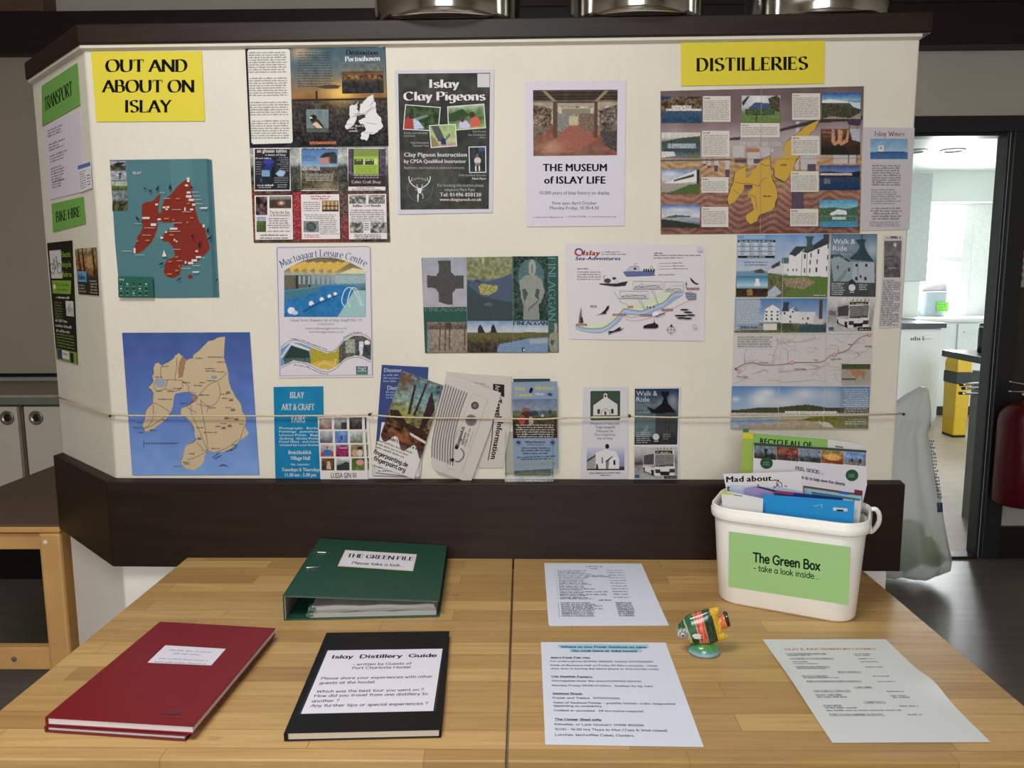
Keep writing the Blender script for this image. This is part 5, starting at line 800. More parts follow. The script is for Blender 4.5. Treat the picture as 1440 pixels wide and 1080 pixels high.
p = s.pic(806, 100, 1146, 548, 6.2); p.grad((100, (92, 118, 146)), (200, (126, 146, 166)), (300, (110, 126, 140)), (440, (76, 88, 88)), (548, (70, 76, 80))).noise(12, 40, 4).glow(1110, 220, 50, 60, (190, 196, 206), .7); p.poly([(806, 260), (880, 240), (970, 300), (970, 440), (830, 440)], (150, 164, 172), 6); p.poly([(972, 300), (1128, 300), (1138, 450), (970, 450)], (170, 180, 188), 4).poly([(940, 280), (1000, 230), (1020, 190), (1000, 160), (990, 142), (1028, 136), (1030, 102), (1036, 102), (1036, 136), (1068, 140), (1056, 168), (1058, 196), (1090, 250), (1130, 300)], (54, 78, 82), 4); p.poly([(806, 250), (870, 240), (960, 296), (940, 300), (860, 262), (806, 280)], (60, 76, 84)); p.poly([(850, 440), (930, 340), (920, 400), (880, 440)], (120, 136, 140)).poly([(940, 440), (970, 420), (1000, 452), (960, 470)], (52, 62, 60))
for x, y in ((1000, 324), (1072, 324), (1000, 420), (1068, 420), (944, 356), (862, 340), (1032, 404)): p.rect(x - 7, y - 12, x + 7, y + 12, (50, 58, 66))
p.rect(1008, 300, 1012, 450, (110, 118, 124)); s.put(p, [(812, 98), (1146, 98), (1134, 552), (804, 548)])
s.T('Walk &', 830, 986, 170, 36, W_); s.T('Ride', 826, 928, 220, 36, W_); s.T('Port Ellen to', 826, 960, 252, 22, (150, 170, 180)); s.T('Ardbeg', 826, 914, 280, 24, (150, 170, 180)); s.LL(826, 312, 980, 8, 15, 8, (140, 156, 164), rag=.3); s.LL(816, 462, 914, 6, 15, 9, (206, 210, 212), rag=.2); s.disc(964, 486, 25, (214, 214, 214)); s.L(948, 522, 984, 522, 9, W_); s.LL(1016, 470, 1082, 3, 16, 9, (206, 210, 212), rag=.4)
p = s.pic(790, 558, 1132, 800, 6); p.grad((558, (206, 204, 202)), (620, (190, 188, 186)), (680, (150, 148, 146)), (800, (190, 188, 186))).noise(16, 16, 5)
def bus(p, f):
    q = lambda a: [f(x, y) for x, y in a]
    p.poly(q([(858, 612), (946, 592), (950, 700), (862, 716)]), (176, 174, 172)).poly(q([(862, 625), (942, 610), (944, 690), (866, 694)]), (76, 76, 78), 8).poly(q([(856, 700), (950, 715), (950, 775), (930, 772), (862, 735)]), (206, 204, 202)).poly(q([(862, 735), (950, 775), (950, 782), (862, 745)]), (66, 66, 66))
    p.poly(q([(946, 588), (1096, 586), (1104, 770), (950, 776)]), (214, 212, 210)).poly(q([(950, 590), (1084, 588), (1084, 611), (950, 611)]), (50, 52, 42)).poly(q([(950, 618), (1092, 614), (1094, 700), (952, 704)]), (120, 118, 116), 14).poly(q([(952, 700), (1094, 690), (1094, 704), (960, 708)]), (70, 68, 68)).poly(q([(950, 728), (990, 728), (990, 756), (955, 756)]), (60, 60, 60)).poly(q([(1060, 725), (1100, 722), (1102, 752), (1062, 754)]), (60, 60, 60)).poly(q([(990, 745), (1060, 742), (1060, 770), (990, 772)]), (40, 40, 40))
    p.poly(q([(918, 735), (940, 730), (944, 775), (924, 772)]), (44, 44, 44)); p.poly(q([(860, 715), (870, 712), (874, 742), (862, 735)]), (44, 44, 44)); p.poly(q([(800, 650), (850, 654), (850, 690), (800, 680)]), (110, 108, 108), 16)
bus(p, lambda x, y: (x, y)); s.put(p, [(792, 560), (1134, 556), (1104, 798), (784, 800)]); s.T('37', 958, 978, 608, 14, (200, 196, 130)); s.L(990, 607, 1074, 607, 13, (200, 196, 130)); s.rect(796, 770, 832, 796, (70, 100, 150)); s.rect(1004, 772, 1102, 796, (44, 42, 42)); s.L(1014, 790, 1096, 790, 10, (190, 188, 186))
for i in range(5): s.rect(970 + i * 28, 570, 976 + i * 28, 586, (84, 82, 82))
# route map
for k in range(70):
    x, y = NR.uniform(110, 1080), NR.uniform(830, 1180); a = NR.uniform(-.6, .6); n = 6; q = [(x, y)]
    for _ in range(n): a += NR.randn() * .5; q.append((q[-1][0] + 18 * math.cos(a), q[-1][1] + 12 * math.sin(a)))
    if max(t[0] for t in q) < 1090 and max(t[1] for t in q) < 1186 and not (min(t[0] for t in q) < 400 and min(t[1] for t in q) < 930): s.line(q, 1.8, random.choice(((150, 146, 150), (170, 150, 152), (150, 156, 140), (150, 162, 176))), True)
route = [(122, 1072), (190, 1036), (250, 1028), (320, 1044), (460, 1040), (560, 1026), (740, 1022), (800, 980), (860, 962), (930, 936), (1000, 862), (1050, 834), (1100, 826)]; s.line(route, 5, (150, 110, 124), True)
for q in (((192, 1036), (188, 950), (220, 930)), ((390, 1040), (400, 960), (425, 900), (420, 840)), ((500, 1030), (496, 940), (460, 920)), ((680, 820), (690, 850), (640, 870), (450, 880)), ((866, 960), (860, 910), (800, 900)), ((440, 1090), (560, 1084), (700, 1070), (800, 1030)), ((240, 1110), (330, 1080), (350, 1100)), ((110, 1180), (200, 1140), (214, 1130)), ((440, 1170), (600, 1160), (700, 1150))): s.line(q, 2.4, (150, 148, 156), True)
for x, y in ((148, 1090), (530, 1026), (834, 970), (1088, 826)): s.disc(x, y, 13, (206, 110, 120)); s.disc(x, y, 8, (220, 190, 190))
s.disc(124, 1072, 9, (150, 70, 90))
for t, x0, x1, y in (('1.7.4 miles', 284, 356, 1034), ('Port', 690, 716, 1014), ('Port Ellen', 134, 212, 1134), ('Laphroaig', 544, 626, 1078), ('Lagavulin', 806, 884, 1006), ('Ardbeg', 1054, 1104, 914), ('Kildalton', 934, 960, 902)): s.T(t, x0, x1, y, 13, (56, 52, 56))
s.LL(136, 846, 400, 5, 17, 10, (130, 126, 130), rag=.15)
p = s.pic(888, 1038, 1094, 1184, 6); p.grad((1038, (70, 84, 50)), (1070, (84, 90, 60)), (1080, (170, 156, 140)), (1184, (170, 164, 156))).noise(12, 10, 2).poly([(950, 1080), (980, 1076), (1060, 1090), (1058, 1124), (1040, 1150), (1030, 1122), (1000, 1126), (996, 1150), (985, 1130), (960, 1110)], (176, 124, 84), 14).rect(890, 1140, 990, 1152, (100, 90, 80)); s.put(p)
p = s.pic(90, 1194, 1090, 1506, 6.4); p.grad((1194, (92, 132, 190)), (1350, (150, 176, 206)), (1392, (160, 170, 176)), (1396, (170, 170, 170)), (1420, (190, 176, 150)), (1506, (170, 156, 130))).glow(300, 1290, 80, 60, (222, 220, 226), .95).glow(470, 1310, 160, 50, (206, 208, 214), .9).glow(620, 1250, 110, 50, (214, 214, 218), .85).glow(800, 1260, 90, 60, (196, 198, 202), .8).glow(120, 1290, 30, 16, (214, 216, 222), .9).glow(350, 1240, 60, 30, (222, 222, 226), .8)
p.hill([(90, 1370), (200, 1362), (300, 1348), (420, 1350), (560, 1334), (640, 1328), (700, 1336), (800, 1352), (1090, 1350)], (76, 78, 54), 7, 1392).rect(90, 1388, 900, 1402, (190, 186, 180), 24).rect(480, 1376, 860, 1396, (206, 204, 202), 30); p.poly([(90, 1420), (420, 1430), (480, 1450), (300, 1470), (90, 1506)], (150, 166, 190), 6); p.poly([(600, 1440), (700, 1410), (1090, 1400), (1090, 1506), (840, 1506), (740, 1460)], (130, 128, 66), 14).poly([(720, 1450), (800, 1460), (850, 1500), (760, 1490)], (206, 196, 176), 14); p.noise(14, 12, 7, y0=1400); m = p.X > 880; p.C[m] = p.C[m] * .72 + np.array((110, 118, 126)) * .28; s.put(p, [(96, 1196), (1092, 1200), (1078, 1504), (86, 1504)])
s.LL(896, 1224, 1080, 13, 15.6, 9, (206, 208, 212), rag=.2, align='r'); s.LL(900, 1440, 1070, 3, 16, 9, (206, 208, 212), rag=.2, align='r'); s.L(104, 1494, 150, 1494, 8, W_)
for q in (((470, 104), (452, 820), (426, 1504)), ((798, 100), (776, 812), (755, 1504))): s.line(q, 2.4, (196, 198, 200))
s.line([(110, 818), (1110, 812)], 4, (214, 210, 208))
s.done('walk_leaflet', 'large unfolded leaflet with route map and white distillery photos at right', 'leaflet', GLOSS)

# ================================================================== LEAFLETS TUCKED BEHIND THE STRING
s = Sheet(WALL, .0012, 1.05).V(370, 500, 5.143); s.base([(78, 226), (436, 222), (440, 640), (446, 900), (92, 904)], (26, 128, 180), .0015)
p = s.pic(78, 226, 440, 900, 12); p.fill((24, 126, 178)).noise(4, 40, 1).glow(260, 350, 90, 90, (50, 146, 194), .5); s.put(p, [(79, 227), (435, 223), (445, 899), (93, 903)])
for t, a, b, y, c, bd in (('ISLAY', 198, 300, 306, 44, 1), ('ART & CRAFT', 136, 374, 392, 44, 1), ('FAIRS', 208, 308, 482, 42, 1), ('Photographs   Books', 120, 400, 530, 15, 0), ('Paintings   Jewellery', 120, 400, 555, 15, 0), ('Linocut Prints   Bags', 120, 404, 580, 15, 0), ('Quilting   Giclee Prints', 120, 404, 605, 15, 0), ('Fused Glass   and more', 120, 404, 628, 15, 0), ('created by Local Artists', 124, 404, 652, 15, 0), ('Bruichladdich', 186, 350, 710, 26, 1), ('Village Hall', 200, 342, 752, 26, 1), ('May - September', 205, 338, 792, 14, 0), ('Tuesdays & Thursdays', 138, 418, 834, 24, 1), ('11.00 am - 5.00 pm', 160, 386, 872, 25, 1)): s.T(t, a, b, y, c, (214, 224, 232), bold=bool(bd))
s.done('craft_fair_leaflet', 'blue leaflet headed ISLAY ART & CRAFT FAIRS standing behind the string', 'leaflet', GLOSS)
def gin(off, dx, lb, full):
    s = Sheet(WALL, off, 1.05).V(370, 500, 5.143); X = lambda q: [(a + dx, b) for a, b in q]
    s.base(X([(400, 440), (736, 440), (764, 892), (420, 900)]), (220, 216, 214), .0014)
    for r in range(4):
        for c in range(3):
            x0, y0 = 410 + c * 109 + r * 6 + dx, 444 + r * 98; q = (x0, y0, x0 + 92, y0 + 86)
            top, bot = [((190, 180, 176), (130, 96, 84)), ((170, 170, 170), (120, 120, 110)), ((100, 96, 92), (50, 46, 44)), ((196, 196, 206), (90, 96, 100)), ((110, 150, 206), (70, 110, 180)), ((200, 206, 204), (110, 120, 100)), ((196, 190, 184), (150, 110, 110)), ((130, 110, 116), (110, 40, 70)), ((150, 130, 96), (120, 90, 60)), ((110, 84, 60), (60, 56, 40)), ((206, 210, 208), (50, 60, 60)), ((70, 96, 40), (110, 130, 70))][r * 3 + c]
            p = Pic(*q, 7); p.grad((y0, top), (y0 + 86, bot)).noise(26, 14, r * 3 + c)
            k = r * 3 + c
            if k == 1: p.rect(x0 + 52, y0 + 36, x0 + 92, y0 + 86, (60, 62, 66))
            if k == 4: p.rect(x0, y0 + 40, x0 + 92, y0 + 46, (90, 110, 160)).ell(x0 + 46, y0 + 50, 6, 14, (50, 50, 70))
            if k == 6: p.ell(x0 + 50, y0 + 56, 34, 22, (40, 110, 190), 10).ell(x0 + 12, y0 + 70, 16, 16, (180, 60, 60)).ell(x0 + 84, y0 + 66, 12, 16, (180, 60, 60)).ell(x0 + 46, y0 + 22, 8, 10, (176, 80, 66))
            if k == 7: p.ell(x0 + 46, y0 + 46, 40, 40, (150, 40, 90), 18).rect(x0 + 20, y0 + 20, x0 + 80, y0 + 28, (206, 196, 200))
            if k == 8: p.ell(x0 + 30, y0 + 60, 24, 26, (190, 160, 120)).ell(x0 + 66, y0 + 26, 18, 16, (60, 46, 40)).ell(x0 + 66, y0 + 60, 20, 26, (206, 196, 180))
            if k == 9: p.poly([(x0 + 44, y0 + 20), (x0 + 60, y0 + 20), (x0 + 70, y0 + 80), (x0 + 34, y0 + 80)], (206, 170, 150))
            if k == 10: p.hill([(x0, y0 + 52), (x0 + 40, y0 + 40), (x0 + 60, y0 + 26), (x0 + 92, y0 + 30)], (50, 62, 60), 8)
            if k == 11: p.ell(x0 + 60, y0 + 30, 28, 22, (206, 140, 140), 14)
            s.put(p)
    s.T('LUSSA GIN', 496 + dx, 640 + dx, 880, 38, (44, 42, 44)); s.LL(652 + dx, 850, 684 + dx, 3, 12, 8, (60, 60, 60))
    s.done('photo_leaflet', lb, 'leaflet', GLOSS, group='leaflets of twelve photos')
gin(.0012, 30, 'rearmost leaflet of the stack of twelve-photo leaflets, only its right edge showing', 0); gin(.0044, 0, 'front white leaflet with a grid of twelve small photos beside the blue leaflet', 1)
for k, (off, q, lb) in enumerate(((.0012, [(860, 66), (1196, 84), (1170, 560), (1140, 880), (800, 868)], 'rear and topmost of two dark blue leaflets behind the tree painting leaflet'), (.003, [(888, 188), (1160, 200), (1130, 880), (816, 846)], 'lower dark blue leaflet directly behind the tree painting leaflet'))):
    s = Sheet(WALL, off, 1.05).V(370, 500, 5.143); s.base(q, (58, 76, 134), .0011)
    if k == 0: s.poly([(824, 620), (1168, 560), (1138, 876), (802, 864)], (214, 210, 208)); s.T('Dietmar', 876, 1004, 118, 28, (190, 196, 214), bold=True); s.LL(872, 146, 1000, 3, 22, 14, (150, 160, 196), rag=.2)
    else: s.poly([(860, 480), (1148, 470), (1128, 876), (818, 842)], (216, 212, 210)); s.T('Diet', 900, 970, 246, 30, (190, 196, 214), bold=True); s.LL(892, 268, 960, 3, 20, 13, (150, 160, 196)); s.LL(834, 812, 960, 2, 24, 12, (60, 58, 60))
    s.done('painter_leaflet', lb, 'leaflet', GLOSS, group='dark blue leaflets behind the tree painting')
# tree painting leaflet (leans to the right)
s = Sheet(WALL, .005, 1.05).V(370, 500, 5.143); Q = [(1010, 108), (1308, 214), (1096, 888), (786, 776)]; s.base(Q, (216, 212, 210), .0018)
p = Pic(0, 0, 100, 230, 1.25); p.grad((0, (96, 110, 110)), (60, (120, 150, 146)), (100, (120, 110, 66)), (130, (86, 58, 40)), (160, (84, 52, 44)), (230, (214, 210, 208))).noise(40, 7, 3, y1=150, tint=(1, .9, .7)).noise(34, 4, 5, y1=150); p.glow(14, 20, 18, 24, (120, 66, 40), .7).glow(60, 30, 30, 24, (110, 160, 170), .5).glow(40, 90, 24, 16, (176, 176, 80), .6).glow(44, 150, 26, 12, (176, 100, 60), .8)
for a in ((78, 20, 98, 60, 84, 128, 76, 120), (60, 10, 64, 10, 60, 90, 54, 90), (36, 20, 41, 22, 48, 90, 42, 92)): p.poly([(a[i], a[i + 1]) for i in range(0, 8, 2)], (60, 40, 44), 14)
p.poly([(0, 96), (20, 90), (46, 112), (90, 116), (100, 128), (60, 128), (10, 112)], (60, 44, 36), 12).poly([(60, 130), (100, 138), (100, 144), (62, 136)], (206, 200, 196)); low = 158 + 12 * np.sin(p.X * .14) + p.X * .12; m = p.Y > low; p.C[m] = (216, 212, 210); s.put(p, [np.array(a) for a in Q])
th = 20.5
for t, x, y, cap, f, sq in (("You didn't manage a visit?", 850, 580, 25, 'pen', .78), ): s.TR(t, x, y, cap, (60, 56, 58), th, 'sans', True, .82)
for i, (x, y) in enumerate(((838, 614), (824, 636), (818, 660))): s.L(x, y, x + 250 - i * 20, y + (250 - i * 20) * .374, 13, (90, 86, 88))
s.TR('fingerpainting.de', 800, 700, 30, (24, 22, 26), th + 2, 'pen', True, .95); s.TR('fingerpaint.org', 800, 748, 30, (24, 22, 26), th + 1, 'pen', True, 1.0)
s.done('tree_painting_leaflet', 'tilted leaflet with a painting of trees and handwritten web addresses below', 'leaflet', GLOSS)
# newspapers
s = Sheet(WALL, .0012, 1.0).V(590, 500, 6); s.base([(225, 135), (470, 158), (780, 175), (772, 560), (705, 940), (300, 945)], (206, 198, 192), .0022)
v = lambda t, x, y, L_, cap, bd, lean: None
def down(t, x, y0, y1, cap, c, tilt=0):
    v, f, wd = layout(t, 'sans', True); k = (y1 - y0) / np.ptp(v[:, 0]); Y = (v[:, 0] - v[:, 0].min()) * k; s.add(np.c_[x + v[:, 1] * cap + tilt * Y, y0 + Y - tilt * v[:, 1] * cap * .3], f, c, s.h + 6e-5)
s.poly([(620, 236), (716, 244), (716, 352), (622, 300)], (46, 42, 44)); down('Argyll', 640, 246, 350, 40, (196, 190, 186)); down('Travel', 640, 366, 520, 54, K); down('Information', 660, 558, 870, 48, K, -.19); s.line([(622, 520), (612, 700), (580, 880)], 8, (60, 56, 58))
s.L(380, 226, 560, 246, 18, (140, 134, 132)); s.LL(400, 244, 600, 2, 20, 12, (140, 134, 132), slope=.12)
s.done('newspaper', 'folded newspaper headed Travel Information standing behind the travelling leaflet', 'newspaper')
s = Sheet(WALL, .0072, 1.0).V(590, 500, 6); s.base([(235, 138), (690, 312), (590, 640), (432, 1068), (150, 965), (100, 900), (130, 560)], (206, 200, 194), .0022)
for i in range(9):
    x = 236 + i * 22; s.line([(x - 8, 236 + i * 9), (x - 70, 480), (x - 120, 700), (x - 128, 850 + i * 9)], 9, (112, 106, 106), True)
    s.line([(x - 1, 250 + i * 8), (x - 60, 480), (x - 108, 700), (x - 114, 840 + i * 9)], 2.5, (170, 164, 162), True)
s.line([(450, 318), (580, 360), (362, 980), (232, 940)], 2.6, (130, 126, 126)); s.line([(440, 326), (380, 500), (330, 700), (240, 900)], 2, (150, 146, 146))
s.disc(470, 416, 33, (84, 80, 82)); s.disc(470, 416, 18, (120, 116, 116)); s.disc(438, 540, 49, (128, 124, 122)); s.disc(438, 540, 34, (110, 106, 106)); s.disc(316, 768, 16, (50, 48, 52)); s.disc(281, 872, 16, (50, 48, 52)); s.line([(352, 776), (376, 810), (372, 850), (340, 884), (306, 886)], 13, (120, 116, 116), True)
def downr(t, x, y, cap, L_, c, rot=107):
    v, f, wd = layout(t, 'sans', True); k = L_ / np.ptp(v[:, 0]); a = math.radians(rot); X, Y = (v[:, 0] - v[:, 0].min()) * k, -v[:, 1] * cap; s.add(np.c_[x + X * math.cos(a) - Y * math.sin(a), y + X * math.sin(a) + Y * math.cos(a)], f, c, s.h + 6e-5)
downr('travelling', 366, 590, 30, 176, (60, 56, 60)); downr('outside', 388, 640, 20, 110, (110, 106, 106)); downr('01 07 2022', 424, 606, 14, 160, (120, 116, 116)); s.line([(462, 616), (414, 768)], 2.4, (110, 106, 106)); s.L(330, 610, 300, 700, 10, (150, 146, 144)); s.L(250, 870, 230, 930, 9, (150, 146, 144))
s.done('travelling_leaflet', 'tilted grey and white leaflet printed with lines and a smiling face over the newspaper', 'leaflet')
# nature centre leaflets in their clear holder
HL = Sheet(WALL, .004, 1.05).V(590, 500, 6); HL.base([(792, 196), (1100, 194), (1106, 1010), (800, 1010)], (58, 80, 92), .002); HL.line([(792, 200), (1100, 198)], 12, (40, 56, 66)); HL.rect(802, 950, 1106, 1006, (110, 122, 112)); HL.L(850, 990, 1060, 990, 30, (140, 150, 110))
HL.done('nature_leaflet', 'rear leaflet in the clear holder, mostly hidden by the one in front', 'leaflet', GLOSS, group='leaflets in the clear holder')
s = Sheet(WALL, .0105, 1.05).V(590, 500, 6); s.base([(780, 220), (1160, 212), (1162, 600), (1166, 940), (796, 962)], (130, 152, 178), .002)
YG = (196, 190, 84); s.T('Islay', 806, 892, 286, 32, YG, 'serif', True); s.T('Nature', 976, 1134, 282, 34, YG, 'serif', True); s.T('Centre', 806, 950, 340, 32, YG, 'serif', True); s.poly([(922, 300), (934, 266), (948, 262), (960, 276), (948, 308), (936, 312)], (34, 32, 40)); s.T('ito', 980, 1046, 326, 22, W_); s.disc(1098, 322, 29, (110, 134, 170), 21); s.poly([(1078, 318), (1100, 308), (1108, 336)], (36, 40, 60)); s.poly([(1104, 312), (1116, 316), (1110, 340)], (36, 40, 60))
p = s.pic(786, 362, 1160, 684, 6.5); p.grad((362, (104, 118, 152)), (450, (130, 140, 160)), (466, (90, 106, 90)), (490, (96, 104, 70)), (520, (70, 62, 46)), (684, (52, 46, 40))).noise(14, 20, 4).ell(900, 455, 36, 24, (150, 84, 70)).ell(905, 490, 46, 30, (70, 56, 56)).ell(866, 532, 24, 44, (176, 56, 60)).ell(970, 480, 34, 20, (56, 60, 80)).ell(1040, 480, 20, 20, (76, 90, 130)).ell(1100, 474, 16, 24, (66, 70, 90)).ell(1036, 500, 14, 10, (170, 180, 206)).ell(940, 540, 20, 36, (170, 150, 140), 20).noise(20, 10, 7, y0=480); s.put(p, [(782, 362), (1158, 358), (1161, 684), (790, 688)])
s.LL(812, 582, 1144, 6, 19.5, 12, (196, 190, 186), rag=.12, align='c'); 
for x in (834, 1120): s.disc(x, 724, 27, (110, 134, 170), 27); s.poly([(x - 18, 722), (x + 2, 708), (x + 8, 740)], (36, 40, 60)); s.poly([(x + 6, 712), (x + 18, 716), (x + 10, 744)], (36, 40, 60))
s.T('Islay Natural', 892, 1058, 724, 14, (50, 56, 80), bold=True); s.T('History Centre', 908, 1048, 746, 13, (50, 56, 80)); s.LL(838, 774, 1126, 2, 21, 13, (56, 62, 84), align='c', rag=.2); s.L(872, 820, 1088, 818, 13, (56, 62, 84)); s.L(824, 854, 1140, 842, 13, (56, 62, 84)); s.L(856, 870, 1106, 862, 13, (56, 62, 84)); s.T('Indoors & outdoors for all ages', 812, 1152, 918, 36, (170, 166, 76), 'serif', y1=910)
s.done('nature_leaflet', 'front leaflet with yellow heading and people outdoors in the clear holder', 'leaflet', GLOSS, group='leaflets in the clear holder')
m, nt, b = _nt('clear_acrylic'); tr = nt.nodes.new('ShaderNodeBsdfTransparent'); tr.inputs[0].default_value = (.93, .95, .95, 1); gl = nt.nodes.new('ShaderNodeBsdfGlossy'); gl.inputs['Roughness'].default_value = .05; mx = nt.nodes.new('ShaderNodeMixShader'); mx.inputs[0].default_value = .12
nt.links.new(tr.outputs[0], mx.inputs[1]); nt.links.new(gl.outputs[0], mx.inputs[2]); nt.links.new(mx.outputs[0], nt.nodes['Material Output'].inputs[0]); ACR = m
hp = lambda x, y, o: WALL.hit([(590 + x / 6, 500 + y / 6)], o)[0]
t = thing('leaflet_holder', hp(930, 1045, .008), 'clear plastic holder with nature leaflets standing on the dark rail', 'holder')
for nm, x0, x1, y0, y1, o0, o1 in (('back_panel', 722, 1128, 640, 1044, .001, .003), ('front_panel', 722, 1128, 970, 1044, .0152, .0172), ('base', 722, 1128, 1044, 1054, .001, .0172), ('side', 722, 732, 640, 1043, .0033, .0150), ('side', 1118, 1128, 640, 1043, .0033, .0150)):
    G().hexa([hp(x0, y1, o0), hp(x1, y1, o0), hp(x1, y1, o1), hp(x0, y1, o1)], [hp(x0, y0, o0), hp(x1, y0, o0), hp(x1, y0, o1), hp(x0, y0, o1)]).obj(nm, ACR, t)
# museum and walk leaflets
s = Sheet(WALL, .0012, 1.05).V(800, 520, 6.355); s.base([(128, 152), (526, 150), (528, 975), (102, 976)], (208, 204, 212), .0014)
GRN = (62, 80, 64); s.poly([(200, 188), (450, 186), (458, 194), (456, 440), (448, 448), (200, 450), (191, 442), (191, 196)], GRN); LG = (206, 206, 206)
s.poly([(216, 406), (218, 316), (310, 250), (310, 216), (326, 206), (342, 216), (342, 246), (432, 308), (434, 404)], LG); s.disc(326, 232, 8, (40, 50, 44), 12); s.rect(254, 350, 276, 392, (50, 56, 54)); s.rect(376, 348, 398, 390, (50, 56, 54)); s.line([(288, 404), (290, 368), (326, 342), (364, 366), (364, 404)], 4, (90, 96, 92)); s.rect(316, 370, 334, 402, (60, 66, 62)); s.rect(204, 412, 440, 430, (190, 190, 160))
for t, a, b, y, c in (('Museum of Islay Life', 194, 450, 488, 22), ('Taigh-tasgaidh', 234, 412, 520, 22), ('Muinntir Ile', 248, 396, 556, 22), ('Port Charlotte', 232, 412, 588, 22), ('Isle of Islay', 252, 392, 620, 22)): s.T(t, a, b, y, c, (92, 88, 96))
p = s.pic(158, 690, 494, 894, 7); p.grad((690, (196, 196, 212)), (780, (150, 156, 190)), (860, (130, 134, 168)), (894, (150, 146, 146))).poly([(236, 740), (330, 706), (420, 730), (450, 800), (450, 888), (236, 888)], (214, 212, 214)).poly([(160, 818), (236, 764), (236, 888), (160, 888)], (150, 148, 146), 8).poly([(160, 806), (236, 756), (236, 770), (160, 822)], (40, 40, 44)).poly([(330, 812), (390, 768), (360, 800), (350, 888), (326, 888)], (120, 118, 118)).poly([(322, 816), (388, 766), (392, 774), (340, 820)], (36, 36, 40)).poly([(360, 800), (400, 772), (446, 800), (446, 888), (356, 888)], (216, 214, 216)).rect(394, 806, 414, 850, (44, 44, 50)).rect(288, 782, 306, 834, (120, 120, 122)).poly([(244, 840), (256, 840), (264, 888), (238, 888)], (54, 50, 50)).rect(160, 880, 494, 894, (46, 44, 46), 12).rect(450, 862, 494, 890, (50, 48, 50), 14); s.put(p)
s.disc(341, 682, 18, (36, 34, 38), 22); s.L(182, 926, 468, 922, 15, (110, 106, 114)); s.L(280, 944, 372, 944, 13, (110, 106, 114))
s.done('museum_leaflet', 'white leaflet with a white church on a green square standing behind the string', 'leaflet', GLOSS)
s = Sheet(WALL, .0012, 1.05).V(800, 520, 6.355); s.base([(580, 150), (998, 148), (982, 560), (984, 996), (574, 984)], (214, 210, 216), .0014)
p = s.pic(588, 166, 982, 668, 7); p.grad((166, (40, 56, 84)), (240, (60, 80, 104)), (330, (100, 110, 120)), (420, (62, 82, 90)), (560, (56, 62, 66)), (668, (54, 54, 58))).noise(8, 30, 3).glow(930, 270, 40, 50, (150, 156, 170), .8).glow(820, 300, 40, 40, (130, 146, 156), .6); p.poly([(588, 390), (690, 330), (790, 380), (770, 668), (588, 668)], (86, 110, 118), 5); p.poly([(780, 390), (968, 390), (966, 560), (900, 570), (780, 560)], (66, 68, 72), 3).poly([(750, 388), (760, 356), (830, 300), (848, 250), (826, 222), (822, 194), (892, 190), (896, 216), (876, 244), (888, 300), (968, 384)], (26, 28, 36)).poly([(696, 324), (760, 350), (780, 388), (740, 386)], (30, 36, 42)); p.poly([(640, 580), (700, 490), (716, 510), (690, 580)], (120, 136, 140)).poly([(700, 400), (740, 390), (770, 420), (720, 430)], (84, 100, 104)); p.rect(870, 400, 874, 560, (46, 48, 52)).rect(896, 505, 908, 535, (40, 42, 46)).rect(588, 600, 966, 668, (50, 50, 54), 8); s.put(p, [(588, 168), (982, 166), (966, 666), (584, 668)])
s.poly([(900, 166), (980, 164), (980, 178), (930, 176)], (60, 80, 130))
s.T('Walk &', 602, 788, 230, 42, (196, 200, 206)); s.T('Ride', 602, 720, 284, 42, (196, 200, 206)); s.T('Port Ellen to', 602, 782, 322, 26, (120, 140, 150)); s.T('Ardbeg', 602, 690, 352, 26, (120, 140, 150)); s.LL(602, 384, 740, 1, 1, 14, (140, 150, 156)); s.LL(602, 438, 800, 6, 16, 9, (120, 130, 136), rag=.3); s.LL(600, 562, 734, 6, 18, 11, (170, 174, 178), rag=.3); s.disc(777, 597, 29, (196, 196, 196)); s.L(760, 640, 800, 640, 10, W_); s.LL(838, 580, 912, 3, 19, 10, (150, 152, 156), rag=.4)
p = s.pic(584, 684, 970, 976, 7); p.grad((684, (196, 192, 194)), (740, (170, 168, 168)), (830, (120, 118, 118)), (976, (170, 168, 168))).noise(16, 16, 5); bus(p, lambda x, y: (584 + (x - 792) * 1.16, 686 + (y - 560) * 1.2)); p.rect(584, 820, 660, 850, (70, 70, 74), 20); s.put(p)
s.T('37', 778, 804, 744, 16, (200, 196, 130)); s.L(816, 744, 910, 744, 15, (200, 196, 130)); s.rect(588, 934, 628, 962, (60, 86, 140)); s.rect(850, 946, 966, 970, (40, 38, 40)); s.L(870, 964, 962, 964, 12, (150, 148, 146))
for i in range(5): s.rect(786 + i * 30, 694, 793 + i * 30, 712, (84, 82, 82))
s.done('walk_leaflet', 'dark folded leaflet with a white bus standing behind the string', 'leaflet', GLOSS)
# ================================================================== TABLES
m, nt, b = _nt('birch_block'); N, L = nt.nodes, nt.links
ge = N.new('ShaderNodeNewGeometry'); mp = N.new('ShaderNodeMapping'); mp.inputs['Location'].default_value = (.13, .017, 0); L.new(ge.outputs['Position'], mp.inputs[0])
br = N.new('ShaderNodeTexBrick'); br.offset = .37; br.offset_frequency = 2; br.squash = .8; br.squash_frequency = 3
for k, v in (('Color1', (*s2l((204, 169, 112)), 1)), ('Color2', (*s2l((166, 129, 79)), 1)), ('Mortar', (*s2l((160, 116, 68)), 1)), ('Scale', 1), ('Mortar Size', .0007), ('Mortar Smooth', .3), ('Bias', -.1), ('Brick Width', .43), ('Row Height', .043)): br.inputs[k].default_value = v
L.new(mp.outputs[0], br.inputs['Vector'])
m2 = N.new('ShaderNodeMapping'); m2.inputs['Scale'].default_value = (3, 60, 60); L.new(ge.outputs['Position'], m2.inputs[0])
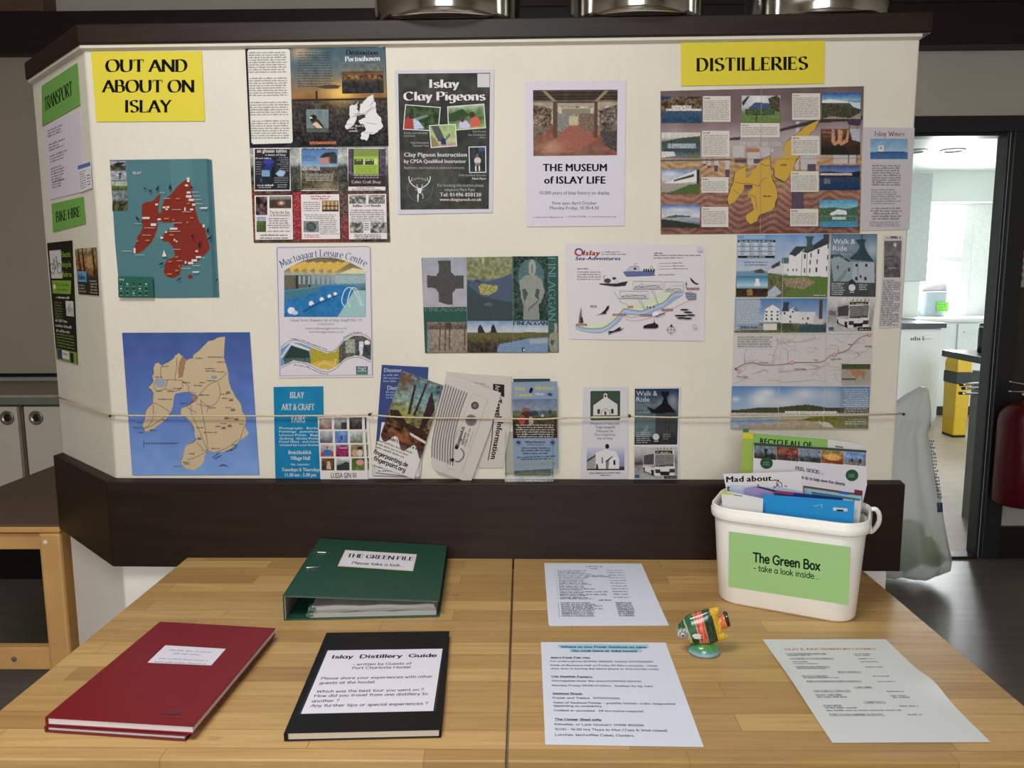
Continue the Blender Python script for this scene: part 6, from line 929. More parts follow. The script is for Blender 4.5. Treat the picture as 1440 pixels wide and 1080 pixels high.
nz = N.new('ShaderNodeTexNoise'); nz.inputs['Scale'].default_value = 2.2; nz.inputs['Detail'].default_value = 6; nz.inputs['Roughness'].default_value = .65; L.new(m2.outputs[0], nz.inputs['Vector'])
r1 = N.new('ShaderNodeValToRGB'); r1.color_ramp.elements[0].position = .3; r1.color_ramp.elements[0].color = (.80, .76, .70, 1); r1.color_ramp.elements[1].position = .68; r1.color_ramp.elements[1].color = (1.06, 1.06, 1.06, 1); L.new(nz.outputs[0], r1.inputs[0])
mu = N.new('ShaderNodeMix'); mu.data_type = 'RGBA'; mu.blend_type = 'MULTIPLY'; mu.inputs['Factor'].default_value = 1; L.new(br.outputs['Color'], mu.inputs['A']); L.new(r1.outputs[0], mu.inputs['B'])
m3 = N.new('ShaderNodeMapping'); m3.inputs['Scale'].default_value = (2.6, 5.5, 3); m3.inputs['Location'].default_value = (.3, .1, 0); L.new(ge.outputs['Position'], m3.inputs[0])
vo = N.new('ShaderNodeTexVoronoi'); vo.inputs['Scale'].default_value = 1.5; L.new(m3.outputs[0], vo.inputs['Vector'])
r2 = N.new('ShaderNodeValToRGB'); r2.color_ramp.elements[0].position = .012; r2.color_ramp.elements[0].color = (.35, .27, .2, 1); r2.color_ramp.elements[1].position = .075; r2.color_ramp.elements[1].color = (1, 1, 1, 1); L.new(vo.outputs['Distance'], r2.inputs[0])
mk = N.new('ShaderNodeMix'); mk.data_type = 'RGBA'; mk.blend_type = 'MULTIPLY'; mk.inputs['Factor'].default_value = .8; L.new(mu.outputs['Result'], mk.inputs['A']); L.new(r2.outputs[0], mk.inputs['B'])
L.new(mk.outputs['Result'], b.inputs['Base Color']); b.inputs['Roughness'].default_value = .36
bp = N.new('ShaderNodeBump'); bp.inputs['Strength'].default_value = .06; bp.inputs['Distance'].default_value = .001; L.new(nz.outputs[0], bp.inputs['Height']); L.new(bp.outputs[0], b.inputs['Normal'])
BLOCK = m
TY0, TY1 = .9045, 1.6385
for x0, x1, lb in ((-.7615, -.0235, 'left of two birch block tables below the notice wall, holding the ring binder'), (-.0205, .7275, 'right of two birch block tables below the notice wall, holding the white tub')):
    t = thing('table', ((x0 + x1) / 2, (TY0 + TY1) / 2, 0), lb, 'table', 'birch tables under the notice wall')
    G().box(x0, x1, TY0, TY1, TZ - .028, TZ).obj('tabletop', BLOCK, t, bevel=.0025, seg=3)
    for x in (x0 + .03, x1 - .09):
        for y in (TY0 + .03, TY1 - .09): G().box(x, x + .06, y, y + .06, 0, TZ - .0285).obj('leg', birch, t, bevel=.006)
    for y in (TY0 + .045, TY1 - .07): G().box(x0 + .0905, x1 - .0905, y, y + .025, TZ - .1, TZ - .0285).obj('apron', birch, t)
    for x in (x0 + .045, x1 - .07): G().box(x, x + .025, TY0 + .0905, TY1 - .0905, TZ - .1, TZ - .0285).obj('apron', birch, t)

# ================================================================== helpers for flat things lying in a plane, laid out in millimetres
def flat(q, Wd, Hd, col, pl=None, z=None, off=0, gain=1.3, t=.0004, vw=(0, 0, 1)):
    x0, y0, sc = vw; c = [(pl.hit([(a / sc + x0, b / sc + y0)])[0] if pl is not None else onz(a / sc + x0, b / sc + y0, z)) for a, b in q]
    s = Sheet(off=off, corners=c, size=(Wd, Hd), gain=gain); s.vw = vw
    a, b, d = c[0], c[1], c[3]; s.fp = plane3(a, b, d); s.lb = np.linalg.pinv(np.c_[b - a, d - a])
    if t: s.base([(0, 0), (Wd, 0), (Wd, Hd), (0, Hd)], col, t)
    return s
def loc(s, x, y):
    x0, y0, sc = s.vw; h = s.fp.hit([(x / sc + x0, y / sc + y0)])[0]; u = s.lb @ (h - s.cor[0]); return u[0] * s.size[0], u[1] * s.size[1]
def TT(s, t, xa, y, xb, cap, col, font='pen', bold=False, yb=None, under=False):
    ax, ay = loc(s, xa, y); bx, by = loc(s, xb, y if yb is None else yb); by = ay if yb is None else by
    s.T(t, ax, bx, ay, cap, col, font, bold, y1=by)
    if under: s.line([(ax, ay + cap * .28), (bx, by + cap * .28)], cap * .12, col)
def LT(s, xa, y, xb, h, col):
    ax, ay = loc(s, xa, y); bx, _ = loc(s, xb, y); s.L(ax, ay, bx, ay, h, col)
WHT = (208, 214, 236); INK = (44, 46, 70)
# --- seafood sheet
s = flat([(760.6, 903.3), (936, 904), (989.7, 1050.6), (766.7, 1047.2)], 210, 297, WHT, z=TZ + .0006, vw=(0, 0, 1), t=.0005); s.vw = (750, 890, 5.76)
for (xa, ya, xb, yb) in ((200, 98, 930, 126), (290, 128, 870, 158)):
    a = [loc(s, *q) for q in ((xa, ya), (xb, ya), (xb + 12, yb), (xa + 5, yb))]; s.poly(CRAG(a, 1.2, 4), (150, 196, 226))
for t, xa, xb, y, u in (('Where to buy Fresh Seafood on Islay', 222, 918, 121, 1), ('(to cook here or take home)', 318, 842, 153, 1), ("Jean's Fresh Fish Van:", 136, 464, 207, 1), ('For orders phone (01496) 300509. Mobile 07775036091', 137, 972, 238, 0), ('Kiosk at Bowmore Hall on Friday 09.30hrs onwards.  Other', 138, 1014, 270, 0), ('days Jean is touring the island phone to find out her route.', 140, 1024, 297, 0), ('Old Shellfish Factory:', 146, 484, 362, 1), ('Stormgadale (near the airport) (01496) 300442', 148, 880, 396, 0), ('Monday-Friday 09.00-17.00hrs.  Scallops by kg, tubs.', 150, 980, 434, 0), ('Seafood Shack:', 156, 402, 500, 1), ('Frazer and Tabbal.  07795231826', 158, 706, 535, 0), ('Sales of Seafood Platter - possibly lobster, crabs, langoustine', 162, 1160, 574, 0), ('depending on availability.', 164, 566, 600, 0), ('Cooked or uncooked.  24 hrs notice required.', 166, 906, 637, 0), ('The Oyster Shed cafe:', 172, 560, 709, 1), ('Kilmallan, nr Loch Gruinart. 01496 850256', 174, 904, 750, 0), ('10.00 - 16.00 hrs Thurs to Mon (Tues & Wed closed)', 176, 1096, 790, 0), ('Lunches, tea/coffee Cakes, Oysters..', 178, 836, 834, 0)):
    TT(s, t, xa, y, xb, 4.6 if u != 1 or y > 160 else 5.2, INK, 'pen', bool(u), under=bool(u))
s.done('printed_sheet', 'white printed sheet with blue highlighted heading at the front of the right table', 'paper sheet', GLOSS)
# --- contact list: two sheets
for k in (1, 0):
    q = [(765.3, 792.2), (902, 793), (939.7, 878.3), (771.4, 878.9)] if k == 0 else [(766.3, 793), (901, 793.5), (940.6, 879.6), (773, 880.2)]
    s = flat(q, 210, 297, WHT, z=TZ + (.0004 if k else .0014), t=.0007); s.vw = (750, 780, 7.2)
    if k == 0:
        D_ = (84, 84, 96)
        LT(s, 532, 128, 705, 5, INK); LT(s, 574, 149, 668, 4.6, INK)
        for i, y in enumerate((166, 189, 216, 242, 270, 298, 328, 356, 386, 414, 446)):
            ax = 246 + i * 2.6; LT(s, ax, y, ax + random.choice((285, 300, 250, 360, 480)), 4.2, INK if i % 2 else D_); LT(s, ax, y + 12, ax + random.choice((270, 340, 240)), 3.8, D_); c = loc(s, ax - 24, y - 2); s.disc(*c, 1.1, INK, n=8); LT(s, 745 + i * 7, y + 1, 905 + i * 8, 4, D_)
        LT(s, 516, 232, 795, 4.4, INK); LT(s, 660, 476, 798, 5, INK)
        for i, y in enumerate((500, 515, 531, 546, 562, 578, 597, 615, 635)):
            ax = 276 + i * 1.6; LT(s, ax, y, ax + random.choice((420, 350, 330, 470, 300)), 4, INK if i % 2 else D_); LT(s, 830 + i * 4, y + 2, 1000 + i * 4, 4.2, INK); c = loc(s, ax - 26, y - 2); s.disc(*c, 1, INK, n=8)
    s.done('printed_sheet', ('top sheet of the white contact list behind the seafood sheet', 'lower sheet of the contact list, just showing at its front edge')[k], 'paper sheet', PAPER, group='contact list sheets')
# --- transport listings, slightly curled at its right edge
s = flat([(1072, 899.4), (1245.6, 898.9), (1393.3, 1043.9), (1170.6, 1045)], 210, 297, WHT, z=TZ + .0005, t=0); s.vw = (1060, 890, 6)
_P0 = s.P
def _lift(p, h, f=_P0):
    p = np.atleast_2d(np.asarray(p, float)); u, v = p[:, 0] / 210, p[:, 1] / 297
    return f(p, h) + np.c_[np.zeros((len(p), 2)), .0075 * np.exp(-((v - .52) / .13) ** 2) * np.clip((u - .72) / .28, 0, 1) ** 2 + .003 * np.exp(-((v - .45) / .3) ** 2) * np.clip((.12 - u) / .12, 0, 1) ** 2]
s.P = _lift; p = Pic(0, 0, 210, 297, 4); p.fill((206, 210, 214)); s.h = .0002; s.put(p)
OR = (196, 96, 66); D_ = (70, 70, 84)
TT(s, 'ISLAY & JURA TRANSPORT LISTINGS', 266, 147, 1040, 6.2, OR, 'serif', True)
for t, xa, xb, y in (('CALEDONIAN MACBRAYNE', 276, 616, 184), ('LOGANAIR SCOTTISH AIRWAYS', 308, 680, 224), ('HEBRIDEAN AIRWAYS', 356, 646, 294), ('BUS SERVICE', 716, 910, 338), ('ISLAY COACHES', 412, 632, 372), ('JURA PASSENGER FERRY SERVICES', 446, 912, 417), ('CAR HIRE', 854, 1006, 468), ('CRESSWELL CARS LTD', 508, 820, 499), ('ISLAY CAR HIRE', 528, 752, 532), ('CAMPSITES', 934, 1116, 595), ('PORT MOR', 594, 748, 624), ('PORT ELLEN CAMPING & HOSTEL', 644, 1108, 700)): TT(s, t, xa, y, xb, 4.4, D_, 'serif', True, under=True)
for xa, xb, y in ((290, 480, 196), (326, 464, 250), (340, 545, 265), (372, 622, 307), (424, 728, 384), (542, 798, 549), (610, 890, 640), (618, 1268, 662), (848, 990, 184), (862, 998, 196), (884, 1024, 224), (908, 1060, 250), (948, 1096, 294), (1010, 1156, 372), (1052, 1206, 417), (1130, 1282, 502), (1160, 1312, 537), (1180, 1334, 552), (1236, 1396, 626), (1306, 1436, 698)): LT(s, xa, y, xb, 3.8, D_)
s.done('printed_sheet', 'white sheet with orange heading at the right front of the right table', 'paper sheet', PAPER)

# ================================================================== BOOKS
def hexq(q, z0, z1, inset=(0, 0, 0, 0)):               # q = back-left, back-right, front-right, front-left at the table plane; inset back,right,front,left
    q = [np.asarray(a, float)[:2] for a in q]; bl, br, fr, fl = q; u = (br - bl) / np.linalg.norm(br - bl); w_ = (fl - bl) / np.linalg.norm(fl - bl); bk, r, f, l = inset
    q = [bl + u * l + w_ * bk, br - u * r + w_ * bk, fr - u * r - w_ * f, fl + u * l - w_ * f]
    return G().hexa([(*a, z0) for a in q], [(*a, z1) for a in q])
redm = mat('red_cloth_board', (120, 14, 26), .42, vary=.05, scale=60); redd = mat('dark_red_edge', (112, 18, 30), .5); pagem = mat('page_edges', (226, 218, 224), .7, vary=.06, scale=4, stretch=(1, 1, 600))
def book(name, q, z0, z1, lb, cat, cover, pages, group=None, pin=(.003, .003, .002, .004), ct=.0022, spine=.004):
    bl, br, fr, fl = q; t = thing(name, (*((np.asarray(bl) + fr) / 2)[:2], z0), lb, cat, group)
    hexq(q, z0, z0 + ct).obj('back_cover', cover, t, bevel=.0008)
    hexq(q, z0 + ct + .0001, z1 - ct - .0001, pin).obj('pages', pages, t)
    c = hexq(q, z1 - ct, z1).obj('front_cover', cover, t, bevel=.0008)
    g = hexq(q, z0 + ct + .0001, z1 - ct - .0001, (0, 10, 0, 0)); q2 = [np.asarray(a, float)[:2] for a in q]; u = (q2[1] - q2[0]) / np.linalg.norm(q2[1] - q2[0])
    G().hexa([(*a, z0 + ct + .0001) for a in (q2[0], q2[0] + u * (pin[3] - .0002), q2[3] + u * (pin[3] - .0002), q2[3])], [(*a, z1 - ct - .0001) for a in (q2[0], q2[0] + u * (pin[3] - .0002), q2[3] + u * (pin[3] - .0002), q2[3])]).obj('spine', cover, t)
    return t, c
z1, z2 = TZ + .0095, TZ + .0225
book('notebook', [onz(224, 882, z1), onz(384, 892, z1), onz(261, 1034, z1), onz(62, 1021, z1)], TZ + .0003, z1, 'lower red notebook, mostly hidden under the upper red one', 'notebook', redd, pagem, 'stacked red notebooks', pin=(.003, .003, .003, .004))
RQ = [onz(225, 873.8, z2), onz(387.6, 883, z2), onz(272, 1020.7, z2), onz(63, 1008.3, z2)]
t, c = book('notebook', RQ, z1 + .0003, z2, 'upper red notebook with a small white label at the front left', 'notebook', redm, pagem, 'stacked red notebooks', pin=(.003, .002, .0015, .004))
s = flat([(785, 498), (1072, 515), (1003, 593), (700, 580)], 90, 50, (206, 204, 220), z=z2 + .0001, vw=(0, 760, 3.375), t=.0003)
for xa, xb, y, h in ((800, 1010, 524, 4.5), (820, 960, 541, 5), (750, 1000, 564, 4.2), (730, 990, 580, 4.2)): LT(s, xa, y, xb, h, (150, 152, 176))
s.done('title_label', 'white handwritten label', None, PAPER, c)
s = flat([(770, 796), (880, 800), (868, 852), (756, 846)], 30, 24, (134, 18, 32), z=z2 + .0001, vw=(0, 760, 3.375), t=0); s.h = .0001
for i in range(5): s.poly([(2, 2 + i * 2.4), (26, 1 + i * 2.4), (26, 2.6 + i * 2.4), (2, 3.6 + i * 2.4)], (120, 60, 66)); 
s.L(1, 21, 27, 21, 3.6, (124, 66, 72)); s.done('embossed_mark', 'faint grey embossed mark', None, PAPER, c)
blk = mat('black_cover', (15, 14, 15), .36, vary=.1, **{'Specular IOR Level': .22}); z2 = TZ + .0125
BQ = [onz(459, 889.5, z2), onz(632, 887.3, z2), onz(620, 1026, z2), onz(399, 1031, z2)]
t, c = book('guide_book', BQ, TZ + .0003, z2, 'black covered guide book with a large white typed label at table front', 'book', blk, mat('cream_page_edges', (222, 212, 196), .7, vary=.08, scale=4, stretch=(1, 1, 600)), ct=.0012, pin=(.003, .003, .003, .005))
s = flat([(292, 600), (832, 594), (795, 884), (160, 902)], 206, 168, (52, 54, 60), z=z2 + .0001, vw=(370, 730, 3.273), t=.0002); s.done('clear_sleeve', 'dark clear plastic sleeve edge', None, LAM, c)
s = flat([(298, 605), (826, 597), (783, 883), (174, 896)], 200, 160, (216, 214, 228), z=z2 + .0004, vw=(370, 730, 3.273), t=.0002)
for t_, xa, xb, y, cap, bd in (('Islay  Distillery  Guide', 316, 800, 642, 9, 1), ('- written by Guests of', 412, 684, 674, 6, 0), ('Port Charlotte Hostel', 410, 678, 691, 6, 0), ('Please share your experiences with other', 266, 784, 739, 6, 0), ('guests at the hostel.', 258, 518, 760, 6, 0), ('Which was the best tour you went on ?', 244, 744, 800, 6, 0), ('How did you travel from one distillery to', 234, 764, 820, 6, 0), ('another ?', 222, 350, 844, 6, 0), ('Any further tips or special experiences ?', 216, 766, 866, 6, 0)): TT(s, t_, xa, y, xb, cap, (40, 42, 60), 'pen', bool(bd))
s.done('title_label', 'large white typed label', None, LAM, c)

# ================================================================== RING BINDER
grn = mat('green_binder_board', (30, 74, 56), .45, vary=.06, scale=80); lin = mat('grey_binder_lining', (150, 150, 142), .6)
fl, fr = onz(399, 873, TZ)[:2], onz(618, 868, TZ)[:2]; br = np.array([-.1700, 1.628]); bl = np.array([-.4560, 1.626])
zl, zr, zl2 = TZ + .0490, TZ + .0325, TZ + .0500
t = thing('ring_binder', (*((fl + br) / 2), TZ), 'dark green ring binder with a white label at the back of the left table', 'binder')
def slope(q, za, zb, th):          # sheet sloping from left height za to right height zb
    bl, br, fr, fl = q; return G().hexa([(*bl, za - th), (*br, zb - th), (*fr, zb - th), (*fl, za - th)], [(*bl, za), (*br, zb), (*fr, zb), (*fl, za)])
G().hexa([(*a, TZ + .0003) for a in (bl, br, fr, fl)], [(*a, TZ + .0026) for a in (bl, br, fr, fl)]).obj('back_cover', grn, t, bevel=.0006)
u = (fr - fl) / np.linalg.norm(fr - fl); w_ = (bl - fl) / np.linalg.norm(bl - fl)
c = slope([bl + u * .003, br, fr, fl + u * .003], zl, zr, .0024).obj('front_cover', grn, t, bevel=.0006)
slope([bl + u * .004, br - u * .002 - w_ * .002, fr - u * .002 + w_ * .0006, fl + u * .004 + w_ * .0006], zl - .00245, zr - .00245, .0008).obj('cover_lining', lin, t)
G().hexa([(*a, TZ + .0027) for a in (bl, bl + u * .0025, fl + u * .0025, fl)], [(*a, zl - .0005) for a in (bl, bl + u * .0025, fl + u * .0025, fl)]).obj('spine', grn, t, bevel=.0006)
G().hexa([(*a, TZ + .0028) for a in (bl + u * .0026, bl + u * .004, fl + u * .004 + w_ * .001, fl + u * .0026 + w_ * .001)], [(*a, zl - .003) for a in (bl + u * .0026, bl + u * .004, fl + u * .004 + w_ * .001, fl + u * .0026 + w_ * .001)]).obj('spine_lining', lin, t)
sleeve = mat('plastic_sleeves', (168, 170, 168), .35, vary=.14, scale=3, stretch=(1, 1, 400))
for k, (za, zb, ins, xs) in enumerate(((.0030, .0105, .004, .046), (.0108, .0165, .010, .052), (.0168, .0235, .006, .050))):
    rr = .006 + k * .002; q = [bl + u * xs - w_ * .006, br - u * rr - w_ * .006, fr - u * rr + w_ * ins, fl + u * xs + w_ * ins]
    n = 24; rings = []
    for i in range(n + 1):             # wavy sleeves
        f_ = i / n; a, d = q[3] * (1 - f_) + q[2] * f_, q[0] * (1 - f_) + q[1] * f_; zz = .0009 * math.sin(f_ * 17 + k * 2) * (1 if 0 < i < n else .3); dz = min(1, 1)
        top = min(TZ + zb + zz, (zl * (1 - f_) + zr * f_) - .0045); rings.append([(*a, TZ + za + max(zz, -.0002) * (k > 0)), (*d, TZ + za), (*d, top), (*a, top)])
    G().loft(rings).obj('pages', sleeve, t)
tabm = mat('green_divider', (70, 110, 92), .5)
for k in range(2):
    for j in range(2):
        p0 = fl + u * (.040 + .004 * k) + w_ * (.004 + j * .012); z0 = TZ + .004 + k * .012
        G().hexa([(*p0, z0), (*(p0 + u * .014), z0), (*(p0 + u * .014 + w_ * .008), z0), (*(p0 + w_ * .008), z0)], [(*p0, z0 + .006), (*(p0 + u * .014), z0 + .006), (*(p0 + u * .014 + w_ * .008), z0 + .006), (*(p0 + w_ * .008), z0 + .006)]).obj('divider_tab', tabm, t)
for d in (.10, .18):
    an = np.linspace(0, math.pi, 14); ctr = fl + u * .052 + w_ * d; G().tube([(*(ctr + u * .018 * math.cos(a)), TZ + .004 + .030 * math.sin(a)) for a in an], .0016).obj('ring', chrome, t, smooth=True)
CP = plane3((*bl, zl), (*fl, zl), (*fr, zr))
s = flat([(378, 143), (708, 163), (690, 240), (343, 217)], 110, 46, (206, 198, 176), CP, off=.0003, vw=(370, 730, 3.273), t=.0003); s.rect(2, 2, 108, 44, (214, 210, 222))
TT(s, 'THE GREEN FILE', 384, 176, 690, 10, (40, 44, 60), 'serif', True, yb=192); TT(s, 'Please take a look...', 408, 208, 650, 7, (40, 44, 60), 'pen', False, yb=220)
s.done('title_label', 'white label on the cover', None, PAPER, c)
for (x0, y0), (x1, y1) in (((230, 155), (306, 157)), ((183, 227), (266, 224))):
    a, b = [CP.hit([(x / 3.273 + 370, y / 3.273 + 730)], .0012)[0] for x, y in ((x0, y0), (x1, y1))]; mid = (a + b) / 2 + CP.n * .0004
    G().tube(np.array([a, a * .7 + b * .3 + CP.n * .0004, mid, a * .3 + b * .7 + CP.n * .0004, b]), .0008, 8).obj('metal_slot', chrome, c, smooth=True)

# ================================================================== WHITE TUB with leaflets
P1, P2 = onz(1014, 845, TZ), onz(1195, 876, TZ); ty = math.atan2(P2[1] - P1[1], P2[0] - P1[0]) - .02
TU = np.array([math.cos(ty), math.sin(ty), 0]); TW = np.array([-TU[1], TU[0], 0]); TO = P1 - TU * .011 - TW * .009
def rr(x0, x1, y0, y1, r, z, n=8):
    c = []
    for cx, cy, a0 in ((x1 - r, y1 - r, 0), (x0 + r, y1 - r, 90), (x0 + r, y0 + r, 180), (x1 - r, y0 + r, 270)):
        for k in range(n + 1): a = math.radians(a0 + 90 * k / n); c.append((cx + r * math.cos(a), cy + r * math.sin(a), z))
    return np.array(c)
WB, DB, HT = .247, .140, .192
def ring(z, e=0):                      # outline at height z, grown by e
    f = z / HT; g_ = .012 * f; return rr(-g_ - e, WB + g_ + e, -g_ - e, DB + g_ + e, .042 + g_ * .3 + e, z)
T2W = lambda P: TO + P[:, :1] * TU + P[:, 1:2] * TW + np.c_[np.zeros((len(P), 2)), P[:, 2]]
pl_w = mat('white_tub_plastic', (246, 245, 240), .33, vary=.015)
tub = thing('storage_tub', TO + TU * WB / 2 + TW * DB / 2, 'white plastic tub with a light green label full of leaflets', 'tub')
G().loft([T2W(r) for r in (ring(.0004, -.008), ring(.0012, -.003), ring(.006, 0), ring(.165, 0), ring(.172, 0), ring(.172, -.0022), ring(.008, -.0022))]).obj('body', pl_w, tub, smooth=True)
rg = [T2W(r) for r in (ring(.168, .0004), ring(.167, .0045), ring(.170, .0062), ring(.182, .0066), ring(.1835, .0046), ring(.190, .0044), ring(.192, .003), ring(.192, .0004), ring(.1725, -.0020), ring(.1722, .0003))]
G().loft(rg, cap=False).obj('rim', pl_w, tub, smooth=True)
hx = WB + .012
HP = lambda u, v, d: plane3(*T2W(np.array([(0, d, 0.), (WB, d, 0.), (0, d, .1)]))).hit([(u, v)])[0]
G().tube(_smooth([HP(1225, 716, .050), HP(1232, 716.5, .052), HP(1236.5, 724, .058), HP(1236, 734, .068), HP(1231.5, 742, .08), HP(1225.5, 747.5, .09), HP(1221, 747, .1)], 5), .0042, 12).obj('handle', pl_w, tub, smooth=True)
G().loft([T2W(np.array([(hx + .003 + d, .050 + .007 * math.cos(a), .168 + .007 * math.sin(a)) for a in np.arange(14) * math.tau / 14])) for d in (-.002, .0035)]).obj('handle_pivot', pl_w, tub)
a, b, c_ = T2W(np.array([(0, 0, 0.), (WB, 0, 0.), (0, -.012, HT)])); FP = plane3(a, b, c_)
s = flat([(232, 345), (1112, 460), (1098, 878), (230, 745)], 210, 98, (158, 204, 132), FP, off=.0004, vw=(980, 680, 5.143), t=.0003, gain=1.18)
TT(s, 'The Green Box', 402, 562, 892, 15, (30, 48, 34), 'pen', True, yb=630); TT(s, '- take a look inside...', 408, 627, 884, 10, (36, 52, 40), 'pen', False, yb=696)
s.done('title_label', 'light green label on the tub front', None, PAPER, tub)
def standing(d, gain=1.15):
    a = T2W(np.array([(0, d, 0.), (WB, d, 0.), (0, d, .1)])); s = Sheet(plane3(a[0], a[1], a[2]), 0, gain); s.V(980, 590, 5.143); s.d = d; return s
def stand(s, top, c, t):               # sheet given by its upper outline, reaching down to the floor of the tub
    w3 = s.pl.hit([(x / 5.143 + 980, y / 5.143 + 590) for x, y in top]); lx = (w3 - TO) @ TU; lz = w3[:, 2] - TO[2]
    lim = lambda x: min(max(x, .022), WB - .022)
    pts = [(x if z > HT + .004 else min(max(x, .006), WB - .003), z) for x, z in zip(lx, lz)]
    r_, l_ = max(p[0] for p in pts), min(p[0] for p in pts)
    pts += [(min(r_, WB - .003), HT * .92), (lim(r_), .010), (lim(l_), .010), (max(l_, .006), HT * .92)]
    W = T2W(np.array([(x, s.d, z) for x, z in pts])); q = (W - EYE) @ CAM.T
    s.base([((720 + F * a[0] / a[2] - 980) * 5.143, (540 + F * a[1] / a[2] - 590) * 5.143) for a in q], c, t)
s = standing(.126); stand(s, [(318, 385), (335, 92), (940, 135), (1200, 175), (1196, 480)], (196, 198, 194), .0006); s.poly([(335, 92), (410, 98), (404, 400), (318, 385)], (150, 178, 76)); s.poly([(332, 66), (374, 68), (376, 92), (334, 92)], (64, 112, 78)); s.poly([(336, 94), (416, 104), (414, 140), (334, 136)], (206, 196, 52)); s.poly([(408, 98), (946, 140), (944, 420), (404, 400)], (130, 176, 92)); s.T('RECYCLE ALL OF', 458, 832, 172, 38, (28, 36, 26), bold=True, y1=202)
s.line([(946, 140), (1120, 160), (1200, 180)], 3, (160, 162, 160)); s.poly([(1000, 186), (1060, 196), (1056, 206), (1004, 200)], (110, 112, 120))
s.done('recycling_leaflet', 'green recycling leaflet in a clear sleeve, rearmost in the white tub', 'leaflet', LAM)
s = standing(.119); stand(s, [(404, 390), (412, 166), (1225, 222), (1230, 470)], (208, 204, 212), .0006); s.poly([(412, 166), (1225, 222), (1226, 240), (413, 186)], (60, 76, 66))
for i, (ca, cb) in enumerate((((110, 120, 130), (60, 62, 58)), ((130, 70, 56), (84, 60, 56)), ((120, 130, 150), (70, 72, 70)), ((150, 120, 60), (140, 70, 50)), ((110, 140, 186), (120, 120, 116)))):
    x0 = 414 + i * 162; y0 = 186 + i * 11; p = s.pic(x0, y0, x0 + 160, y0 + 92, 6); p.grad((y0, ca), (y0 + 45, ca), (y0 + 60, cb), (y0 + 92, cb)).noise(34, 12, i)
    if i == 0: p.poly([(x0 + 70, y0 + 20), (x0 + 100, y0 + 20), (x0 + 90, y0 + 60), (x0 + 80, y0 + 60)], (44, 46, 44))
    if i == 3: p.ell(x0 + 80, y0 + 46, 60, 24, (206, 160, 84), 20)
    if i == 4: p.ell(x0 + 60, y0 + 58, 10, 16, (60, 56, 60)).ell(x0 + 120, y0 + 60, 10, 18, (60, 56, 60))
    s.put(p, [(x0, y0), (x0 + 160, y0 + 11), (x0 + 160, y0 + 106), (x0, y0 + 92)])
for x, y in ((504, 314), (1122, 402)): s.disc(x, y, 46, (46, 84, 58), 42); s.L(x - 26, y, x + 28, y + 2, 12, (120, 150, 126)); s.L(x - 26, y + 14, x + 26, y + 16, 10, (120, 150, 126))
s.T('FEEL GOOD ...', 714, 918, 360, 22, (70, 70, 80), 'pen', True, y1=396); s.T('at do to help save the climate', 752, 1072, 424, 20, (80, 80, 92), 'pen', True, y1=476)
s.done('feel_good_sheet', 'white sheet with five small photos and two green discs standing in the tub', 'paper sheet', LAM)
for d, q, c1, lb, dec in (
  (.112, [(770, 478), (1196, 540)], (150, 118, 110), 'brown edged leaflet behind the pale blue ones in the tub', [([(770, 478), (1196, 540), (1196, 548), (770, 486)], (64, 52, 50))]),
  (.102, [(775, 496), (1190, 556)], (150, 192, 220), 'pale blue leaflet standing right of centre in the tub', [([(830, 520), (1180, 572), (1180, 600), (830, 550)], (70, 130, 150)), ([(1030, 520), (1100, 530), (1100, 545), (1030, 536)], (40, 110, 190))]),
  (.118, [(1140, 505), (1200, 515)], (130, 46, 70), 'dark red leaflet edge at the right end of the tub', []),
  (.080, [(208, 480), (190, 392), (752, 376), (768, 524)], (216, 212, 216), 'white leaflet headed Mad about standing at the left of the tub', 'mad'),
  (.066, [(346, 500), (420, 486), (520, 510), (640, 524)], (150, 140, 196), 'lilac leaflet in front of the Mad about leaflet in the tub', [([(420, 486), (450, 482), (560, 508), (640, 526), (560, 524)], (60, 62, 66))]),
  (.055, [(560, 512), (1052, 566)], (40, 56, 120), 'navy blue leaflet behind the bright blue one in the tub', [([(560, 512), (700, 526), (700, 546), (560, 530)], (150, 60, 90))]),
  (.050, [(1060, 574), (1192, 590)], (206, 206, 206), 'white booklet at the right front of the tub', [([(1130, 582), (1140, 583), (1140, 616), (1130, 615)], (50, 50, 60))]),
  (.036, [(478, 540), (1140, 590)], (40, 146, 214), 'bright blue leaflet at the front of the tub', [([(985, 634), (1090, 642), (1090, 664), (985, 656)], (206, 206, 210)), ([(1010, 648), (1060, 652), (1058, 664), (1012, 660)], (40, 40, 50)), ([(840, 622), (905, 612), (908, 616), (850, 630)], (110, 180, 224)), ([(900, 612), (908, 612), (908, 640), (900, 640)], (110, 180, 224))]),
  (.024, [(176, 520), (250, 524), (480, 572)], (222, 220, 220), 'white leaflet with a yellow green corner at the front left of the tub', [([(176, 520), (200, 518), (300, 546), (180, 540)], (190, 200, 90)), ([(270, 540), (330, 550), (330, 556), (270, 548)], (120, 124, 130))])):
    s = standing(d); stand(s, q, c1, .0007)
    if dec == 'mad':
        s.T('Mad about...', 212, 595, 452, 40, (34, 46, 42), bold=True, y1=440); s.T('t', 218, 240, 514, 40, (34, 46, 42), bold=True); s.poly([(216, 480), (250, 474), (640, 492), (760, 520), (766, 560), (220, 560)], (176, 192, 216)); s.poly([(240, 470), (640, 492), (560, 505), (260, 500)], (186, 200, 222)); s.T('t', 218, 240, 514, 40, (34, 46, 42), bold=True); s.disc(444, 474, 6, (40, 50, 50))
        for ln in (((560, 434), (585, 440), (576, 462), (600, 490)), ((584, 442), (612, 458), (616, 490)), ((590, 460), (570, 490)), ((556, 478), (566, 492), (552, 494)), ((634, 476), (652, 486))): s.line(ln, 6, (50, 50, 56))
    else:
        for p_, c2 in dec: s.poly(p_, c2)
    s.done('leaflet', lb, 'leaflet', GLOSS, group='leaflets standing in the white tub')

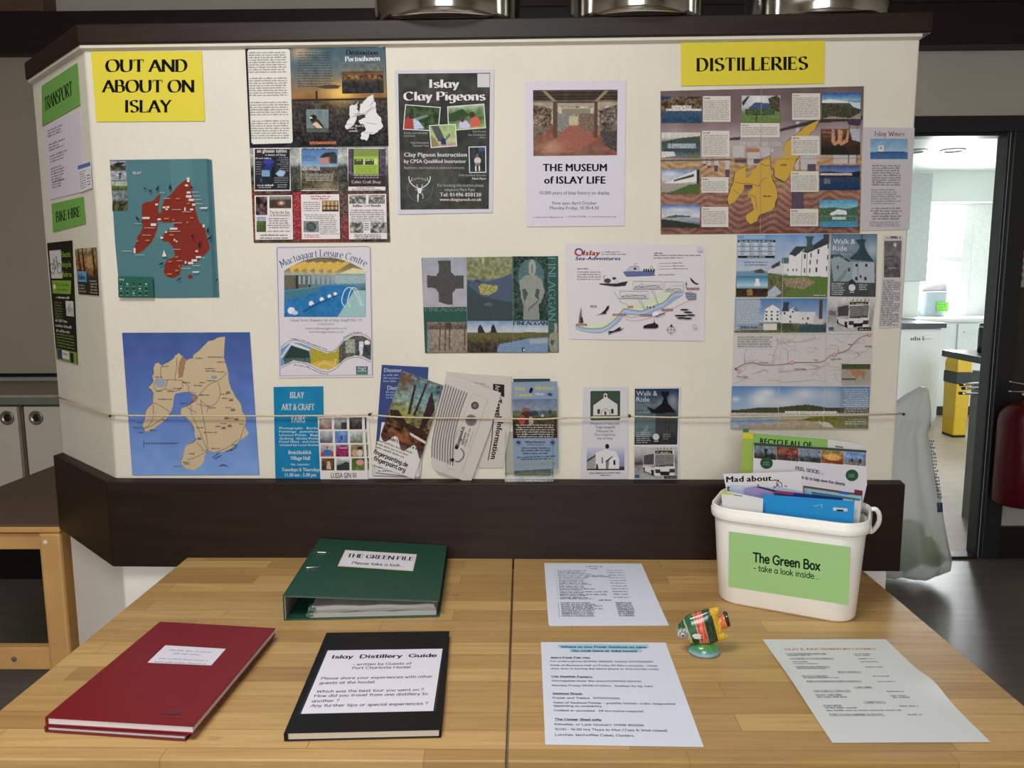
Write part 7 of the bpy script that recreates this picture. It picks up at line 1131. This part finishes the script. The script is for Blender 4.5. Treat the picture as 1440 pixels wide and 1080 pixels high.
# ================================================================== PAINTED FISH
fx, fz = onz(990, 921, TZ), TZ
FO = np.array([fx[0], fx[1] + .004, TZ]); fyaw = -.08
sc_f = .000109
def F2W(P): c, q = math.cos(fyaw), math.sin(fyaw); return FO + np.c_[P[:, 0] * c - P[:, 1] * q, P[:, 0] * q + P[:, 1] * c, P[:, 2]]
def ab(a, b_): X = 520 + a * .954 + b_ * .3; Y = 480 - a * .3 + b_ * .954; return (X - 545) * sc_f, (872 - Y) * .000121   # fish drawing -> x, z in metres
fish = thing('fish_ornament', FO, 'small painted ceramic fish with coloured stripes on the right table', 'ornament')
def fishloft(st, thick, colour, name, ny=28, nst=44, parent=fish, lab=None):
    A = np.array([t[0] for t in st], float); aa = np.linspace(A[0], A[-1], nst); up = np.interp(aa, A, [t[1] for t in st]); dn = np.interp(aa, A, [t[2] for t in st]); th = np.interp(aa, A, thick)
    rings, cols = [], []
    for a, u_, d_, h in zip(aa, up, dn, th):
        an = np.arange(ny) * math.tau / ny; bb = (u_ + d_) / 2 + (d_ - u_) / 2 * np.sin(an); yy = h * np.cos(an) * (np.abs(np.cos(an)) ** -.25)
        x, z = ab(a, bb); rings.append(F2W(np.c_[x, yy, z])); cols += [colour(a, q, y < 0) for q, y in zip(bb, yy)]
    g = G().loft(rings); return g.obj(name, CERAMIC, parent, smooth=True, cols=s2l(np.clip(np.array(cols), 0, 255)) * .95, label=lab)
def fcol(a, b_, front):
    j = NR.randn() * 13; e = math.hypot((a + 300) / 1.0, b_ - 0)
    if a < -232 + b_ * .12:
        if b_ > 55 + (a + 330) * .1: return np.array((214, 170, 56)) + j
        if abs(e - 78) < 9: return np.array((200, 206, 180)) + j
        if e < 78: return np.array((128, 136, 140)) + j
        return np.array((150, 170, 130)) + j if b_ > -90 else np.array((50, 92, 66)) + j
    if a < -215 + b_ * .1: return np.array((176, 196, 140)) + j
    if a < -95: return np.array((44, 96, 60)) + j if b_ < 40 else np.array((34, 46, 36)) + j
    if a < -88: return np.array((206, 190, 120)) + j
    if a < 28: return np.array((214, 96, 84)) + j * 2.2
    if a < 36: return np.array((196, 160, 100)) + j
    if a < 168: return np.array((30, 62, 42)) + j * 1.4
    return np.array((224, 178, 44)) + j * 1.3
fishloft([(-402, -18, 2), (-392, -52, 30), (-350, -108, 74), (-257, -165, 140), (-206, -194, 187), (-152, -214, 205), (0, -216, 240), (112, -222, 262), (170, -222, 252), (215, -215, 235), (262, -70, 140)], [.003, .006, .0095, .0125, .0135, .014, .014, .0125, .011, .009, .006], fcol, 'body', nst=70)
yel = lambda a, b_, f: np.array((226, 182, 46)) + NR.randn() * 16
fishloft([(160, -222, -100), (215, -219, -90), (262, -217, -110), (292, -214, -150), (302, -208, -190)], [.009, .008, .006, .0045, .002], yel, 'fin', 16, 20)
fishloft([(170, 90, 252), (225, 110, 250), (280, 160, 246), (318, 200, 242), (334, 226, 238)], [.009, .008, .006, .0045, .002], yel, 'fin', 16, 20)
fishloft([(235, -70, 110), (290, -66, 110), (330, -88, 118), (352, -94, 116)], [.006, .006, .0065, .006], lambda a, b_, f: np.array((222, 112, 50)) + NR.randn() * 14, 'tail', 18, 16)
fishloft([(346, -112, 100), (362, -118, 102), (396, -112, 98), (408, -96, 84)], [.006, .0072, .0072, .003], lambda a, b_, f: np.array((26, 22, 24)) + NR.randn() * 4, 'tail_tip', 18, 10, lab='black tail tip')
def blob(name, a, b_, y, r, ry, c, lab=None):
    x, z = ab(a, b_); rings = [F2W(np.array([(x + q * math.cos(k), y - d, z + q * math.sin(k)) for k in np.arange(18) * math.tau / 18])) for q, d in ((r, -.0012), (r, .0006), (r * .7, .0014), (r * .1, .0016))]
    g = G().loft(rings); v = np.concatenate(g.v); return g.obj(name, CERAMIC, fish, smooth=True, cols=np.tile(s2l(c), (len(v), 1)), label=lab)
blob('eye', -318, 0, -.0105, .0042, .004, (190, 184, 190)); blob('pupil', -318, 0, -.0118, .0021, .002, (96, 44, 52), 'dark red pupil')
x, z = ab(-120, 55); q = np.array([(-.0085, .001), (-.003, .0045), (.004, .0042), (.0085, .002), (.0055, -.0005), (.0085, -.003), (.002, -.0052), (-.005, -.0045)])
G().loft([F2W(np.array([(x + a * e, -.0125 - d, z + b_ * e) for a, b_ in q])) for e, d in ((1, -.002), (1, .0012), (.8, .0024))]).obj('side_fin', CERAMIC, fish, cols=np.tile(s2l((206, 216, 206)), (24, 1)), label='pale side fin')
rings, cols = [], []
for zz, e in ((0.0004, .9), (.002, .98), (.005, 1.0), (.010, .95), (.015, .82), (.0188, .58), (.0205, .2)):
    an = np.arange(40) * math.tau / 40; wob = 1 + .05 * np.cos(2 * an) + .04 * np.sin(3 * an); rings.append(F2W(np.c_[.0245 * e * wob * np.cos(an) + .001, .019 * e * wob * np.sin(an), np.full(40, zz)]))
    c = np.interp(zz, [0, .004, .008, .012, .02], range(5)); base = np.array([(110, 150, 176), (170, 204, 222), (110, 170, 190), (70, 140, 80), (90, 150, 70)]); k = int(min(c, 3)); cols += [base[k] * (1 - (c - k)) + base[k + 1] * (c - k) + NR.randn(3) * 9 for _ in an]
G().loft(rings).obj('base', CERAMIC, fish, smooth=True, cols=s2l(np.clip(np.array(cols), 0, 255)) * .95, label='green and blue base')
# ================================================================== THROUGH THE DOOR: the kitchen
def pxb(u0, u1, y):                   # x range at depth y
    return ony(u0, 400, y)[0], ony(u1, 400, y)[0]
def zat(v, y, u=1340): return ony(u, v, y)[2]
wapp = mat('white_appliance', (222, 228, 226), .32, vary=.015); wtop = mat('dark_worktop', (52, 54, 60), .28, vary=.15)
y0 = 7.0; x0, x1 = 2.95, ony(1322, 520, y0)[0]; zt = zat(461, y0)
t = thing('fridge', ((x0 + x1) / 2, 7.3, 0), 'white undercounter fridge seen left of the yellow bin in the kitchen', 'fridge')
G().box(x0, x1, y0 + .04, y0 + .6, .06, zt - .002).obj('body', wapp, t); d = G().box(x0 + .004, x1 - .004, y0, y0 + .0395, .09, zt - .008).obj('door', wapp, t, bevel=.008)
G().box(x0 + .02, x1 - .02, y0 + .06, y0 + .55, 0, .0595).obj('plinth', blackp, t)
hz = zat(474, y0, 1300); ha, hb = ony(1297, 474, y0)[0], ony(1306, 474, y0)[0]
G().box(ha, hb + .03, y0 - .025, y0 - .0005, hz - .012, hz + .012).obj('handle', white, d, bevel=.006)
s = flat([(1279, 472), (1302, 472), (1302, 481), (1279, 481)], 60, 20, (214, 220, 218), Plane((0, y0, 0), (0, -1, 0)), off=.0006, t=.0004); s.L(4, 15, 54, 15, 12, (96, 100, 102)); s.done('door_label', 'small faded label', None, PAPER, d)
x1t = ony(1329, 455, y0)[0]
G().box(2.9, x1t, y0 - .03, y0 + .62, zt, zt + .045).obj('worktop', wtop, None, label='dark kitchen worktop over the white fridge', cat='worktop')
# units under the window
yb = 7.66; zb = zat(452, yb)
t = thing('base_unit', (4.7, 7.8, 0), 'white drawer unit under the bright kitchen window', 'cabinet')
xa, xb2 = x1t + .05, 5.45
G().box(xa, xb2, yb, yb + .33, .1, zb).obj('body', wapp, t); G().box(xa, xb2, yb + .05, yb + .3, 0, .0995).obj('plinth', blackp, t)
for i in range(3):
    dx0, dx1 = xa + .02 + i * .42, xa + .42 + i * .42; dz1 = zb - .02; d = G().box(dx0, min(dx1, xb2), yb - .02, yb - .0005, dz1 - .34, dz1).obj('drawer', wapp, t, bevel=.003)
    G().box(dx0 + .05, dx0 + .17, yb - .045, yb - .0205, dz1 - .09, dz1 - .075).obj('handle', white, d, bevel=.003)
G().box(xa, 5.49, yb - .03, YK - .055, zb + .0005, zb + .03).obj('window_worktop', white, None, label='pale worktop running below the bright kitchen window', cat='worktop')
# wall cupboard upper left
yc = 6.9; xc1 = ony(1308, 320, yc)[0]; z0c, z1c = zat(396, yc, 1290), zat(243, yc, 1290)
t = thing('wall_cupboard', (xc1 - .4, 7.2, z0c), 'pale wall cupboard left of the bright kitchen window', 'cupboard')
G().box(xc1 - .8, xc1, yc + .021, yc + .4, z0c, z1c).obj('body', wapp, t)
for a, b_ in ((xc1 - .8, xc1 - .405), (xc1 - .4, xc1 - .002)): G().box(a, b_, yc, yc + .0205, z0c + .004, z1c - .004).obj('door', mat('pale_grey_door', (196, 204, 202), .4), t, bevel=.004)
# tub on the sill
ys = YK + .06; xs0, xs1 = ony(1300, 430, ys)[0], ony(1336, 430, ys)[0]; zs = wz0 + .005; zs1 = zat(412, ys); cx = (xs0 + xs1) / 2; hw = (xs1 - xs0) / 2
t = thing('compost_caddy', (cx, ys + .08, zs), 'grey food caddy with open lid and green label on the window sill', 'caddy')
rb = lambda e, z: np.array([(cx + (hw - .01) * e * math.cos(a) * (abs(math.cos(a)) ** -.5 if abs(math.cos(a)) > .01 else 1), ys + .085 + .075 * e * math.sin(a) * (abs(math.sin(a)) ** -.5 if abs(math.sin(a)) > .01 else 1), z) for a in np.arange(32) * math.tau / 32 + .05])
cad = mat('grey_blue_plastic', (170, 184, 192), .4)
G().loft([rb(.84, zs), rb(.88, zs + .01), rb(1, zs1), rb(1.03, zs1), rb(1.03, zs1 + .012), rb(.97, zs1 + .012), rb(.9, zs + .03)]).obj('body', cad, t, smooth=False)
zl_ = zat(399, ys)
lq = [(cx - hw * 1.2, ys + .005, zs1 + .016), (cx + hw * .75, ys + .02, zs1 + .018), (cx + hw * 1.1, ys + .12, zl_ + .02), (cx - hw * .55, ys + .12, zl_ + .02)]
G().hexa(lq, [(x, y + .004, z + .012) for x, y, z in lq]).obj('lid', mat('grey_lid', (128, 120, 126), .4), t, label='grey lid hinged open')
s = flat([(1317, 424), (1334, 425), (1333, 438), (1317, 438)], 60, 46, (126, 206, 84), Plane((0, ys + .008, 0), (0, -1, 0)), t=.002); s.LL(8, 16, 52, 3, 12, 8, (90, 170, 60)); s.done('green_label', 'bright green label', None, PAPER, t)
xb_ = ony(1395, 444, YK + .02)[0]
tag(G().box(xb_ - .03, xb_ + .12, YK + .0, YK + .08, wz0 + .005, wz0 + .02).obj('dishcloth', mat('purple_cloth', (110, 90, 190), .8, vary=.2, scale=40), bevel=.005), 'folded purple cloth at the right end of the window sill', 'cloth')
# yellow bin
yy = 6.55; bx0_, bx1_ = ony(1343.5, 560, yy)[0], ony(1364, 560, yy)[0]; zk = ony(1345, 497, yy)[2]; cx = (bx0_ + bx1_) / 2; hw = (bx1_ - bx0_) / 2
yel_ = mat('yellow_bin_plastic', (222, 184, 34), .4); t = thing('pedal_bin', (cx, yy + .17, 0), 'yellow bin with a black lid band under the dark countertop overhang', 'bin')
zb0, zb1 = ony(1345, 540, yy)[2], ony(1345, 524, yy)[2]
q = lambda e, z: [(cx - hw * e, yy + .1 - .1 * e, z), (cx + hw * e, yy + .1 - .1 * e, z), (cx + hw * e, yy + .1 + .1 * e, z), (cx - hw * e, yy + .1 + .1 * e, z)]
G().loft([q(.9, .02), q(1, zb0)]).obj('body', yel_, t, bevel=.008); G().loft([q(.86, 0), q(.88, .0198)]).obj('foot', blackp, t)
G().loft([q(1.01, zb0 + .0005), q(1.03, zb0 + .01), q(1.03, zb1)]).obj('band', blackp, t, label='black band under the lid')
G().loft([q(1.0, zb1 + .0005), q(1.0, zk - .09), q(.8, zk - .02)]).obj('lid', yel_, t, bevel=.006)
# peninsula counter
X0, X1 = 2.60, 3.25; zc_ = ony(1325, 497, 4.85)[2]
t = thing('counter_unit', (2.95, 4.1, 0), 'grey sided kitchen counter with dark top just inside the right door jamb', 'counter')
top = G(); a, b_ = onz(1324.5, 492, .9), onz(1396, 507, .9)
top.hexa([(a[0], a[1], .858), (X1 + .1, a[1], .858), (X1 + .1, 3.84, .858), (b_[0] - .02, 3.84, .858)], [(a[0], a[1], .9), (X1 + .1, a[1], .9), (X1 + .1, 3.84, .9), (b_[0] - .02, 3.84, .9)]); top.obj('top', wtop, t, bevel=.003)
pa, pb = onz(1352, 727, 0), onz(1378, 738, 0)
G().hexa([(pa[0], pa[1], 0), (X1, pa[1], 0), (X1, 3.84, 0), (pb[0] + .03, 3.84, 0)], [(pa[0], pa[1], .8575), (X1, pa[1], .8575), (X1, 3.84, .8575), (pb[0] + .03, 3.84, .8575)]).obj('side_panel', mat('grey_side_panel', (128, 130, 130), .45), t)
# coffee urn
ub = onz(1390, 496, .9005); ur = .075; zt_ = ony(1390, 454, ub[1])[2]
t = thing('canister', (ub[0] + .01, ub[1], .9005), 'black canister with a pale band standing on the dark kitchen counter by the jamb', 'canister'); g = (ub[0] + .012, ub[1], .9005); h = zt_ - .9
G().lathe([(ur * .96, 0), (ur, .006), (ur, h * .82), (ur * .96, h * .84)], g, 32).obj('body', mat('black_gloss', (22, 20, 20), .15), t, smooth=True)
G().lathe([(ur * .98, h * .842), (ur * .98, h * .9)], g, 32).obj('band', mat('pale_band', (226, 220, 214), .3), t, label='pale band near the top'); G().lathe([(ur * .94, h * .902), (ur * .94, h * .97), (ur * .5, h)], g, 32).obj('lid', blackp, t, smooth=True)
# swing arm towel rail on the side panel
hy = 4.045; hp0 = ony(1389, 549, hy); hp0[0] = pa[0] + (pb[0] + .03 - pa[0]) * (pa[1] - hy) / (pa[1] - 3.84) - .012
t = thing('towel_rail', hp0, 'chrome swing arm towel rail with three arms beside the door jamb', 'towel rail')
zt0, zt1 = ony(1389, 530, hy)[2], ony(1389, 569, hy)[2]
G().box(hp0[0] - .010, hp0[0] + .0105, hy - .012, hy + .012, zt1, zt0).obj('wall_plate', steel, t, bevel=.002)
for (ux, vx), (uy, vy) in (((1353, 541), (1386, 537)), ((1356, 546), (1386, 545)), ((1352, 553), (1386, 555))):
    a, b_ = ony(ux, vx, hy - .04), ony(uy, vy, hy - .0); b_[0] = hp0[0] - .019; r_ = G().tube(np.array([b_, b_ * .66 + a * .34, b_ * .34 + a * .66, a]), .0075, 12).obj('arm', chrome, t, smooth=True); d_ = (a - b_) / np.linalg.norm(a - b_); G().tube(np.array([a, a + d_ * .006, a + d_ * .012]), .0085, 12).obj('end_cap', blackp, r_)
    G().tube(np.array([b_ + (.001, 0, 0), b_ + (.0085, 0, 0)]), .008, 10).obj('arm_mount', chrome, t)
# ceiling spots
for u, v_ in ((1340, 211), (1287, 212)):
    p_ = onz(u, v_, zc - .001); t = tag(G().lathe([(.10, 0), (.10, -.008), (.07, -.014), (.06, -.004)], (p_[0], p_[1], zc - .0005), 28).obj('ceiling_spot', mat('spot_ring', (150, 150, 140), .4)), ('recessed spotlight in the kitchen ceiling near the door centre', 'recessed spotlight in the kitchen ceiling close to the partition edge')[u < 1300], 'ceiling light', 'kitchen ceiling spotlights')
# ================================================================== BY THE DOOR
# plastic sack
m, nt, b = _nt('sack_film'); N, L = nt.nodes, nt.links
b.inputs['Base Color'].default_value = (*s2l((250, 252, 251)), 1); b.inputs['Roughness'].default_value = .32
tl = N.new('ShaderNodeBsdfTranslucent'); tl.inputs[0].default_value = (.99, 1, .995, 1); tr = N.new('ShaderNodeBsdfTransparent'); m1 = N.new('ShaderNodeMixShader'); m1.inputs[0].default_value = .72; m2_ = N.new('ShaderNodeMixShader'); m2_.inputs[0].default_value = .3
nzb = N.new('ShaderNodeTexNoise'); nzb.inputs['Scale'].default_value = 14; nzb.inputs['Detail'].default_value = 5; bp = N.new('ShaderNodeBump'); bp.inputs['Strength'].default_value = .6; bp.inputs['Distance'].default_value = .02; L.new(nzb.outputs[0], bp.inputs['Height']); L.new(bp.outputs[0], b.inputs['Normal'])
L.new(b.outputs[0], m1.inputs[1]); L.new(tl.outputs[0], m1.inputs[2]); L.new(m1.outputs[0], m2_.inputs[1]); L.new(tr.outputs[0], m2_.inputs[2]); L.new(m2_.outputs[0], N['Material Output'].inputs[0])
yb = 3.30
prof = [(808, 1225, 1326), (800, 1218, 1342), (788, 1215, 1345), (770, 1214, 1341), (740, 1214, 1336), (700, 1216, 1330), (660, 1220, 1321), (630, 1226, 1317), (612, 1234, 1313), (600, 1240, 1317), (585, 1250, 1319), (570, 1268, 1318), (558, 1285, 1316), (550, 1300, 1314), (547, 1306, 1311)]
t = thing('plastic_sack', (*ony(1275, 806, yb)[:2], 0.0), 'white translucent plastic sack with green contents standing by the kitchen door', 'sack')
rings = []; nn = 96
for k, (v_, ua, ub_) in enumerate(prof):
    z = max(ony(1300, v_, yb)[2], .0); xa, xb2 = ony(ua, v_, yb)[0], ony(ub_, v_, yb)[0]; f_ = k / (len(prof) - 1); dp = (.15 * (1 - f_) + .02 * f_) if k else .12
    an = np.arange(nn) * math.tau / nn; wr = 1 + .34 * (np.abs(np.sin(an * 3.5 + k * .12)) - .6) * (1 - .4 * f_) + .12 * (np.abs(np.sin(an * 6.5 - k * .3)) - .6); wr = np.where(np.abs(np.cos(an)) > .97, 1, wr)
    rings.append(np.c_[(xa + xb2) / 2 + (xb2 - xa) / 2 * np.cos(an), yb + .06 + dp * np.sin(an) * wr, np.full(nn, z + .0005)])
FG = G().loft(rings); sk = FG.obj('film', m, t, smooth=True)
gm = mat('green_rubbish', (96, 150, 66), .6, vary=.5, scale=7)
for (u, v_, r_) in ((1262, 778, .10), (1292, 772, .085), (1312, 784, .05), (1280, 745, .06)):
    p_ = ony(u, v_, yb + .07); g = G(); g.lathe([(r_ * math.sin(a), -r_ * math.cos(a) * .8) for a in np.linspace(.05, math.pi - .05, 12)], (p_[0], p_[1], max(p_[2], r_ * .82 + .01)), 20); g.obj('contents', gm, t, smooth=True)
from mathutils.bvhtree import BVHTree
FB = BVHTree.FromPolygons([tuple(map(float, v)) for v in np.concatenate(FG.v)], FG.f)
def film_at(p, h):
    o = []
    for x, y in np.atleast_2d(p):
        d = rays((x / 3 + 1240, y / 3 + 440))[0]; d = d / np.linalg.norm(d); hit = FB.ray_cast(Vector(EYE), Vector(d))[0]; o.append((np.array(hit) if hit else EYE + d * 3.7) - d * (.002 + h))
    return np.array(o)
s = Sheet(); s.P = film_at
for y in range(545, 790, 14): s.L(204 + (y - 560) * .14, y, 224 + (y - 560) * .14, y, 11, (84, 116, 184))
s.poly([(232, 800), (256, 800), (258, 842), (234, 842)], (90, 120, 180)); s.L(236, 834, 256, 834, 26, (220, 226, 236))
s.done('printed_text', 'blue printed lettering', None, PAPER, t)
# fire extinguisher
ye = 3.50; xe = ony(1437, 640, ye)[0]; re = xe - ony(1404, 640, ye)[0]; zb_, zt_ = ony(1425, 708, ye)[2], ony(1425, 566, ye)[2]
t = thing('fire_extinguisher', (xe, ye, zb_), 'dark red fire extinguisher hanging right of the kitchen door frame', 'fire extinguisher'); c0 = (xe, ye, 0); redx = mat('extinguisher_red', (92, 10, 24), .28)
G().lathe([(re * .9, zb_), (re, zb_ + .012), (re, zt_ - .09), (re * .94, zt_ - .055), (re * .75, zt_ - .02), (re * .4, zt_), (re * .22, zt_ + .008)], c0, 40).obj('cylinder', redx, t, smooth=True)
s = Sheet(off=0, corners=[(xe - re * .5, ye - re - .0006, zt_ - .12), (xe + re * .5, ye - re - .0006, zt_ - .12), (xe + re * .5, ye - re - .0006, zt_ - .36), (xe - re * .5, ye - re - .0006, zt_ - .36)], size=(90, 240)); s.gain = .8
s.rect(0, 0, 90, 30, (40, 26, 32)); s.LL(4, 60, 86, 8, 14, 8, (170, 130, 136)); s.disc(14, 190, 10, (190, 160, 160)); s.LL(30, 190, 86, 3, 14, 8, (170, 130, 136)); s.done('instruction_label', 'printed instruction panel', None, PAPER, t)
G().lathe([(.016, zt_ + .0085), (.016, zt_ + .03), (.022, zt_ + .032), (.022, zt_ + .045)], c0, 20).obj('valve', chrome, t, smooth=True)
for dz, tl_ in ((.05, .0), (.075, .02)): G().hexa([(xe - .08, ye - .012, zt_ + dz + tl_), (xe + .03, ye - .012, zt_ + dz - .004), (xe + .03, ye + .012, zt_ + dz - .004), (xe - .08, ye + .012, zt_ + dz + tl_)], [(xe - .08, ye - .012, zt_ + dz + tl_ + .005), (xe + .03, ye - .012, zt_ + dz + .006), (xe + .03, ye + .012, zt_ + dz + .006), (xe - .08, ye + .012, zt_ + dz + tl_ + .005)]).obj('lever', chrome, t, bevel=.002)
G().tube(_smooth([(xe + .02, ye, zt_ + .036), (xe + .07, ye, zt_ + .03), (xe + re + .03, ye, zt_ - .05), (xe + re + .03, ye, zb_ + .1)], 6), .009, 10).obj('hose', blackp, t, smooth=True)
G().box(xe - .02, xe + .02, ye + re + .0005, YD - .0205, zt_ - .1, zt_ - .06).obj('wall_bracket', blackp, t)
# safety notice
s = Sheet(Plane((0, YD - .0235, 0), (0, -1, 0)), 0, 1).V(1180, 150, 3.273); s.base([(842, 528), (900, 520), (884, 836), (822, 828)], (206, 204, 196), .001)
for i in range(6):
    y = 610 + i * 34; s.rect(838 - i * 2.4, y, 856 - i * 2.4, y + 20, ((190, 110, 110), (180, 90, 96), (150, 120, 110), (96, 150, 160), (190, 80, 86), (60, 150, 130))[i]); s.L(860 - i * 2.4, y + 14, 884, y + 14, 9, (90, 84, 84))
s.L(846, 560, 886, 560, 12, (150, 90, 90)); s.done('safety_notice', 'white safety notice with coloured symbols on the dark panel right of the door', 'notice')
bpy.data.objects.remove(_BO)
